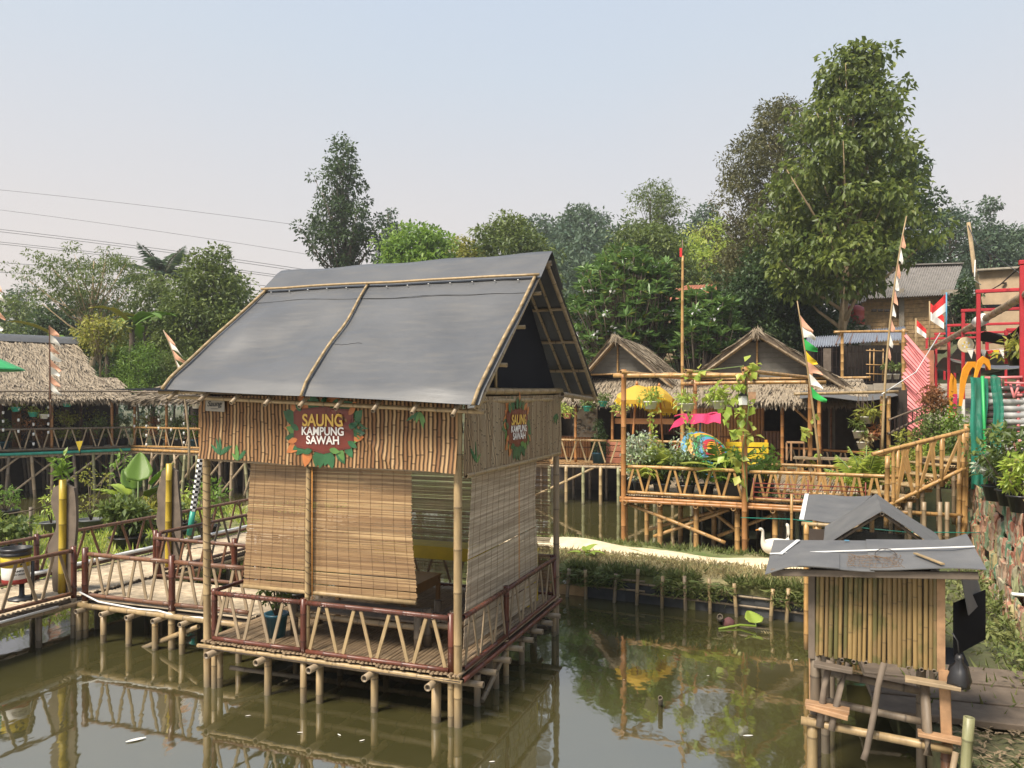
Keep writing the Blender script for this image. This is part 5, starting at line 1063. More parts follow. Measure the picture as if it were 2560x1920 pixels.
tr('far_tree', 'hazy dark tree mass below the skyline right of the roof', 1400, 68, 620, 800, 110, RND, 'leaf_blue', 170, .95, 56, .38, group=BGT)
tr('layered_tree', 'tree with flat layered branches against the sky', 1625, 52, 455, 720, 88, [(0, .9), (.25, 1.0), (.5, .75), (.62, .55), (.75, .85), (.9, .5), (1, .3)], 'leaf_mid', 150, .75, 64, .24, squash=.28, fill=.15, limbs=80, group=BGT, aspect=.35, jit=.1)
tr('broadleaf_tree', 'dense tree filling the middle below the layered tree', 1610, 44, 560, 800, 115, RND, 'leaf_mid', 230, .66, 70, .25, group=BGT)
tr('broadleaf_tree', 'yellow-green tree left of the tall brown tree', 1770, 46, 555, 790, 85, RND, 'leaf_lime', 130, .62, 56, .24, group=BGT)
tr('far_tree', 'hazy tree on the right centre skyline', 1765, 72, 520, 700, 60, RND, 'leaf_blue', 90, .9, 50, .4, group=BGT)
tr('far_tree', 'low hazy tree at the skyline above the roof ridge', 1350, 80, 545, 720, 80, RND, 'leaf_blue', 110, 1.0, 50, .42, group=BGT)
# frangipani with leaf rosettes
def frangipani(label, px, d, ytop, ybot, half, ncl):
    g = ground_h((px - CX) / F * d, d); b = V(((px - CX) / F * d, d, g)); t = thing('frangipani_tree', label, 'tree', b, 'frangipani trees'); k = half / F * d; z0, z1 = ztop(ybot, d), ztop(ytop, d)
    cs = profile_centers(ncl, (b.x, b.y, z0), z1 - z0, [(0, k * .8), (.45, k), (.8, k * .75), (1, k * .3)], .08, .35)
    co, fa, cl = clump_leaves(cs, .3, 15, .40, .30, rosette=True, curl=.12); npmesh('crown', co, fa, 'leaf_frangipani', t, cl=cl)
    m = MB(); fork = b + UP * (z0 - b.z) * .5; m.tube([b, fork], [.16, .12], 8); hub = [fork + V((random.uniform(-1, 1) * k * .5, random.uniform(-.6, .6) * k * .5, (z1 - z0) * .3)) for _ in range(7)]
    for h_ in hub: m.tube([fork, h_], [.085, .05], 6)
    for c in cs: h_ = min(hub, key=lambda q: (q - V(c)).length); m.tube([h_, h_.lerp(V(c), .5) - UP * .1, V(c)], [.026, .02, .014], 5)
    m.build('trunk', 'bark', t, smooth=True)
    fl_ = cs[rng.choice(len(cs), max(3, ncl // 16), replace=False)] + np.array([0, -.12, .12]); co, fa, cl = clump_leaves(fl_, .14, 12, .13, .7, rosette=False); tag(npmesh('blossoms', co, fa, 'petal', t, cl=cl), kind='stuff')
frangipani('broad frangipani tree with leaf rosettes and pink blossoms behind the first hut', 1560, 28, 620, 900, 140, 430)
frangipani('frangipani tree with yellowing leaves beside the plain bamboo pole', 1755, 27, 730, 900, 85, 170)
# right group
tr('tall_tree', 'tall dark brown-green tree left of the big-leaved tree', 1935, 33, 265, 840, 145, [(0, .85), (.2, 1.05), (.45, .95), (.68, .98), (.85, .75), (1, .25)], 'leaf_brownish', 560, .50, 78, .17, trunk=.3, aspect=.4, limbs=50, group=BGT, fill=.3, lean=(.35, 0))
tr('broadleaf_tree', 'dark shaded tree mass behind the second hut', 1900, 31, 640, 960, 130, RND, 'leaf_dark', 330, .55, 74, .19, group=BGT)
tr('broadleaf_tree', 'olive green bushy tree between the frangipani and the dark tree', 1850, 36, 600, 900, 75, RND, 'leaf_brownish', 170, .55, 70, .19, group=BGT)
teak = tr('big_leaved_tree', 'towering tree with large glossy leaves at the right', 2085, 27, 126, 735, 158, [(0, .55), (.12, .95), (.30, 1.05), (.52, .82), (.70, .72), (.86, .50), (.95, .42), (1, .2)], 'leaf_teak', 370, .46, 46, .25, trunk=.23, bark='bark_pale', aspect=.55, droop=.75, limbs=44, group=BGT, fill=.3, lean=(.85, 0), curl=.22, squash=.7, jit=.22)
tr('broadleaf_tree', 'dark inner foliage tree behind the big-leaved tree', 2190, 40, 330, 700, 115, RND, 'leaf_dark', 260, .6, 60, .26, group=BGT)
tr('layered_tree', 'hazy layered tree right of the big-leaved tree', 2375, 50, 520, 680, 70, SPREAD, 'leaf_blue', 80, .7, 50, .25, squash=.3, group=BGT, limbs=20)
tr('tall_tree', 'tall narrow hazy tree near the right edge', 2475, 55, 495, 700, 48, CONE, 'leaf_blue', 70, .65, 54, .28, group=BGT)
tr('broadleaf_tree', 'round hazy tree at the far right edge', 2525, 56, 570, 720, 60, RND, 'leaf_blue', 90, .7, 54, .28, group=BGT)
tr('conifer_tree', 'small dark green conifer beside the brick house', 2415, 25.5, 695, 850, 30, CONE, 'leaf_dark', 70, .26, 50, .13, group=BGT)
tr('broadleaf_tree', 'low dark tree covering the slope under the red tank', 2040, 30, 760, 930, 90, RND, 'leaf_dark', 150, .5, 60, .2, group=BGT)
# the wood on the slopes behind, one mass
pts = []
for k in range(520):
    px = rng.uniform(-150, 2750); d = rng.uniform(60, 120); top = np.interp(px, [-150, 300, 620, 900, 1200, 1400, 1700, 2000, 2400, 2750], [790, 830, 800, 760, 680, 585, 600, 560, 610, 600]) + rng.uniform(0, 190)
    pts.append(at(px, top, d))
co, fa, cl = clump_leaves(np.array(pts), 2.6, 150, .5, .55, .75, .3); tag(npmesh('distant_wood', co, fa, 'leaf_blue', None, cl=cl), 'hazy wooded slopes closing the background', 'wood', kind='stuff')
pts = []
for k in range(230):
    px = rng.uniform(-120, 1900); d = rng.uniform(30, 44); pts.append(at(px, rng.uniform(880, 1000), d))
co, fa, cl = clump_leaves(np.array(pts), 1.1, 110, .22, .5, .8, .3); tag(npmesh('undergrowth', co, fa, 'leaf_dark', None, cl=cl), 'dark undergrowth along the far shore below the trees', 'undergrowth', kind='stuff')

# ================================================================ RIGHT RESTAURANT: two thatched huts, terrace, pergola
ZR = 1.13
rr_ = thing('terrace', 'wide bamboo terrace on stilts with zigzag railings in front of the huts', 'terrace', V((4.5, 17, 0)))
TA, TB, TC = V((2.19, 14.75, 0)), V((4.12, 13.75, 0)), V((6.45, 12.75, 0)); td = (TC - TA).normalized(); tn = V((-td.y, td.x, 0))
deck(rr_, TA - tn * .05, td, tn, (TC - TA).length, 7.4, ZR, 96, 'slat_pale', along='v'); 
deck(rr_, V((.6, 22.4, 0)), V((.95, -.31, 0)).normalized(), V((.31, .95, 0)).normalized(), 5.2, 3.0, ZR, 60, 'slat_warm', along='v')
deck(rr_, TC + tn * 4.2, td, tn, 3.6, 5.0, ZR + .02, 40, 'slat_warm', along='v')
railing(rr_, TA, TB, ZR + .04, ZR + .53, 6, 'bamboo_gold', 'bamboo_gold', .034, .022); railing(rr_, TB + td * .12, TC, ZR + .04, ZR + .52, 9, 'bamboo_gold', 'bamboo_gold', .032, .022)
railing(rr_, TB + td * .1 + tn * 1.5, TC + tn * 1.2, ZR + .04, ZR + .55, 8, 'bamboo_gold', 'bamboo_gold', .03, .022); railing(rr_, TA + tn * 6.6 + td * 2.2, TC + tn * 3.9 + td * .8, ZR + .04, ZR + .6, 8, 'bamboo_orange', 'bamboo_grey', .03, .022)
QA, QB = V((.6, 22.4, 0)), V((4.9, 21.0, 0)); railing(rr_, QA, QA.lerp(QB, .48), ZR + .03, ZR + .68, 4, 'bamboo_gold', 'bamboo_pale', .032, .022, lower=False); railing(rr_, QA.lerp(QB, .5), QB, ZR + .03, ZR + .68, 4, 'bamboo_gold', 'bamboo_pale', .032, .022, lower=False)
for i in range(10): p = QA.lerp(QB, i / 9); pole('stilt', p + UP * -.4, p + UP * (ZR - .06), .05, ['bamboo_pale', 'bamboo_green'][i % 2], rr_, seg=8); pole('stilt', p + V((.3, 1.1, -.4)), p + V((.3, 1.1, ZR - .06)), .045, 'bamboo_old', rr_, seg=7)
pole('edge_beam', QA + UP * (ZR - .08), QB + UP * (ZR - .08), .04, 'bamboo_grey', rr_); pole('brace_pole', QA + UP * .15, QA.lerp(QB, .4) + UP * (ZR - .1), .035, 'bamboo_pale', rr_); pole('brace_pole', QA.lerp(QB, .55) + UP * (ZR - .1), QA.lerp(QB, .95) + UP * .1, .035, 'bamboo_pale', rr_)
box('shade_backing', V((4.2, 25.0, .35)), (8.4, .1, 1.5), math.atan2(-.31, .95), 'interior', rr_)  # dark sheet added in place of the shade under the deck
for i in range(8):
    s_ = (TC - TA).length * i / 7; p = TA + td * s_ + tn * .1
    for row, mt in ((0, 'bamboo_gold'), (1.2, 'bamboo_gold'), (2.6, 'bamboo_grey'), (4.2, 'bamboo_old'), (5.8, 'bamboo_old')): q = p + tn * row + td * random.uniform(-.08, .08); pole('stilt', q + UP * -.3, q + UP * (ZR - .12), .05 if row < 2 else .042, mt, rr_, seg=9)
    pole('beam', p - tn * .22 + UP * (ZR - .15), p + tn * 7 + UP * (ZR - .15), .045, 'bamboo_gold', rr_, seg=9)
for k in (.0, .45): pole('edge_beam', TA - tn * .08 + UP * (ZR - .07 - k * .12) + td * -.1, TC - tn * .08 + UP * (ZR - .07 - k * .12), .034, 'bamboo_orange', rr_)
for a, b, t in ((.05, 1.85, .05), (1.9, .5, .15), (2.0, .2, .9), (1.4, 2.2, .5), (2.9, 1.6, .7)): pole('brace_pole', TA + td * a + tn * t + UP * (ZR - .2), TA + td * b + tn * t + UP * .33, .034, 'bamboo_gold', rr_, seg=8)
box('netting', TA.lerp(TC, .78) + tn * .6 + UP * .75, ((TC - TA).length * .44, .01, .72), math.atan2(td.y, td.x), 'dark_net', rr_)
# pergola
pg = thing('pergola', 'orange bamboo pergola frame above the planted terrace corner', 'pergola', TA)
PT = 3.40; Pa, Pb, Pc, Pd = TA + tn * -.06 + td * -.03, TB + tn * -.06 + td * .05, TA + tn * 2.7 + td * .75, TB + tn * 2.7 + td * .95
for p, r in ((Pa, .05), (Pb, .05), (Pc, .045), (Pd, .045)): pole('post', p + UP * (-.3 if r == .05 else ZR), p + UP * (PT + .12), r, 'bamboo_orange', pg, seg=10, gap=.45)
pole('beam', Pa + UP * PT - td * .2, Pb + UP * (PT - .03) + td * .2, .042, 'bamboo_gold', pg); pole('beam', Pc + UP * (PT - .1) - td * .3, Pd + UP * (PT - .1) + td * .3, .04, 'bamboo_gold', pg); pole('beam', Pa + UP * (PT + .06) - tn * .2, Pc + UP * (PT + .02) + tn * .2, .038, 'bamboo_gold', pg); pole('beam', Pb + UP * (PT + .05) - tn * .2, Pd + UP * PT + tn * .2, .038, 'bamboo_gold', pg)
pole('beam', Pa.lerp(Pb, .55) + UP * (PT + .06) - tn * .2, Pc.lerp(Pd, .55) + UP * PT + tn * .2, .034, 'bamboo_gold', pg)
lan = at(1857, 1001, 13.65); box('lantern', lan, (.11, .11, .16), .3, 'pvc', pg); lathe('lantern_cap', [(.09, 0), (.03, .07), (.01, .08)], lan + UP * .08, 'black_plastic', pg, 8)

def hut(label, apex, wl_, wr_, zl, zr, depth, zfl, wallw, gw, ns, dirv=VV):
    """gabled hut: apex point of the front gable, half widths, eave heights, depth back along dirv"""
    a = V(apex); x = V((dirv.y, -dirv.x, 0)); t = thing('thatched_hut', label, 'hut', V((a.x, a.y, zfl)) + dirv * depth / 2); el, er = a - x * wl_ + UP * (zl - a.z), a + x * wr_ + UP * (zr - a.z); ov = -dirv * .45
    thatch_slope(t, el + dirv * depth, el + ov * .6, a + ov, a + dirv * depth, ns, ln=.5, fringe=.2); thatch_slope(t, er + ov * .6, er + dirv * depth, a + dirv * depth, a + ov, ns, ln=.5, fringe=.2)
    # gable boards
    nb = 7; zb = max(zl, zr) - .02
    for k in range(nb):
        z0, z1 = zb + (a.z - .28 - zb) * k / nb, zb + (a.z - .28 - zb) * (k + .96) / nb
        def wx(z, s): f = (a.z - .14 - z) / (a.z - .14 - (zl if s < 0 else zr)); return f * (wl_ if s < 0 else wr_) * .97
        P = [a + x * -wx(z0, -1) + UP * (z0 - a.z), a + x * wx(z0, 1) + UP * (z0 - a.z), a + x * wx(z1, 1) + UP * (z1 - a.z), a + x * -wx(z1, -1) + UP * (z1 - a.z)]; mk('gable_board', P + [p + dirv * .02 for p in P], [(0, 1, 2, 3), (7, 6, 5, 4), (0, 4, 5, 1), (1, 5, 6, 2), (2, 6, 7, 3), (3, 7, 4, 0)], 'board_grey', t)
    pole('gable_stud', a + UP * (zb - a.z) - dirv * .05, a + UP * -.2 - dirv * .05, .028, 'bamboo_gold', t)
    for s, e in ((-1, el), (1, er)):
        for o_, mt in ((-.30, 'bamboo_gold'), (-.08, 'bamboo_pale'), (-.40, 'bamboo_grey')): pole('verge_pole', e + dirv * o_ + UP * -.12, a + dirv * o_ + UP * -.12, .03, mt, t, seg=7)
    pole('ridge_pole', a + ov * 1.1 - UP * .12, a + dirv * depth - UP * .12, .035, 'bamboo_grey', t); pole('tie_beam', el + UP * (zb - zl) - dirv * .07, er + UP * (zb - zr) - dirv * .07, .03, 'bamboo_gold', t)
    for z_ in (-.05,):
        co, fa = leaf_faces(np.tile(np.array(a + ov), (90, 1)) + rng.normal(size=(90, 3)) * .05, np.array([x.x, x.y, 0]) * rng.choice([-1., 1.], (90, 1)) * rng.uniform(.2, .8, (90, 1)) + np.array([0, 0, -1]) + rng.normal(size=(90, 3)) * .2, np.tile(np.array(-dirv), (90, 1)), rng.uniform(.1, .28, 90), np.full(90, .02)); tag(npmesh('loose_thatch', co, fa, 'thatch', t), kind='stuff')
    return t, x, a, el, er
h1, hx, ha, hel, her = hut('smaller thatched hut with grey board gable behind the yellow parasols', at(1545, 842, 23), 1.0, 1.75, 3.75, 3.35, 4.2, ZR, 3, 2, 4200)
h2, hx2, ha2, hel2, her2 = hut('larger thatched hut with grey board gable beside the festival pole', at(1893, 828, 19.8), 1.65, 2.65, 3.52, 2.95, 4.6, ZR, 3, 2, 5200)
# skirt eaves, walls and rooms under the huts
def under(t, x, a0, u0, u1, ze, zi, back, ns, walls, zfl=ZR, dirv=VV):
    """skirt thatch from u0..u1 along x in front of origin a0, room walls behind"""
    o = V((a0.x, a0.y, 0)); thatch_slope(t, o + x * u0 - dirv * .9 + UP * ze, o + x * u1 - dirv * .9 + UP * ze, o + x * u1 + dirv * .3 + UP * zi, o + x * u0 + dirv * .3 + UP * zi, ns, ln=.5, fringe=.4)
    pole('eave_pole', o + x * u0 - dirv * .8 + UP * (ze - .06), o + x * u1 - dirv * .8 + UP * (ze - .06), .03, 'bamboo_gold', t); pole('skirt_pole', o + x * u0 - dirv * .35 + UP * (ze + .28), o + x * u1 - dirv * .35 + UP * (ze + .28), .025, 'bamboo_pale', t)
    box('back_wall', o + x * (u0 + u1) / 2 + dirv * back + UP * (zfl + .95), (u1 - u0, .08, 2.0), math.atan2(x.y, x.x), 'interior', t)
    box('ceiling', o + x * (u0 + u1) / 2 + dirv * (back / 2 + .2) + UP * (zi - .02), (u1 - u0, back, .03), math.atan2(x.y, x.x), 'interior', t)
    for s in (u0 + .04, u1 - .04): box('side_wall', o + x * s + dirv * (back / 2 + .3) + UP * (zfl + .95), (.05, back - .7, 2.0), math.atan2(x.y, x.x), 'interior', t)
    for (w0, w1, z0, z1, dep, mt) in walls:
        n_ = max(3, int((w1 - w0) / .085)); 
        pn = box('bamboo_wall', o + x * (w0 + w1) / 2 + dirv * (dep + .035) + UP * (zfl + (z0 + z1) / 2), (w1 - w0, .02, z1 - z0), math.atan2(x.y, x.x), 'wood_dark', t)
        for i in range(n_): p = o + x * (w0 + (w1 - w0) * (i + .5) / n_) + dirv * dep; cane('cane', p + UP * (zfl + z0), p + UP * (zfl + z1), (w1 - w0) / n_ * .94, mt, pn, -dirv, .022)
        for z in (z0, (z0 + z1) / 2, z1): pole('wall_rail', o + x * w0 + dirv * (dep - .03) + UP * (zfl + z), o + x * w1 + dirv * (dep - .03) + UP * (zfl + z), .018, 'bamboo_rust', t, seg=6)
under(h1, hx, ha, -2.6, 2.3, 2.98, 3.62, 2.4, 4200, [(-2.4, -.9, .05, .72, .25, 'bamboo_orange'), (.1, 1.2, .05, .72, .1, 'bamboo_gold'), (.2, 2.2, .8, 1.7, .8, 'bamboo_rust')])
under(h2, hx2, ha2, -1.9, 2.5, 2.95, 3.50, 2.6, 4600, [(-1.75, .15, .05, 1.62, .55, 'bamboo_orange'), (.1, .55, .05, 1.0, .45, 'bamboo_rust')])
o1, o2 = V((ha.x, ha.y, 0)), V((ha2.x, ha2.y, 0))
for s in (-2.3, -1.1, .0, 1.1, 2.2): pole('post', o1 + hx * s - VV * .75 + UP * ZR, o1 + hx * s - VV * .75 + UP * 2.98, .042, 'bamboo_orange', h1, seg=8)
for s in (-1.8, -.35, .62, 1.5, 2.4): pole('post', o2 + hx2 * s - VV * .75 + UP * ZR, o2 + hx2 * s - VV * .75 + UP * 2.95, .045, 'bamboo_orange' if s < 1 else 'bamboo_rust', h2, seg=8)
pole('strut', o2 + hx2 * 1.45 - VV * .75 + UP * 2.2, o2 + hx2 * .75 - VV * .78 + UP * 2.9, .03, 'bamboo_gold', h2); pole('strut', o1 + hx * 2.2 - VV * .75 + UP * 2.3, o1 + hx * 2.9 - VV * .8 + UP * 2.95, .03, 'bamboo_gold', h1)
# rock cladding panel and rolled blind in hut one
rk = box('stone_panel', o1 + hx * -1.05 + VV * .2 + UP * (ZR + 1.15), (.75, .06, .9), math.atan2(hx.y, hx.x), 'concrete', h1)
for i in range(22): p = o1 + hx * (-1.05 + random.uniform(-.34, .34)) + VV * .16 + UP * (ZR + 1.15 + random.uniform(-.40, .40)); s_ = random.uniform(.06, .11); lathe('stone', [(s_ * .3, -s_ * .7), (s_, -s_ * .3), (s_ * .95, s_ * .3), (s_ * .3, s_ * .7)], p, 'concrete', rk, 7)
box('rolled_blind', o1 + hx * .9 - VV * .6 + UP * (ZR + 1.22), (1.7, .10, .16), math.atan2(hx.y, hx.x), 'wood_orange', h1)
box('wall_sign', o1 + hx * .35 - VV * .7 + UP * (ZR + 1.55), (.3, .02, .2), math.atan2(hx.y, hx.x), 'wood_weathered', h1); box('wall_sign', at(1880, 990, 18.6), (.18, .02, .2), -.4, 'wood_crate', h2)
# side porch with black sheet roof and dark room, right of hut two
po = thing('porch', 'dark open porch with sagging black sheet roof right of the larger hut', 'porch', o2 + hx2 * 3.4 + UP * ZR)
sheet('roof_sheet', lambda s, t: at(2000 + 245 * s, 975 - 4 * s + 22 * t, 17.2 + 2.2 * (1 - t)) + UP * (.05 * math.sin(s * 7) - .03 * math.sin(3.1 * s)), 12, 6, .01, 'tarp_grey', po)
pole('eave_pole', at(1985, 985, 17.0), at(2245, 979, 17.0), .035, 'bamboo_pale', po)
for px in (2048, 2205, 2222): p = at(px, 990, 17.1); pole('post', V((p.x, p.y, ZR)), p, .045, 'bamboo_gold' if px > 2100 else 'bamboo_orange', po, seg=8)
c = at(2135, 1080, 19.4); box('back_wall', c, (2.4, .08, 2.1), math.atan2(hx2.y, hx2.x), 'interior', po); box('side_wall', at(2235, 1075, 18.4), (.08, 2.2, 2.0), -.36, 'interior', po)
for px in (2078, 2165): pole('shelf_post', at(px, 1150, 18.9), at(px, 995, 18.9), .03, 'wood_crate' if px > 2100 else 'bamboo_rust', po, seg=6)
box('shoji_panel', at(2079, 1065, 18.95), (.16, .03, 1.4), -.36, 'board_grey', po); box('shoji_panel', at(2195, 1040, 18.9), (.14, .03, .8), -.36, 'board_grey', po)
table = slab_table
ch_ = thing('wooden_stool', 'small wooden stool on the terrace outside the dark room', 'stool', at(1988, 1150, 18.2)); c = wl(ch_)
box('seat', c + UP * .42, (.38, .38, .03), -.3, 'wood_crate', ch_)
for sx_, sy_ in ((-1, -1), (1, -1), (1, 1), (-1, 1)): box('leg', c + V((sx_ * .15, sy_ * .15, .2)), (.04, .04, .41), -.3, 'wood_crate', ch_)
pt_ = thing('picnic_table', 'pale wooden trestle table on the terrace behind the second railing', 'table', at(2070, 1155, 15.6)); c = V((wl(pt_).x, wl(pt_).y, ZR)); box('table_top', c + UP * .62, (1.3, .35, .04), math.atan2(td.y, td.x), 'wood_board', pt_)
for s in (-.45, .45):
    for q in (-.25, .25): bar('leg', c + td * (s + q) + UP * .005, c + td * (s + q * .2) + UP * .6, .07, .03, 'wood_board', pt_, up=tn)
# drying rack with little pots, hung on the rail
rk = thing('pot_rack', 'low dark red metal rack of small black pots along the terrace rail', 'rack', TB + td * .2 + UP * ZR); A_, B_ = TB + td * .2 + tn * -.06, TB + td * 2.0 + tn * -.06
for z in (.08, .17, .26, .33): tube('rack_bar', [A_ + UP * (ZR + z), B_ + UP * (ZR + z)], .009, 'rebar_red', rk, 6)
for f in (0, .5, 1): tube('rack_post', [A_.lerp(B_, f) + UP * (ZR + .03), A_.lerp(B_, f) + UP * (ZR + .42)], .011, 'rebar_red', rk, 6)
for i in range(11): potted('seedling_pot', f'{ORD[i]} little black seedling pot from the left in the red rack', TB + td * (.32 + i * .15) + tn * .12 + UP * (ZR + .012), .05, .08, 'black_plastic', 'leaf_mid', .06, .10, 6, 10, .06, group='seedling pots in the red rack', stem=False)

# plants on the terrace corner
def tp(px, d): k = (px - CX) / F; a = TA + tn * d; s_ = (k * a.y - a.x) / (td.x - k * td.y); return a + td * s_ + UP * (ZR + .008)
potted('potted_shrub', 'cream variegated shrub in a black pot at the left terrace corner', tp(1603, .32), .18, .22, 'black_plastic', 'leaf_variegated', .32, .85, 44, 22, .09)
palm('potted_palm', 'fine-leaved potted palm among the terrace corner plants', tp(1652, .55), 0, 26, .9, .02, 'leaf_lime', 'potted palm', .06, 26, .34, (.75, 1.45), .17)
potted('potted_shrub', 'white-flowered shrub in a black pot beside the rainbow umbrella', tp(1716, .38), .18, .22, 'black_plastic', 'leaf_variegated', .33, .95, 34, 20, .08)
potted('potted_shrub', 'dark glossy-leaved shrub in front of the white-flowered shrub', tp(1712, .24), .17, .2, 'grey_plastic', 'leaf_mid', .26, .42, 30, 18, .12)
potted('potted_shrub', 'low broad-leaved plant in a grey pot beneath the fine palm', tp(1655, .30), .17, .2, 'grey_plastic', 'leaf_dark', .24, .35, 26, 18, .11)
palm('potted_palm', 'feathery areca palm in a black pot by the pergola post', tp(1815, .6), 0, 14, .95, .035, 'leaf_bright', 'potted palm', .06, 22, .36, (.7, 1.4), .17)
potted('potted_shrub', 'leafy green plant in a big grey pot beside the pergola post', tp(1825, .30), .20, .28, 'grey_plastic', 'leaf_bright', .2, .45, 22, 14, .12)
fp = thing('fan_palm', 'small fan palm with pleated leaves spilling over the terrace rail', 'palm', tp(1765, .25)); b = wl(fp); pot(fp, .16, .22, 'black_plastic'); cos, fas, o_ = [], [], 0
for az, el, st_ in ((-1.4, .85, .42), (-.6, 1.1, .5), (-2.3, 1.0, .5), (.8, 1.2, .5)):
    d = V((math.cos(az) * math.cos(el), math.sin(az) * math.cos(el), math.sin(el))); j = b + UP * .2 + d * st_; tube('stalk', [b + UP * .18, j], .009, 'stem_green', fp, 5); sd = V((-math.sin(az), math.cos(az), 0)); K = 17
    ang = np.linspace(-1.5, 1.5, K); dv = np.outer(np.cos(ang), np.array(d * .4 + V((math.cos(az), math.sin(az), -.15)) * .7)) + np.outer(np.sin(ang), np.array(sd)); co, fa = leaf_faces(np.tile(np.array(j), (K, 1)), dv, np.tile(np.array(V((0, 0, 1)) - d * .3), (K, 1)), np.full(K, .36), np.full(K, .06), .12, .12); cos.append(co); fas.append(fa + o_); o_ += len(co)
npmesh('fronds', np.concatenate(cos), np.concatenate(fas), 'leaf_lime', fp, cl=np.full(o_, .6))
ro = thing('red_flower', 'single red blossom on the white-flowered shrub', 'flower', at(1690, 1116, 15.0)); co, fa, cl = clump_leaves(np.array([wl(ro)]), .05, 26, .06, .8); npmesh('petals', co, fa, 'flag_red', ro); tube('stem', [wl(ro), wl(ro) - UP * .3], .006, 'stem_green', ro)
# climbing vine on the pergola post
vn = thing('climbing_vine', 'heart-leaved vine climbing the right pergola post', 'vine', Pb + UP * ZR); b = wl(vn); cs = []
for i in range(19): z = random.uniform(.4, 2.55); cs.append(b + V((random.gauss(-.10, .16), -.06 + random.gauss(0, .06), z)))
for i in range(10): cs.append(Pa.lerp(Pb, random.uniform(.55, 1.05)) + UP * (PT + random.uniform(-.5, .25)))
for i in range(6): cs.append(Pd + V((random.gauss(0, .12), -.05, random.uniform(1.2, 2.6))))
co, fa, cl = clump_leaves(np.array(cs), .08, 5, .165, .8, .8, .8); npmesh('leaves', co, fa, 'leaf_lime', vn, cl=cl); m = MB(); m.tube([b + V((.03, -.06, 0)), b + V((-.06, -.08, .9)), b + V((.05, -.07, 1.7)), b + V((-.05, -.06, 2.4)), Pa.lerp(Pb, .6) + UP * (PT + .05)], .01, 5); m.tube([Pd + UP * ZR, Pd + UP * 2.8], .008, 5); m.build('stem', 'stem_green', vn)
# hanging pots on the pergola and under hut one
for i, (px, py, d, mt, lf, lb) in enumerate(((1626, 1003, 14.6, 'pot_white', 'leaf_lime', 'white hanging pot with trailing plant, leftmost on the pergola'), (1718, 1008, 14.2, 'pot_white', 'leaf_lime', 'white hanging pot with yellow-green leaves in the pergola middle'), (1798, 1002, 13.9, 'pot_white', 'leaf_lime', 'white hanging pot nearest the right pergola post'),
        (1397, 1020, 21.4, 'pot_white', 'leaf_lime', 'pale hanging pot nearest the pavilion gable'), (1418, 1033, 21.4, 'pot_terracotta', 'leaf_lime', 'terracotta hanging pot beside the pavilion gable'), (1468, 1015, 21.3, 'teal_plastic', 'leaf_mid', 'teal hanging pot left of the stone panel'), (1508, 1003, 21.2, 'teal_plastic', 'leaf_mid', 'teal hanging pot under the smaller hut eave'), (1548, 1028, 21.0, 'pot_terracotta', 'leaf_lime', 'terracotta hanging pot left of the yellow parasol'))):
    p = at(px, py, d); top = PT if i < 3 else 2.98; hanging(lb, V((p.x, p.y, top)), top - p.z, .13 if i < 3 else .12, mt, lf, 'hanging pots at the right restaurant', .16, 18, .11, .15)
for px, d, n_ in ((1632, 14.55, 12), (1722, 14.15, 10)):   # trailing stems below two of the pots
    p = at(px, 1018, d); t = thing('trailing_vine', 'trailing leafy strand hanging from the left pergola pot' if px < 1700 else 'trailing leafy strand hanging from the middle pergola pot', 'vine', p); cs = np.array([p + V((random.gauss(0, .05), random.gauss(0, .03), -.07 * k)) for k in range(n_)]); co, fa, cl = clump_leaves(cs, .05, 5, .08, .8); npmesh('leaves', co, fa, 'leaf_lime', t, cl=cl); tube('stem', [p + UP * .06, p - UP * .07 * n_], .005, 'stem_green', t, 4)
# parasols
def parasol(label, apex, r, h, mat, foot, tilt=(0, 0), n=14, fringe=True):
    a = V(apex); t = thing('parasol', label, 'parasol', V(foot), 'yellow fringed parasols'); q = Matrix.Rotation(tilt[0], 3, 'X') @ Matrix.Rotation(tilt[1], 3, 'Y'); vs = []; prof = [(.02, 0), (.5, -.30), (1.0, -.72), (1.02, -.98)]
    for rr, zz in prof:
        for k in range(n): an = 2 * math.pi * k / n; vs.append(a + q @ V((math.cos(an) * rr * r, math.sin(an) * rr * r, zz * h)))
    N = len(vs); vs += [v - q @ V((0, 0, .012)) for v in vs]; fs = [(i * n + k, i * n + (k + 1) % n, (i + 1) * n + (k + 1) % n, (i + 1) * n + k) for i in range(3) for k in range(n)]; fs += [tuple(N + i for i in f[::-1]) for f in fs]; mk('canopy', vs, fs, mat, t)
    for k in range(n): an = 2 * math.pi * k / n; tube('rib', [a + q @ V((0, 0, -.03)), a + q @ V((math.cos(an) * r * .98, math.sin(an) * r * .98, -.73 * h))], .007, 'wood_orange', t, 4)
    tube('pole', [a + UP * .06, V(foot)], .022, 'paint_magenta' if False else 'wood_orange', t, 8); lathe('finial', [(.03, 0), (.035, .03), (.01, .08)], a, 'wood_orange', t, 8)
    if fringe:
        an = rng.uniform(0, 2 * np.pi, 260); P = np.array([a + q @ V((math.cos(x_) * r * 1.02, math.sin(x_) * r * 1.02, -.96 * h)) for x_ in an]); co, fa = leaf_faces(P, np.tile([0, 0, -1.], (260, 1)) + rng.normal(size=(260, 3)) * .25, rng.normal(size=(260, 3)), rng.uniform(.05, .12, 260), np.full(260, .02)); tag(npmesh('fringe', co, fa, 'flag_yellow', t), kind='stuff')
parasol('orange-yellow fringed parasol under the left pergola post', at(1592, 962, 16.6), .45, .30, 'umbrella_yellow', V((at(1585, 1000, 16.6).x - .1, 16.6, ZR)), (.25, -.1)); parasol('paler yellow fringed parasol right beside the orange one', at(1648, 966, 17.4), .52, .42, 'umbrella_yellow', V((at(1662, 1000, 17.4).x, 17.4, ZR)), (-.3, .35))
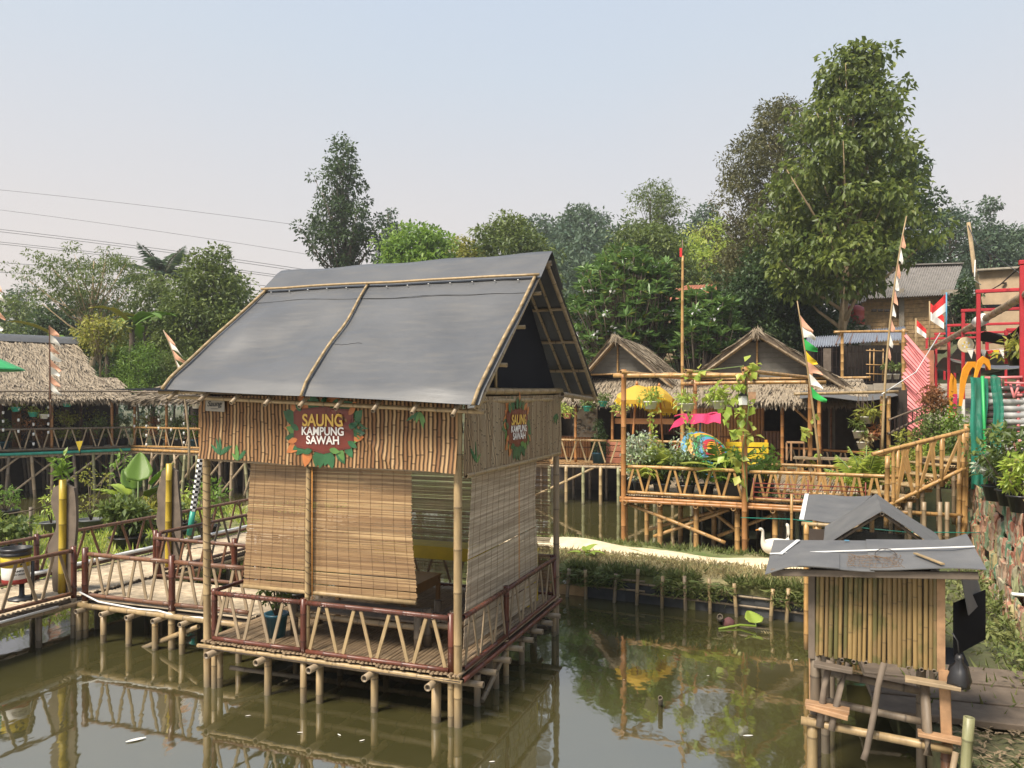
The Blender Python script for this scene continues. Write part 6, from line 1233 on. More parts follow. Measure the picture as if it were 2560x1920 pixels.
# pink awning cloth, rainbow umbrella, yellow chute, small table
pk = thing('pink_awning', 'bright pink cloth awning stretched over poles on the terrace', 'awning', at(1730, 1150, 16.8)); A_ = at(1668, 1066, 16.4); B_ = at(1798, 1038, 16.8)
sheet('cloth', lambda s, t: at(1672 + 128 * s + 14 * t * (1 - s), 1078 - 18 * min(1, s * 4) - 3 * s - 24 * t, 16.3 + .25 * t) + V((0, .05 * math.sin(s * 17), .02 * math.sin(s * 23) * (1 - t))), 26, 5, .006, 'paint_magenta', pk); sheet('cloth', lambda s, t: at(1686 + 114 * s, 1036 - 1 * s - 3 * t + 5 * (1 - s), 16.55 + .7 * t) + UP * .03 * math.sin(s * 9), 14, 4, .006, 'paint_magenta', pk); tube('pole', [at(1745, 1150, 16.8), at(1752, 1040, 16.8)], .02, 'paint_blue', pk); tube('pole', [at(1795, 1150, 16.9), at(1798, 1042, 16.9)], .02, 'wood_orange', pk)
rb_ = thing('rainbow_umbrella', 'striped rainbow umbrella open on the terrace floor', 'umbrella', at(1770, 1172, 16.0)); c = at(1768, 1140, 16.0); q = Matrix.Rotation(.9, 3, 'X') @ Matrix.Rotation(.35, 3, 'Y')
for k, mt in enumerate(('paint_orange', 'paint_red', 'paint_blue', 'paint_green', 'paint_orange', 'paint_blue')):
    r0_, r1_ = .08 + k * .09, .08 + (k + 1) * .09; n_ = 20; vs = []
    for r_ in (r0_, r1_):
        for j in range(n_): an = 2 * math.pi * j / n_; vs.append(c + q @ V((math.cos(an) * r_, math.sin(an) * r_, .30 * (1 - (r_ / .62) ** 2))))
    N = len(vs); vs += [v - q @ V((0, 0, .006)) for v in vs]; fs = [(j, (j + 1) % n_, n_ + (j + 1) % n_, n_ + j) for j in range(n_)]; mk('stripe', vs, fs + [tuple(N + i for i in f[::-1]) for f in fs], mt, rb_)
tube('handle', [c + q @ V((0, 0, .3)), c - q @ V((0, 0, .5))], .012, 'wood_orange', rb_)
ys_ = thing('yellow_bench', 'yellow painted bench behind the pergola post', 'bench', at(1860, 1165, 16.4)); c = V((wl(ys_).x, wl(ys_).y, ZR))
for k in range(3): bar('seat_board', c - td * .45 + tn * (.12 * k) + UP * .45, c + td * .45 + tn * (.12 * k) + UP * .45, .1, .03, 'paint_yellow', ys_)
for k in range(3): bar('back_board', c - td * .45 + tn * .42 + UP * (.58 + .13 * k), c + td * .45 + tn * .42 + UP * (.58 + .13 * k), .1, .025, 'paint_yellow', ys_, up=tn)
for s in (-.4, .4): bar('leg', c + td * s + UP * .005, c + td * s + UP * .44, .06, .05, 'paint_orange', ys_, up=tn); bar('leg', c + td * s + tn * .42 + UP * .005, c + td * s + tn * .44 + UP * .95, .06, .05, 'paint_orange', ys_, up=tn)
wt = thing('round_table', 'small white-topped round table on a black drum by the pergola', 'table', tp(1882, .75)); b = wl(wt); lathe('drum', [(.2, .0), (.2, .42), (.19, .43)], b, 'black_plastic', wt, 18); lathe('table_top', [(.30, .43), (.31, .44), (.31, .46), (.29, .465), (.01, .465)], b, 'paint_white', wt, 22)
potted('potted_shrub', 'small vine plant spilling beside the white round table', tp(1915, .95), .15, .2, 'black_plastic', 'leaf_bright', .22, .6, 22, 12, .12)
potted('potted_conifer', 'small cone-shaped conifer in a blue pot on the far deck', QA.lerp(QB, .42) + V((.1, .45, ZR + .008)), .22, .3, 'blue_plastic', 'leaf_dark', .27, 1.0, 40, 20, .08, shape='cone')
palm('areca_palm', 'bright feathery areca palm at the foot of the bamboo stairs', at(2165, 1268, 13.9) * 1.0, .25, 20, .85, .035, 'leaf_lime', 'palm', .06, 22, .36, (.8, 1.5))
bx_ = thing('crate_stack', 'reddish wooden crate stack beside the orange half wall', 'crate', V((at(1545, 1140, 22.0).x, 22.3, ZR)));
for k in range(4): box('crate', wl(bx_) + UP * (.09 + .17 * k), (.55, .3, .15), -.33, 'pot_terracotta', bx_)
# pots hanging in the dark porch
for i, (px, py, r, lf, lb) in enumerate(((2166, 1041, .14, 'leaf_yellow', 'white hanging pot with broad yellow-green leaves in the dark porch'), (2146, 1077, .12, 'leaf_mid', 'white hanging pot below and left in the dark porch'), (2157, 1104, .12, 'leaf_dry', 'lowest white hanging pot with dry leaves in the dark porch'), (2182, 1082, .12, 'leaf_red', 'brown hanging pot at the right in the dark porch'))):
    p = at(px, py, 16.9); hanging(lb, V((p.x, p.y, 3.05)), 3.05 - p.z, r, 'pot_white' if i < 3 else 'pot_terracotta', lf, 'hanging pots in the dark porch', .2, 9, .2 if i == 0 else .14, .16)

festival_pole('leaning festival pole with peach, white, green and yellow pennants by the larger hut', at(2050, 1165, 15.2), at(1993, 752, 15.2), 7, ['flag_orange', 'flag_white', 'flag_green', 'flag_yellow', 'flag_orange', 'flag_white', 'flag_green'], .02, .028, (.25, .3), 1, 0, 'bamboo_pale', .92, .42)
festival_pole('tall leaning festival pole with orange and white pennants in front of the brick house', at(2206, 1130, 15.8), at(2263, 540, 15.8), 9, OW, -.10, .03, (.09, .2), 1, .05, 'bamboo_pale', .93, .40)
bpole = thing('bamboo_mast', 'tall plain bamboo mast with a small red cloth tip', 'mast', at(1709, 1150, 18.5)); pole('mast', V((at(1709, 950, 18.5).x, 18.5, ZR)), at(1707, 640, 18.5), .045, 'bamboo_gold', bpole, r2=.03, gap=.5); tube('rod', [at(1707, 642, 18.5), at(1706, 600, 18.5)], .012, 'bamboo_old', bpole); sheet('cloth', lambda s, t: at(1699 + 6 * s, 620 + 22 * t, 18.48), 3, 4, .004, 'flag_red', bpole)

# ---------------------------------------------------------------- bamboo stairs up to the alley
sr = thing('bamboo_stairs', 'bamboo log stairs with slanting golden handrails beside the painted wall', 'stairs', V((6.6, 12.9, 0)))
S0, S1 = V((6.05, 12.55, 1.02)), V((7.45, 12.75, 1.85)); sd_ = (S1 - S0); hd = V((sd_.x, sd_.y, 0)).normalized(); sn = V((-hd.y, hd.x, 0))
for k in range(5):
    f0 = k / 5; p = S0 + sd_ * (f0 + .1); lg = thing if False else None
    for j in range(6): c = p + hd * (j * .048 - .12); pole('step_log', c - sn * .08 + UP * .06, c + sn * .95 + UP * .06, .024, 'bamboo_pale', sr, seg=8, gap=.5)
    pole('riser_beam', p - hd * .14 + UP * .0, p + hd * .16 + UP * .0, .03, 'bamboo_gold', sr, seg=8); pole('stilt', p + UP * -.9, p + UP * .02, .032, 'bamboo_grey', sr, seg=8); pole('stilt', p + sn * .9 + UP * -.9, p + sn * .9 + UP * .02, .032, 'bamboo_grey', sr, seg=8)
def hrail(off, lo):
    a, b = at(2222, 1263 if lo else 1258, 12.45 + off), at(2412, 1170, 12.45 + off); a2, b2 = at(2180 if lo else 2195, 1136, 12.45 + off), at(2422, 1075, 12.45 + off)
    pole('handrail', a2, b2, .034, 'bamboo_gold', sr); pole('handrail', a, b, .032, 'bamboo_gold', sr)
    for f in (.06, .36, .66, .93): p, q_ = a.lerp(b, f), a2.lerp(b2, f * .83 + .17); pole('baluster', V((q_.x, q_.y, p.z - .1)), q_ + UP * .03, .03, 'bamboo_gold', sr, seg=8)
    for f in (.08, .38, .68): bar('brace', a.lerp(b, f + .02), a2.lerp(b2, f + .26), .05, .025, 'bamboo_gold', sr, up=sn); bar('brace', a2.lerp(b2, f + .22), a.lerp(b, f + .24), .05, .025, 'bamboo_gold', sr, up=sn)
hrail(-.25, True); hrail(.75, False)
for px, y0, y1 in ((2395, 1480, 1180), (2408, 1480, 1110), (2412, 1330, 1060), (2215, 1320, 1140)): pole('newel', at(px, y0, 12.4), at(px + 4, y1, 12.4), .038, 'bamboo_gold', sr, seg=10)
pole('cross_beam', at(2250, 1280, 12.3), at(2405, 1290, 12.3), .034, 'bamboo_gold', sr); pole('cross_beam', at(2270, 1335, 12.2), at(2365, 1345, 12.2), .03, 'bamboo_pale', sr); pole('cross_beam', at(2300, 1368, 12.1), at(2365, 1372, 12.1), .024, 'bamboo_pale', sr)
for px in (2275, 2310, 2350, 2368): pole('stilt', at(px, 1400, 12.15), at(px, 1255, 12.15), .034, 'bamboo_grey', sr, seg=8)
box('platform', V((7.6, 13.1, 1.86)), (.7, 1.2, .05), .2, 'wood_dark', sr)
for j in range(12): c = V((7.3 + j * .055, 12.55 + j * .012, 1.915)); pole('step_log', c, c + V((-.05, 1.0, 0)), .026, 'bamboo_pale', sr, seg=8, gap=.5)

# ================================================================ DUCK HOUSE, RIGHT FOREGROUND
DU, DV, DO = V((.921, -.389, 0)), V((.389, .921, 0)), V((2.235, 5.77, 0))
def du(a, b, z): return DO + DU * a + DV * b + UP * z
dh = thing('duck_house', 'small bamboo duck house on stilts with grey sheet roof in the right foreground', 'duck house', du(.44, .35, 0))
NW = 25
for i in range(NW):
    f = (i + .5) / NW; a = f * .815 + .03; zb = 1.0 - .015 * f + random.uniform(-.012, .012); cane('cane', du(a + random.uniform(-.004, .004), -.012, zb), du(a + .012 * (1 - f) + random.uniform(-.005, .005), -.012, 1.60 + .09 * f), .815 / NW * random.uniform(.78, 1.0), 'cane_green', dh, -DV, .012)
for k in range(NW): lathe('nail', [(.004, 0), (.001, .003)], du((k + .5) / NW * .815 + .03, -.026, 1.565 + .09 * k / NW), 'ink', dh, 5)
box('inner_wall', du(.44, .02, 1.32), (.84, .012, .6), math.atan2(DU.y, DU.x), 'wood_dark', dh); box('back_wall', du(.44, .68, 1.32), (.86, .015, .62), math.atan2(DU.y, DU.x), 'wood_dark', dh)
for a, mt in ((.005, 'wood_dark'), (.875, 'wood_board')): box('side_wall', du(a, .34, 1.32), (.018, .66, .64), math.atan2(DU.y, DU.x), 'wood_board' if a > .5 else 'wood_weathered', dh)
box('corner_board', du(.862, -.012, 1.325), (.052, .02, .68), math.atan2(DU.y, DU.x), 'wood_crate', dh); box('corner_board', du(.012, -.014, 1.30), (.045, .022, .66), math.atan2(DU.y, DU.x), 'wood_weathered', dh); box('floor_board', du(.44, .34, 1.0), (.84, .64, .02), math.atan2(DU.y, DU.x), 'wood_board', dh)
def drf(s, t): return du(-.30 + 1.40 * s, -.27 + .86 * t, 1.675 + .085 * s + .06 * t + .012 * math.sin(s * 9) * (1 - t) - (.05 * max(0, .12 - s) / .12) * (1 - t) + (.05 * max(0, s - .9) / .1) * t)
sheet('roof_sheet', lambda s, t: drf(s * .52, t), 16, 10, .006, 'tarp_grey', dh); sheet('roof_sheet', lambda s, t: drf(.50 + .5 * s, t * .99) + UP * .012, 16, 10, .006, 'tarp_grey', dh); sheet('roof_sheet', lambda s, t: drf(.16 + .2 * s, t * .5 - .02) + UP * .010, 6, 6, .005, 'tarp_grey', dh)
sheet('side_flap', lambda s, t: du(1.0 + .18 * s + .05 * t, .15 + .6 * s, 1.66 - .30 * t + .08 * s * t - .1 * s), 6, 6, .006, 'tarp_grey', dh); sheet('dark_flap', lambda s, t: du(.95 + .28 * s, .1 + .55 * s, 1.45 - .38 * t), 5, 5, .006, 'tarp_under', dh)
bar('front_beam', du(-.26, -.22, 1.632), du(1.06, -.22, 1.72), .03, .05, 'wood_weathered', dh); bar('roof_strip', drf(.0, .52) + UP * .012, drf(1.0, .56) + UP * .022, .018, .008, 'pvc', dh); bar('roof_strip', drf(.06, .45) + UP * .012, drf(.14, .92) + UP * .015, .03, .006, 'pvc', dh); bar('roof_stick', drf(.72, .40) + UP * .03, drf(.82, .03) + UP * .03, .028, .01, 'bamboo_pale', dh)
box('blue_tape', drf(.40, .93) + UP * .014, (.035, .02, .004), -.4, 'paint_blue', dh)
# bundle of wire netting on the roof
wn_ = thing('wire_bundle', 'crumpled brown wire netting lying on the duck house roof', 'wire netting', drf(.55, .3)); m = MB()
for k in range(16): s0 = .40 + .25 * k / 15; m.tube([drf(s0 + random.uniform(-.01, .01), .05 + j * .055 + random.uniform(-.02, .02)) + UP * (.014 + .035 * math.sin(j * .55) * math.sin(k * .21)) for j in range(8)], .0014, 4)
for k in range(9): m.tube([drf(.40 + .03 * j, .06 + k * .05 + .02 * math.sin(j + k)) + UP * (.014 + .035 * math.sin(k * .5) * math.sin(j * .42)) for j in range(9)], .0014, 4)
tag(m.build('wires', 'thread', wn_), kind='stuff'); tube('loop', [drf(.58 + .05 * math.cos(a_), .33 + .2 * math.sin(a_)) + UP * .04 for a_ in [x * .5 for x in range(9)]], .003, 'wood_dark', wn_, 5)
# stilts and frame below
for a, b, z1, r in ((.04, .02, 1.02, .04), (.10, .66, 1.0, .036), (.80, .66, 1.0, .036)): pole('stilt', du(a, b, -.3), du(a, b, z1), r, 'bamboo_old', dh, seg=9)
pole('stilt', du(.02, -.05, -.3), du(.02, -.05, .55), .038, 'bamboo_pale', dh, seg=10); bar('stilt', du(.90, -.02, .42), du(.88, -.02, 1.0), .07, .035, 'wood_crate', dh, up=DV); bar('stilt', du(.02, .03, .55), du(.015, .03, 1.02), .05, .04, 'wood_crate', dh, up=DV); pole('stilt', du(.90, .0, -.2), du(.90, .0, .45), .04, 'bamboo_rust', dh, seg=9)
pole('cross_pole', du(-.06, -.08, .52), du(.92, -.08, .47), .03, 'bamboo_pale', dh, seg=10); pole('cross_pole', du(.12, .3, .78), du(.80, .3, .72), .03, 'bamboo_old', dh); pole('cross_pole', du(.10, .12, .62), du(.80, .12, .56), .028, 'bamboo_old', dh); pole('cross_pole', du(.1, .64, .9), du(.85, .64, .88), .03, 'bamboo_old', dh)
for a, z, l, mt in ((.16, .955, .26, 'wood_weathered'), (.12, .66, .30, 'wood_crate'), (.80, .93, .34, 'wood_board'), (.86, .56, .30, 'wood_crate')): bar('plank', du(a - l / 2, -.09, z), du(a + l / 2, -.10, z - .015), .09, .028, mt, dh); 
bar('plank', du(-.02, -.12, .645), du(.26, -.15, .615), .05, .035, 'wood_crate', dh)
tube('branch', [du(.14, -.02, .97), du(.10, -.06, .78), du(.07, -.10, .50)], [.028, .022, .03], 'wood_weathered', dh, 8); tube('branch', [du(.27, .0, .96), du(.21, -.05, .80), du(.17, -.10, .62), du(.15, -.14, .50)], [.026, .024, .022, .026], 'wood_weathered', dh, 8)
tube('branch', [du(.50, -.02, 1.0), du(.46, -.07, .85), du(.43, -.12, .66), du(.38, -.2, .42), du(.36, -.22, .36)], [.024, .022, .023, .022, .024], 'wood_weathered', dh, 8); tube('branch', [du(.76, .0, .92), du(.77, -.08, .55), du(.77, -.14, .43)], [.032, .034, .03], 'bamboo_old', dh, 9)
for a in (.22, .30, .38, .66, .74, .82): pole('floor_cane', du(a, -.03, .985), du(a, .6, .985), .016, 'bamboo_old', dh, seg=7)
bag = thing('black_bag', 'black plastic bag hanging from the corner of the duck house', 'bag', du(.97, -.04, .93)); lathe('bag', [(.02, 0), (.075, .01), (.085, .05), (.06, .13), (.022, .185), (.03, .2), (.02, .23)], du(.97, -.05, .90), 'black_plastic', bag, 11); [setattr(v_, 'co', V((v_.co.x * (1 + .22 * math.sin(v_.index * 2.3)), v_.co.y * (1 + .22 * math.cos(v_.index * 1.7)), v_.co.z + .012 * math.sin(v_.index * 3.1)))) for v_ in bag.children[0].data.vertices]; tube('handle', [du(.97, -.05, 1.12), du(.96, -.04, 1.22), du(.93, -.03, 1.27)], .006, 'black_plastic', bag, 5)
# second and third shelters behind
d2_ = thing('duck_shelter', 'low gabled shelter with grey sheet roof behind the duck house', 'duck house', V((3.6, 7.4, .3))); rg0, rg1 = V((3.33, 6.92, 1.91)), V((3.78, 7.98, 1.93))
for s, e0_, e1_ in ((-1, V((2.84, 7.02, 1.56)), V((3.28, 8.05, 1.58))), (1, V((3.83, 6.72, 1.52)), V((4.3, 7.8, 1.55)))): sheet('roof_sheet', lambda u_, t: e0_.lerp(e1_, u_).lerp(rg0.lerp(rg1, u_), t) + UP * (.008 * math.sin(u_ * 9 + t * 4) + (.004 if s > 0 else 0)), 8, 6, .006, 'tarp_grey', d2_); pole('verge', e0_ + V((.02, .05, -.03)), rg0 + V((.02, .05, -.03)), .014, 'bamboo_old', d2_); 
for p in (V((2.95, 7.1, 0)), V((3.75, 6.85, 0)), V((3.4, 8.0, 0)), V((4.2, 7.75, 0))): pole('post', V((p.x, p.y, -.2)), V((p.x, p.y, 1.55)), .025, 'bamboo_old', d2_, seg=7)
pole('ridge_pole', rg0 - UP * .03, rg1 - UP * .03, .018, 'bamboo_old', d2_); mk('mesh_gable', [V((2.9, 7.2, 1.55)), V((3.85, 6.95, 1.55)), V((3.40, 7.06, 1.86)), V((2.9, 7.21, 1.55)), V((3.85, 6.96, 1.55)), V((3.40, 7.07, 1.86))], [(0, 1, 2), (5, 4, 3)], 'dark_net', d2_); box('side_panel', V((3.55, 7.95, 1.0)), (.9, .02, 1.1), -.4, 'wood_dark', d2_); box('side_panel', V((3.1, 7.6, 1.0)), (.02, .9, 1.1), -.4, 'wood_dark', d2_)
box('feed_box', V((3.55, 7.6, 1.0)), (.4, .3, .2), -.4, 'wood_crate', d2_)
d3_ = thing('tool_shelter', 'flat grey sheet shelter on bamboo posts beside the stairs', 'shelter', V((3.9, 9.4, .3))); k3 = [at(2004, 1300, 8.7), at(2100, 1305, 8.5), at(2180, 1240, 9.9), at(2017, 1237, 10.1)]
sheet('roof_sheet', lambda s, t: k3[0].lerp(k3[1], s).lerp(k3[3].lerp(k3[2], s), t) + UP * .01 * math.sin(s * 7), 8, 6, .006, 'tarp_grey', d3_); bar('edge_strip', k3[0] + UP * .01, k3[3] + UP * .01, .05, .012, 'pvc', d3_)
pole('eave_pole', k3[0] - UP * .04, k3[1] + (k3[1] - k3[0]) * .5 - UP * .05, .022, 'bamboo_pale', d3_)
for p in (k3[0] + DU * .05, k3[0] + DU * .16, k3[3] + DU * .1, k3[2]): pole('post', V((p.x, p.y, .1)), p - UP * .03, .03, 'bamboo_gold', d3_, seg=8)
pole('rail', k3[0] + DU * .2 - UP * .28, k3[1] + DU * .3 - UP * .3, .022, 'bamboo_gold', d3_); pole('brace', k3[0] + DU * .6 - UP * .15, k3[0] + DU * .1 - UP * .5, .022, 'bamboo_grey', d3_)
# board path and mats on the shore
for i, (y0, y1) in enumerate(((6.02, 6.40), (6.43, 6.86), (6.90, 7.35))):
    A, B = V((3.02 + (y0 - 6) * .35, (y0 + y1) / 2 + .22, .36)), V((4.75 + (y0 - 6) * .35, (y0 + y1) / 2 - .32, .36)); tag(bar('walk_board', A, B, (y1 - y0), .06, 'wood_weathered'), f'{["nearest", "middle", "farthest"][i]} of the three dark weathered boards on the shore path', 'board', 'shore path boards')
for i, (x, y, sx_, sy_) in enumerate(((4.0, 7.75, 1.0, .6), (4.15, 8.4, .9, .55))): tag(sheet('rubber_mat', lambda s, t: V((x, y, .365)) + DU * (s - .5) * sx_ + DV * (t - .5) * sy_ + UP * .012 * math.sin(s * 5 + t * 3 + i), 8, 6, .012, 'tarp_under'), ['nearer', 'farther'][i] + ' black rubber mat on the shore path by the painted wall', 'mat', 'shore path mats')
pst = tag(pole('bamboo_stake', V((3.05, 5.2, .1)), at(2423, 1793, 5.2), .036, 'bamboo_green'), 'short cut bamboo stake in the bottom right corner', 'stake'); tag(pole('bamboo_stake', V((2.86, 5.1, .1)), V((3.0, 5.2, .52)), .02, 'bamboo_grey'), 'thin slanting stake next to the cut bamboo stake', 'stake')
n = 1100; yy = rng.uniform(4.3, 6.1, n); P = np.stack([2.95 + rng.uniform(0, 1.5, n) + (yy - 4.3) * .2, yy, np.full(n, .335) + rng.uniform(0, .02, n)], 1); a_ = rng.uniform(0, 6.28, n); co, fa = leaf_faces(P, np.stack([np.cos(a_), np.sin(a_), rng.normal(0, .08, n)], 1), np.tile([0, 0, 1.], (n, 1)) + rng.normal(size=(n, 3)) * .2, rng.uniform(.03, .11, n), rng.uniform(.008, .03, n)); tag(npmesh('dead_leaves', co, fa, 'litter', None), 'dead leaves and twigs strewn on the near right shore', 'leaf litter', kind='stuff')

n = 60; yy = rng.uniform(6.4, 11.5, n); cs = np.array([wp_ for wp_ in [(wallx(y) - abs(rng.normal(.12, .28)), y, .36 + rng.uniform(0, .12)) for y in yy]]); co, fa, cl = clump_leaves(cs, .16, 26, .085, .4, .7, .1); tag(npmesh('ground_cover', co, fa, 'leaf_grass', None, cl=cl), 'leafy creeping weeds along the foot of the painted wall', 'weeds', kind='stuff')
# ---------------------------------------------------------------- geese
def loft(name, rings, mat, parent, seg=12):
    """rings: (centre, half width, half height, axis direction)"""
    vs, fs = [], []
    for c, w_, h_, d in rings:
        d = V(d).normalized(); s = d.cross(UP); s = s.normalized() if s.length > .05 else V((0, 1, 0)); u = s.cross(d)
        for k in range(seg): a = 2 * math.pi * k / seg; vs.append(V(c) + s * math.cos(a) * w_ + u * math.sin(a) * h_)
    n_ = len(rings)
    for i in range(n_ - 1):
        for k in range(seg): fs.append((i * seg + k, i * seg + (k + 1) % seg, (i + 1) * seg + (k + 1) % seg, (i + 1) * seg + k))
    fs += [tuple(range(seg - 1, -1, -1)), tuple((n_ - 1) * seg + k for k in range(seg))]; o = mk(name, vs, fs, mat, parent, None, True); md = o.modifiers.new('smooth', 'SUBSURF'); md.levels = 1; md.render_levels = 2; return o
def goose(label, loc, az, body, head_back=False, neck_grey=False, G=.8):
    t = thing('goose', label, 'goose', loc, 'geese on the dike path'); b = V(loc); f = V((math.cos(az), math.sin(az), 0)); 
    def P(x, z): return b + f * x + UP * z
    R_ = [(P(-.30, .25), .012, .012, f + UP * .3), (P(-.24, .235), .06, .045, f), (P(-.12, .215), .105, .095, f), (P(0, .205), .125, .125, f), (P(.10, .21), .115, .12, f + UP * .1), (P(.17, .245), .082, .085, f + UP * .7), (P(.195, .31), .045, .05, UP + f * .25), (P(.20, .40), .03, .032, UP), (P(.195, .49), .027, .028, UP + f * -.05)]
    if not head_back: R_ += [(P(.20, .545), .028, .03, UP + f * .5), (P(.225, .575), .034, .036, f + UP * .3), (P(.26, .575), .03, .032, f), (P(.285, .568), .018, .02, f)]
    else: R_ += [(P(.19, .545), .028, .03, UP - f * .1), (P(.185, .585), .034, .036, UP - f * .2), (P(.17, .615), .026, .03, UP - f * .6), (P(.15, .625), .012, .014, -f)]
    loft('body', R_, body, t, 14)
    for s in (-1, 1):
        sd2 = V((-f.y, f.x, 0)) * s; loft('wing', [(P(.11, .24) + sd2 * .105, .012, .05, -f), (P(.02, .24) + sd2 * .128, .02, .085, -f), (P(-.12, .245) + sd2 * .11, .018, .07, -f), (P(-.24, .25) + sd2 * .06, .012, .035, -f), (P(-.31, .26) + sd2 * .02, .004, .008, -f)], body, t, 8)
        tube('leg', [P(-.01, .11) + sd2 * .045, P(.0, .012) + sd2 * .045], .011, 'bill_orange', t, 6); c = P(0, 0.006) + sd2 * .045; mk('foot', [c - f * .02, c + f * .08 - sd2 * .04, c + f * .09, c + f * .08 + sd2 * .04, c + UP * .012], [(0, 1, 4), (1, 2, 4), (2, 3, 4), (3, 0, 4), (3, 2, 1, 0)], 'bill_orange', t)
        if not head_back: lathe('eye', [(.001, -.005), (.006, 0), (.001, .005)], P(.245, .585) + sd2 * .032, 'ink', t, 6)
    if not head_back: loft('bill', [(P(.27, .57), .017, .02, f), (P(.31, .562), .014, .012, f), (P(.345, .556), .009, .005, f)], 'bill_orange', t, 8)
    else: loft('neck_stripe', [(P(.155, .30), .012, .006, UP), (P(.168, .42), .014, .008, UP), (P(.166, .52), .014, .008, UP), (P(.16, .585), .014, .01, UP)], 'goose_grey', t, 8)
    t.scale = (G, G, G)
goose('white goose with orange bill facing left on the dike path', V((4.02, 11.85, .475)), math.pi + .05, 'goose_white')
goose('pale goose turned away with a grey striped neck behind the other', V((4.20, 12.15, .475)), -.25, 'goose_white', True)

# ---------------------------------------------------------------- things floating in the pond
tag(lathe('coconut', [(.01, -.06), (.06, -.04), (.08, .01), (.07, .06), (.03, .09), (.005, .1)], gz(1822, 1562, .0), 'coconut', None, 12), 'brown coconut floating by the dike stakes', 'coconut')
tag(pole('cut_stump', gz(1800, 1565, -.2), gz(1800, 1565, 0) + UP * .12, .04, 'bamboo_old'), 'cut bamboo stump beside the floating coconut', 'stump'); tag(pole('cut_stump', gz(1651, 1782, -.2), gz(1651, 1782, 0) + UP * .14, .022, 'bamboo_old'), 'thin stick standing alone in the near water', 'stick')
lf_ = thing('taro_leaf', 'pale taro leaf floating on its long stalk near the duck house', 'leaf', gz(1890, 1575, .0)); b = wl(lf_); big_leaf('leaf', b + V((0, 0, .04)), 1.6, .7, .05, .28, .22, 'leaf_lime', lf_, droop=.2); tube('stalk', [gz(1797, 1572, .01), gz(1850, 1562, .03), b + UP * .05], .014, 'leaf_lime', lf_, 6)
co, fa, P = frond_np(gz(1890, 1578, .01), -.2, .25, .35, .02, 12, .9, .3); npmesh('frond', co, fa, 'leaf_dry', lf_, cl=np.zeros(len(co)))
ci = 0
for px, py, l, a in ((340, 1850, .16, .6), (750, 1832, .05, .1), (848, 1838, .05, -.8), (1560, 1700, .02, 0), (1870, 1840, .09, .1), (905, 1852, .05, .6), (1450, 1512, .03, 0), (620, 1790, .05, .3), (1310, 1551, .03, 0), (1480, 1560, .03, .4), (1230, 1905, .05, .2), (1770, 1690, .03, 0), (1660, 1640, .03, 0), (1990, 1650, .05, .2)):
    c = gz(px, py, .004); d = V((math.cos(a), math.sin(a), 0)); s = V((-d.y, d.x, 0)); K = 5; vs = [c + d * l * (i / K - .5) * 1 + s * q * l * .16 * math.sin(math.pi * (.08 + .84 * i / K)) + UP * (.004 + .01 * l * (q * q)) for i in range(K + 1) for q in (-1, 0, 1)]; fs = [(i * 3 + j, i * 3 + j + 1, i * 3 + j + 4, i * 3 + j + 3) for i in range(K) for j in (0, 1)]
    NMS = ['long pale bamboo sheath in the lower left water', 'small pale leaf left of the pavilion front', 'tiny leaf below the pavilion deck', 'tiny pale fleck in the open water', 'white feather left of the duck house', 'slanting sliver below the pavilion deck', 'small fleck near the dike stakes', 'pale sliver near the left front post', 'fleck behind the pavilion post', 'white fleck in mid water', 'pale bit at the bottom edge', 'small fleck in the right water', 'fleck before the dike', 'white leaf near the duck house wall']
    o = mk('floating_leaf', vs, fs, 'paper'); tag(o, NMS[ci] + ', floating', 'leaf', 'floating bits'); ci += 1
rt = thing('root_clump', 'dark muddy root clump half sunk under the pavilion side', 'root clump', gz(1345, 1565, 0)); b = wl(rt); lathe('clump', [(.01, -.05), (.20, -.03), (.22, .04), (.15, .08), (.16, .05), (.02, .02)], b, 'soil', rt, 13); co, fa, cl = clump_leaves(np.array([b + V((math.cos(k) * .18, math.sin(k) * .18, .06)) for k in range(10)]), .06, 16, .06, .2); tag(npmesh('roots', co, fa, 'litter', rt), kind='stuff')
dp = thing('dike_plant', 'young broad-leaved plant sprouting from the dike edge', 'plant', gz(1465, 1395, .42)); b = wl(dp)
for k, (az, el) in enumerate(((1.5, .9), (-.3, .7), (2.9, .6), (.6, 1.2), (-1.2, .8))): big_leaf('leaf', b, az, el, .12, .22, .13, 'leaf_lime', dp, droop=.8)

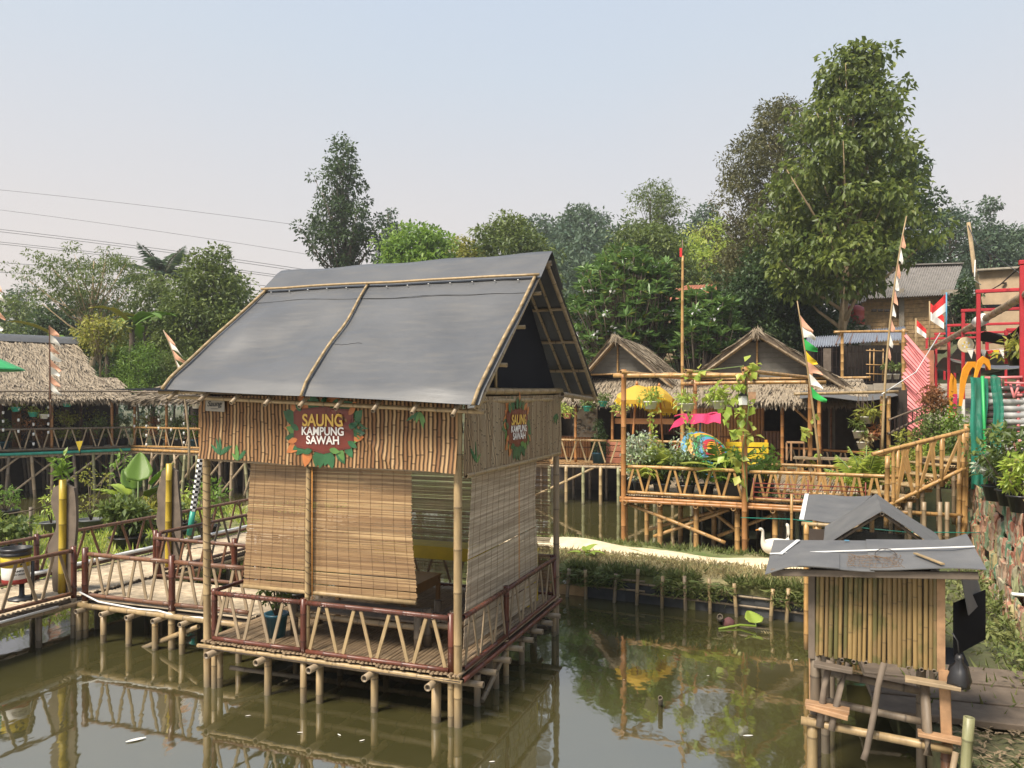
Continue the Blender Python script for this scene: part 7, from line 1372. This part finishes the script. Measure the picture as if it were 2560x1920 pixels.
# ================================================================ PAINTED WALL, ALLEY, HOUSES
pw = thing('painted_wall', 'rough stone retaining wall splashed with red, green and yellow paint', 'wall', V((6.2, 9.8, .3)))
def wp(y, z, o=0): return V((wallx(y) + (z - .3) * .10 - o * .9, y + o * .4, z))
sheet('wall_core', lambda s, t: wp(13.3 - 9.3 * s, .1 + (1.50 + .2 * (1 - s)) * t, -.11), 30, 6, .25, 'painted_rock', pw)
for j in range(6):
    y = 4.2 + random.uniform(0, .2)
    while y < 13.2:
        l = random.uniform(.16, .5); z = .24 + j * .235 + random.uniform(-.09, .09); hh = random.uniform(.13, .19); dp_ = random.uniform(.02, .065); c = wp(y + l / 2, z + .1, .02); tdir = V((.42, .907, 0)); nn = V((-.907, .42, 0)); vs = []; SG, RG = 8, 4
        for r in range(RG):
            f = (r / (RG - 1)); rr = (1, .97, .80, .35)[r]; dd2 = (0, .55, .95, 1.0)[r] * dp_
            for k in range(SG):
                a = 2 * math.pi * k / SG; sq = .88 / max(abs(math.cos(a)), abs(math.sin(a))) ** .9; jx = random.uniform(.78, 1.12); vs.append(c + tdir * math.cos(a) * l * .58 * sq * rr * jx + UP * math.sin(a) * hh * .98 * sq * rr * jx + nn * (dd2 - .02 + random.uniform(-.012, .012)))
        fs = [(r * SG + k, r * SG + (k + 1) % SG, (r + 1) * SG + (k + 1) % SG, (r + 1) * SG + k) for r in range(RG - 1) for k in range(SG)] + [tuple((RG - 1) * SG + k for k in range(SG))]
        mk('stone', vs, fs, 'painted_rock', pw, c, False); y += l * .98
tube('weep_pipe', [wp(8.3, .8, -.1), wp(8.3, .8, .16)], .02, 'pvc', pw, 8)
n = 900; yy = rng.uniform(6.5, 13, n); P = np.array([wp(y, 1.62 + .012 * y, -.12 + random.uniform(-.1, .15)) for y in yy]); grass('wall_moss', 'dry mossy growth along the top of the painted wall', P, .03, .14, 'leaf_dry', .014, 1.0)
for i, (px, py, d, s, lf, lb) in enumerate(((2525, 1300, 9.5, .34, 'leaf_mid', 'dense dark shrub on top of the painted wall at the right edge'), (2555, 1335, 9.0, .22, 'leaf_lime', 'yellow-green potted plant at the right edge on the wall'), (2490, 1300, 9.9, .2, 'leaf_variegated', 'striped leafy plant beside the green netting'), (2480, 1180, 11.2, .34, 'leaf_mid', 'leafy shrub behind the bottle rack'), (2540, 1200, 11.0, .34, 'leaf_dark', 'dark shrub below the pink steel frame'))):
    b = at(px, py, d); b.z = max(b.z, 1.55); potted('potted_shrub', lb, V((b.x, b.y, 1.60 + .02 * (d - 9))), .16, .2, 'black_plastic', lf, s, .7 if s > .3 else .35, 40 if s > .3 else 20, 18, .10, group='plants on the painted wall')
# shrubs behind the stairs
for i, (px, py, d, h_, w_, lf, lb) in enumerate(((2290, 1110, 14.8, .8, .45, 'leaf_lime', 'yellow-green shrub behind the stair handrail'), (2350, 1115, 14.6, .8, .42, 'leaf_bright', 'bright shrub behind the upper stair handrail'), (2400, 1095, 14.2, .7, .38, 'leaf_mid', 'green shrub at the head of the stairs'), (2335, 1000, 15.8, .35, .28, 'leaf_red', 'reddish round shrub below the pink slat fan'), (2330, 1050, 15.5, .6, .35, 'leaf_mid', 'conical shrub under the reddish shrub'), (2260, 1110, 14.2, .8, .4, 'leaf_yellow', 'yellowish shrub low behind the handrail'), (2440, 1140, 13.0, .6, .3, 'leaf_mid', 'small shrub beside the left edge of the green netting'), (2385, 1030, 15.6, .6, .35, 'leaf_bright', 'shrub below the yellow bent pennants'))):
    top = at(px, py - 30, d); zz = top.z - h_; tree('shrub', lb, V((top.x, top.y, zz - .5)), zz - .1, top.z - .02, [(0, w_ * .6), (.4, w_ * .8), (1, w_ * .3)], 34, .16, 24, .085, lf, cat='shrub', group='shrubs by the stairs', trunk=.03, limbs=8)
# green netting round a bottle rack
br = thing('bottle_rack', 'red steel rack stacked with plastic bottles beside the alley', 'rack', V((7.0, 10.9, 1.75))); GA, GB = at(2430, 1210, 10.6), at(2556, 1200, 10.2)
for px, d in ((2432, 10.7), (2462, 10.5), (2500, 10.45), (2545, 10.3)): tube('rack_post', [at(px, 1222, d), at(px, 945, d)], .022, 'paint_pink' if px > 2480 else 'teal_plastic', br, 8)
for py in (945, 990, 1165, 1198): tube('rack_bar', [at(2462, py, 10.5), at(2556, py - 2, 10.25)], .02, 'paint_pink', br, 8)
for r in range(13):
    for cidx, px in enumerate((2478, 2533)):
        c = at(px + random.uniform(-3, 3), 972 + r * 16.5, 10.42 - .1 * cidx); x = V((.97, -.24, 0)); l = .34 if cidx else .2; pts = [c - x * l * .5, c - x * l * .30, c + x * l * .32, c + x * l * .46, c + x * l * .5]; tube('bottle', pts, [.036, .042, .042, .018, .016], random.choice(['bottle_clear', 'bottle_dark', 'bush_bottle', 'bottle_dark']), br, 9)
gn = thing('green_netting', 'torn green shade netting hung over the bottle rack', 'netting', at(2455, 1225, 10.4))
sheet('net_panel', lambda s, t: at(2424 + 44 * s + 3 * math.sin(t * 9) + 8 * (1 - t) * (1 - s), 1228 - (286 - 4 * s) * t - 20 * (1 - s) * (1 - t), 10.35 + .015 * math.sin(s * 14 + t * 3)), 10, 16, .003, 'green_net', gn); sheet('net_panel', lambda s, t: at(2480 + 26 * s + 4 * math.sin(t * 11), 1242 - (302 + 3 * math.sin(s * 5)) * t, 10.15 + .015 * math.sin(s * 15 + t * 5)), 8, 16, .003, 'green_net', gn)
sheet('net_panel', lambda s, t: at(2464 + 14 * s, 1230 - 290 * t, 10.4), 4, 10, .003, 'teal_plastic', gn) if False else tube('net_pole', [at(2467, 1225, 10.33), at(2456, 940, 10.33)], .02, 'paint_green', gn, 6)
pf = thing('pink_steel_trestle', 'pink and white steel trestle above the bottle rack at the right edge', 'trestle', at(2540, 1205, 10.0)); 
for (a, b) in (((2512, 957, 10.2), (2562, 958, 10.0)), ((2525, 957, 10.2), (2535, 995, 10.1)), ((2535, 995, 10.1), (2550, 957, 10.1)), ((2537, 1100, 10.1), (2540, 1215, 10.1)), ((2549, 1095, 10.0), (2551, 1215, 10.0))): tube('steel_bar', [at(*a), at(*b)], .016, 'paint_pink', pf, 6)
# red portal frames of the alley
for i, (px, d) in enumerate(((2556, 10.3), (2446, 13.0), (2408, 15.7), (2372, 18.7), (2340, 21.0), (2317, 22.6))):
    x_ = (px - CX) / F * d; b = V((x_, d, 2.0)); t = thing('red_portal', f'{["nearest", "second", "third", "fourth", "fifth", "farthest"][i]} of the red square steel portals over the alley', 'portal', b, 'red portals'); r_ = V((.937, -.35, 0)) * 2.0; ht = 2.72
    for q in (b, b + r_): bar('leg', q + UP * -.3, q + UP * .95, .062, .062, 'paint_white', t, up=VV); bar('leg', q + UP * .951, q + UP * ht, .062, .062, 'paint_red', t, up=VV)
    bar('lintel', b + UP * (ht + .04) - r_ * .02, b + r_ * 1.02 + UP * (ht + .04), .06, .06, 'paint_red', t)
    q = b + VV * .9 + r_ * .30; bar('inner_frame', q + UP * (ht - .55), q + UP * (ht - 1.15), .06, .06, 'paint_red', t, up=VV); bar('inner_frame', q + UP * (ht - .55), q + r_ * .6 + UP * (ht - .55), .06, .06, 'paint_red', t)
al_ = thing('alley_pole', 'long bamboo pole running over the alley along the red portals', 'pole', V((11.95, 22, 4.3))); pole('pole', V((11.95, 22.2, 4.36)), V((6.7, 9.9, 4.32)), .06, 'bamboo_grey', al_, gap=.6); m_p = V((11.95, 22.2, 4.36)).lerp(V((6.7, 9.9, 4.32)), .70); dirp = (V((6.7, 9.9, 4.32)) - V((11.95, 22.2, 4.36))).normalized(); tube('pipe_sleeve', [m_p - dirp * .28, m_p + dirp * .28], .10, 'pvc', al_, 12)
for i, (d0, z) in enumerate(((11.5, 4.05), (15, 4.0), (18.5, 3.95))):
    x0 = 6.85 + (d0 - 10.3) * .435; sheet_ = tag(sheet('shade_cloth', lambda s, t: V((x0, d0, z)) + V((.937, -.35, 0)) * (.2 + 2.6 * s) + VV * (3.2 * t) + UP * (-.35 * math.sin(math.pi * s) - .1 * math.sin(t * 6 + i) + .35 * s), 14, 12, .006, 'camo' if i else 'camo_felt'), ['plain dark', 'patterned', 'farther patterned'][i] + ' shade cloth sagging over the alley', 'shade cloth', 'alley shade cloths')
alley = tag(sheet('alley_path', lambda s, t: V((7.1, 10.4, 1.98)) + V((.937, -.35, 0)) * (2.2 * s - .1) + VV * (15 * t) + UP * (1.5 * t * t), 6, 20, .1, 'concrete'), kind='structure')
fs_ = thing('pink_slat_fan', 'fan of pink painted slats between a bamboo post and the portals', 'screen', at(2290, 1115, 19.5))
for k in range(26):
    f = k / 25; a = at(2263 + 6 * math.sin(k), 838 + 232 * f, 20.0); b = at(2322, 905 + 205 * f ** .9, 19.5 - .01 * k); bar('slat', a, b, .085, .014, 'paint_pink', fs_, up=(0, 1, 0))
pole('post', at(2259, 1110, 20.05), at(2259, 822, 20.05), .05, 'bamboo_gold', fs_)
box('backing', at(2295, 990, 20.3), (.75, .02, 2.4), -.3, 'pot_terracotta', fs_)
def crescent(label, pts, wds, mats, d):
    t = thing('bent_pennant', label, 'pennant', at(*pts[0], d), 'yellow bent pennants'); P = [at(x, y, d) for x, y in pts]; n_ = len(P); st = []
    for i in range(n_ - 1):
        a, b = P[i], P[i + 1]; s0 = (P[min(i + 1, n_ - 1)] - P[max(i - 1, 0)]).cross(V((0, 1, 0))).normalized(); s1 = (P[min(i + 2, n_ - 1)] - P[i]).cross(V((0, 1, 0))).normalized(); vs = []
        for yo in (-.015, .015): vs += [a - s0 * wds[i] + V((0, yo, 0)), a + s0 * wds[i] + V((0, yo, 0)), b + s1 * wds[i + 1] + V((0, yo, 0)), b - s1 * wds[i + 1] + V((0, yo, 0))]
        mk('panel', vs, [(3, 2, 1, 0), (4, 5, 6, 7), (0, 1, 5, 4), (1, 2, 6, 5), (2, 3, 7, 6), (3, 0, 4, 7)], mats[i], t)
crescent('larger yellow bent pennant with red foot left of the green netting', [(2401, 1015), (2404, 985), (2408, 950), (2415, 925), (2425, 911), (2434, 910), (2441, 920), (2445, 930)], [.02, .035, .05, .06, .06, .05, .03, .01], ['paint_orange', 'paint_orange', 'paint_orange', 'paint_orange', 'paint_orange', 'paint_orange', 'paint_orange'], 13.4)
crescent('smaller yellow bent pennant just above the green netting', [(2438, 945), (2443, 925), (2450, 906), (2458, 899), (2466, 904), (2471, 915), (2474, 925)], [.02, .03, .05, .06, .05, .03, .01], ['paint_orange'] * 6, 12.9)
crescent('narrow yellow and red loop pennant between the portals', [(2374, 1070), (2376, 1020), (2378, 960), (2381, 935), (2385, 950), (2387, 985), (2386, 1045)], [.03, .035, .035, .03, .04, .045, .045], ['paint_orange', 'paint_orange', 'paint_orange', 'paint_orange', 'paint_orange', 'paint_magenta'], 16.2)
ds = thing('disc_sign', 'round white disc sign hanging on a red portal', 'sign', at(2413, 862, 15.4)); c = at(2413, 862, 15.4); vs = [c + V((math.cos(a) * .155, -y_, math.sin(a) * .155)) for y_ in (0, .03) for a in [k * 2 * math.pi / 28 for k in range(28)]]; mk('disc', vs, [tuple(range(27, -1, -1))[::-1], tuple(range(28, 56))[::-1]] + [(k, (k + 1) % 28, 28 + (k + 1) % 28, 28 + k) for k in range(28)], 'cream', ds)
for k in range(9): a = k * .7; mk('motif', [c + V((math.cos(a) * .07 + dx, -.034, math.sin(a) * .05 + dz_)) for dx, dz_ in ((-.02, 0), (0, -.025), (.02, 0), (0, .025))], [(0, 1, 2, 3)], 'flag_yellow' if k % 2 else 'paint_white', ds)
bt = thing('bunting', 'string of little coloured triangular pennants across the alley', 'bunting', at(2480, 880, 14.5)); tube('cord', [at(2418, 872, 14.6), at(2470, 876, 14.5), at(2535, 868, 14.3)], .004, 'pvc', bt, 4)
for k, mt in enumerate(('flag_white', 'flag_orange', 'flag_white', 'flag_red', 'flag_yellow', 'flag_white', 'flag_red')): a = at(2426 + 16 * k, 873 + (1 if k % 2 else 2), 14.52); mk('pennant', [a + V((-.06, 0, 0)), a + V((.06, 0, 0)), a + V((.01, -.02, -.17)), a + V((-.06, .004, 0)), a + V((.06, .004, 0)), a + V((.01, -.016, -.17))], [(2, 1, 0), (3, 4, 5)], mt, bt)
hanging('black hanging pot with dry yellow plant at the right edge', at(2543, 830, 11), .28, .14, 'black_plastic', 'leaf_yellow', 'alley hanging pot', .2, 22, .14, .2)
# red and white flags
for i, (px, py, d, s, lb) in enumerate(((2324, 757, 20, 1, 'larger red and white flag on the alley pole'), (2290, 800, 22, .7, 'smaller red and white flag lower left of the other'), (2366, 735, 19.5, -1, 'drooping red and white flag against the brick house'))):
    t = thing('flag', lb, 'flag', at(px, py + 90, d), 'red and white flags'); tube('staff', [at(px, py + 110, d), at(px, py - 4, d)], .018, 'bamboo_pale' if i < 2 else 'paint_blue', t, 6); sc_ = abs(s); sg = 1 if s > 0 else -1
    for k, mt in enumerate(('flag_red', 'flag_white')): sheet('cloth', lambda u_, v_: at(px + sg * (2 + 34 * sc_ * u_), py + 22 * sc_ * (k + v_) + 34 * sc_ * u_ * (1 - .35 * (k + v_) / 2), d - .03 * math.sin(u_ * 7)), 8, 4, .004, mt, t)
# corrugated shelters and the brick house
def corrugated(name, p00, p10, p11, p01, n, mat, parent, amp=.025):
    p00, p10, p11, p01 = V(p00), V(p10), V(p11), V(p01); nr = (p10 - p00).cross(p01 - p00).normalized()
    return sheet(name, lambda s, t: p00.lerp(p10, s).lerp(p01.lerp(p11, s), t) + nr * amp * math.sin(s * n * 2 * math.pi), n * 6, 2, .008, mat, parent)
bs2 = thing('blue_roof_shed', 'open shed with bluish corrugated roof and wire mesh front on the slope', 'shed', at(2190, 965, 24))
corrugated('roof', at(2090, 860, 23.6), at(2268, 848, 23.6), at(2262, 816, 25.6), at(2105, 832, 25.6), 26, 'blue_sheet', bs2); corrugated('roof', at(2010, 868, 24.6), at(2096, 864, 24.6), at(2096, 838, 26.4), at(2018, 843, 26.4), 14, 'blue_sheet', bs2)
pole('eave_pole', at(2085, 830, 23.4), at(2270, 828, 23.4), .04, 'bamboo_gold', bs2)
for k in range(6): pole('purlin', at(2090 + 34 * k, 862 - 2 * k, 23.5), at(2103 + 32 * k, 834 - 2 * k, 25.5), .03, 'bamboo_rust', bs2, seg=6)
for px in (2105, 2258): pole('post', at(px, 968, 23.5), at(px, 828, 23.5), .05, 'bamboo_gold', bs2, seg=8)
box('back_wall', at(2150, 915, 26.2), (3.6, .06, 1.4), -.1, 'interior', bs2); m = MB()
for k in range(26): a = at(2025 + 9.4 * k, 965, 23.8); m.tube([a, at(2025 + 9.4 * k, 862, 23.8)], .008, 4)
for k in range(3): m.tube([at(2025, 880 + 38 * k, 23.8), at(2262, 880 + 38 * k, 23.8)], .008, 4)
tag(m.build('wire_mesh', 'metal_dark', bs2), kind='stuff')
box('low_wall', at(2180, 985, 22.6), (2.9, .3, .55), -.25, 'concrete', bs2); box('board', at(2068, 900, 23.2), (.22, .05, .7), 0, 'wood_weathered', bs2)
ld = thing('trellis', 'little bamboo trellis ladder standing in front of the shed', 'trellis', at(2185, 950, 22.8))
for px in (2174, 2184, 2207): tube('upright', [at(px, 952, 22.8), at(px + 1, 872, 22.8)], .016, 'bamboo_gold', ld, 6)
for py in (876, 911, 934): tube('rung', [at(2165, py, 22.78), at(2212, py + 2, 22.78)], .015, 'bamboo_gold', ld, 6)
for i, px in enumerate((2221, 2241)): b = at(px, 948, 22.4); potted('potted_plant', ['small white potted plant, left of the pair on the shed wall', 'small white potted plant, right of the pair on the shed wall'][i], b, .09, .15, 'pot_white', 'leaf_mid', .14, .2, 10, 10, .1, group='white pots on the shed wall')
hs = thing('brick_house', 'orange brick house with grey corrugated roof on the hill at the right', 'house', at(2260, 850, 33)); d = 33
A, B = at(2148, 845, 33.5), at(2372, 835, 32); xh = (B - A); xh.z = 0; Lh = xh.length; xh.normalize(); zb, zt_ = A.z - .6, H + (1007 - 742) / F * 33
wall = box('wall', (A + B) / 2 + UP * ((zb + zt_) / 2 - (A.z + B.z) / 2) + V((-xh.y, xh.x, 0)) * 1.6, (Lh, 3.0, zt_ - zb), math.atan2(xh.y, xh.x), 'mortar', hs)
bme = None; nl = 13; bw, bh = .40, (zt_ - zb) / nl; nrm2 = V((xh.y, -xh.x, 0))
for r in range(nl):
    for k in range(int(Lh / bw) + 1):
        s0 = (k + (.5 if r % 2 else 0)) * bw
        if s0 + bw * .5 > Lh or s0 < .0: continue
        c = V((A.x, A.y, zb)) + xh * (s0 + bw * .25) + UP * ((r + .5) * bh) + nrm2 * -.085
        if bme is None: bo = box('brick', c, (bw * .95, .05, bh * .90), math.atan2(xh.y, xh.x), 'orange_brick', wall, c); bme = bo.data
        else: place('brick', bme, None, wall, c + nrm2 * random.uniform(-.008, .01))
for px in (2185, 2201, 2217): box('vent', at(px, 776, 32.6), (.20, .3, .09), math.atan2(xh.y, xh.x), 'interior', hs)
box('pillar', at(2254, 790, 32.75), (.2, .2, zt_ - zb), math.atan2(xh.y, xh.x), 'concrete', hs)
corrugated('roof', at(2135, 748, 33.0), at(2380, 736, 31.5), at(2407, 661, 34.6), at(2160, 668, 35.6), 40, 'cement_sheet', hs, .03); corrugated('lower_roof', at(2105, 770, 31.8), at(2165, 752, 31.5), at(2165, 722, 33), at(2110, 735, 33), 10, 'cement_sheet', hs, .03); bar('ridge_cap', at(2160, 666, 35.5), at(2407, 659, 34.5), .3, .05, 'cement_sheet', hs); box('side_wall', at(2380, 790, 34.2), (.1, 3.2, 1.6), math.atan2(xh.y, xh.x), 'concrete', hs)
box('window', at(2385, 790, 31.6), (.5, .05, .6), 0, 'interior', hs); box('window_wall', at(2385, 770, 31.75), (1.0, .08, 1.5), 0, 'concrete', hs)
tk = thing('water_tank', 'dark red plastic water tank beside the brick house', 'water tank', at(2136, 812, 31)); lathe('tank', [(.36, 0), (.38, .06), (.37, .25), (.385, .28), (.37, .32), (.37, .55), (.385, .58), (.37, .62), (.36, .72), (.2, .82), (.12, .84)], at(2136, 815, 31), 'tank_red', tk, 20); lathe('lid', [(.13, .83), (.14, .87), (.05, .9)], at(2136, 815, 31), 'black_plastic', tk, 12); box('plinth', at(2136, 815, 31) - UP * .55, (.9, .9, 1.1), 0, 'concrete', tk)
h3 = thing('beige_house', 'plain beige house wall behind the utility pole at the right', 'house', at(2480, 860, 30)); A = at(2425, 860, 31); B = at(2620, 860, 29)
mk('wall', [at(2425, 900, 31), at(2640, 900, 29), at(2640, 664, 29), at(2448, 676, 31), at(2425, 900, 34), at(2640, 900, 33), at(2640, 664, 33), at(2448, 676, 34)], [(0, 1, 2, 3), (7, 6, 5, 4), (0, 4, 5, 1), (1, 5, 6, 2), (2, 6, 7, 3), (3, 7, 4, 0)], 'beige_wall', h3); bar('parapet', at(2444, 676, 30.9), at(2640, 664, 28.9), .3, .08, 'flag_orange' if False else 'concrete', h3); box('dark_roof', at(2480, 770, 28), (3.2, 1.5, .08), -.2, 'camo_felt', h3); box('vent', at(2510, 708, 30.2), (.16, .1, .06), 0, 'interior', h3)
up_ = thing('utility_pole', 'leaning pale utility pole with wires in front of the beige house', 'pole', at(2462, 770, 26)); pole('pole', at(2464, 860, 26), at(2421, 556, 26), .09, 'bark_pale', up_, r2=.06, gap=3)
tube('wire', [at(2420, 562, 26), at(2440, 610, 25), at(2560, 690, 20)], .015, 'black_plastic', up_, 4); tube('wire', [at(2422, 565, 26), at(2300, 640, 28), at(2200, 690, 30)], .015, 'black_plastic', up_, 4); tube('wire', [at(2438, 650, 25.9), at(2436, 700, 25.8), at(2452, 712, 25.9)], .02, 'pvc', up_, 4)
wr = tag(tube('alley_cable', [at(2460, 735, 16), at(2500, 712, 14), at(2556, 662, 10.3)], .012, 'black_plastic', None, 5), 'dark cable stretched to the nearest red portal', 'cable')
th2 = thing('tiled_house', 'house with a red tiled roof half hidden behind the frangipani', 'house', at(1720, 900, 33)); A, B, Cc, Dd = at(1640, 758, 31.5), at(1795, 735, 31.5), at(1790, 712, 34), at(1700, 715, 34)
sheet('roof', lambda s, t: A.lerp(B, s).lerp(Dd.lerp(Cc, s), t) + UP * (.03 * abs(math.sin(s * 40)) + .04 * ((t * 9) % 1)), 90, 18, .03, 'roof_tile', th2, smooth=False); box('wall', at(1715, 830, 33.5), (2.4, 2.0, 2.6), 0, 'beige_wall', th2); box('awning', at(1640, 845, 30), (1.6, 1.0, .04), .1, 'blue_sheet', th2)
gf = thing('brown_gate_rail', 'dark brown slanting gate rail below the pink slat fan', 'railing', at(2280, 1090, 17)); pole('rail', at(2220, 1085, 17), at(2335, 1030, 17.5), .03, 'bamboo_old', gf); pole('rail', at(2222, 1050, 17), at(2320, 1012, 17.5), .022, 'bamboo_old', gf)
for k in range(10): px = 2226 + 11 * k; bar('baluster', at(px, 1083 - 5.2 * k, 17 + .04 * k), at(px, 1048 - 3.8 * k, 17 + .04 * k), .02, .02, 'metal_dark', gf, up=VV)
ss = thing('slope_wall', 'grey plastered slope wall under the shed', 'wall', at(2260, 1000, 19)); box('wall', at(2240, 1005, 20.5), (1.1, .3, 1.0), -.4, 'concrete', ss)
rp2 = tag(tube('guy_rope', [at(2205, 985, 15.7), at(2290, 930, 17), at(2350, 833, 19)], .012, 'pvc', None, 5), 'pale guy rope slanting across the pink slat fan', 'rope')
gr_ = thing('green_cord_fence', 'thin green cord strung between stakes along the dike', 'cord fence', at(1960, 1392, 12.0)); tube('cord', [at(1852, 1294, 13.2), at(1980, 1298, 12.6), at(2080, 1312, 11), at(2260, 1330, 10.8), at(2450, 1332, 10.6)], .006, 'teal_plastic', gr_, 4); pole('stake', at(1979, 1390, 12.3), at(1979, 1235, 12.3), .022, 'bamboo_gold', gr_, seg=7); pole('stake', at(2395, 1480, 11), at(2398, 1290, 11), .02, 'bamboo_old', gr_, seg=7)

# ---------------------------------------------------------------- morning haze
s = NT('haze'); s.t.nodes.remove(s.b); vo = s.n('VolumePrincipled'); vo.inputs['Color'].default_value = (.95, .95, .97, 1); vo.inputs['Density'].default_value = .0010; vo.inputs['Anisotropy'].default_value = .3; s.l(vo.outputs[0], s.out.inputs['Volume']); MATS['haze'] = s.m
tag(box('haze', V((0, 130, 10)), (900, 400, 24), 0, 'haze'), 'thin pale morning haze over the whole place', 'haze', kind='stuff')
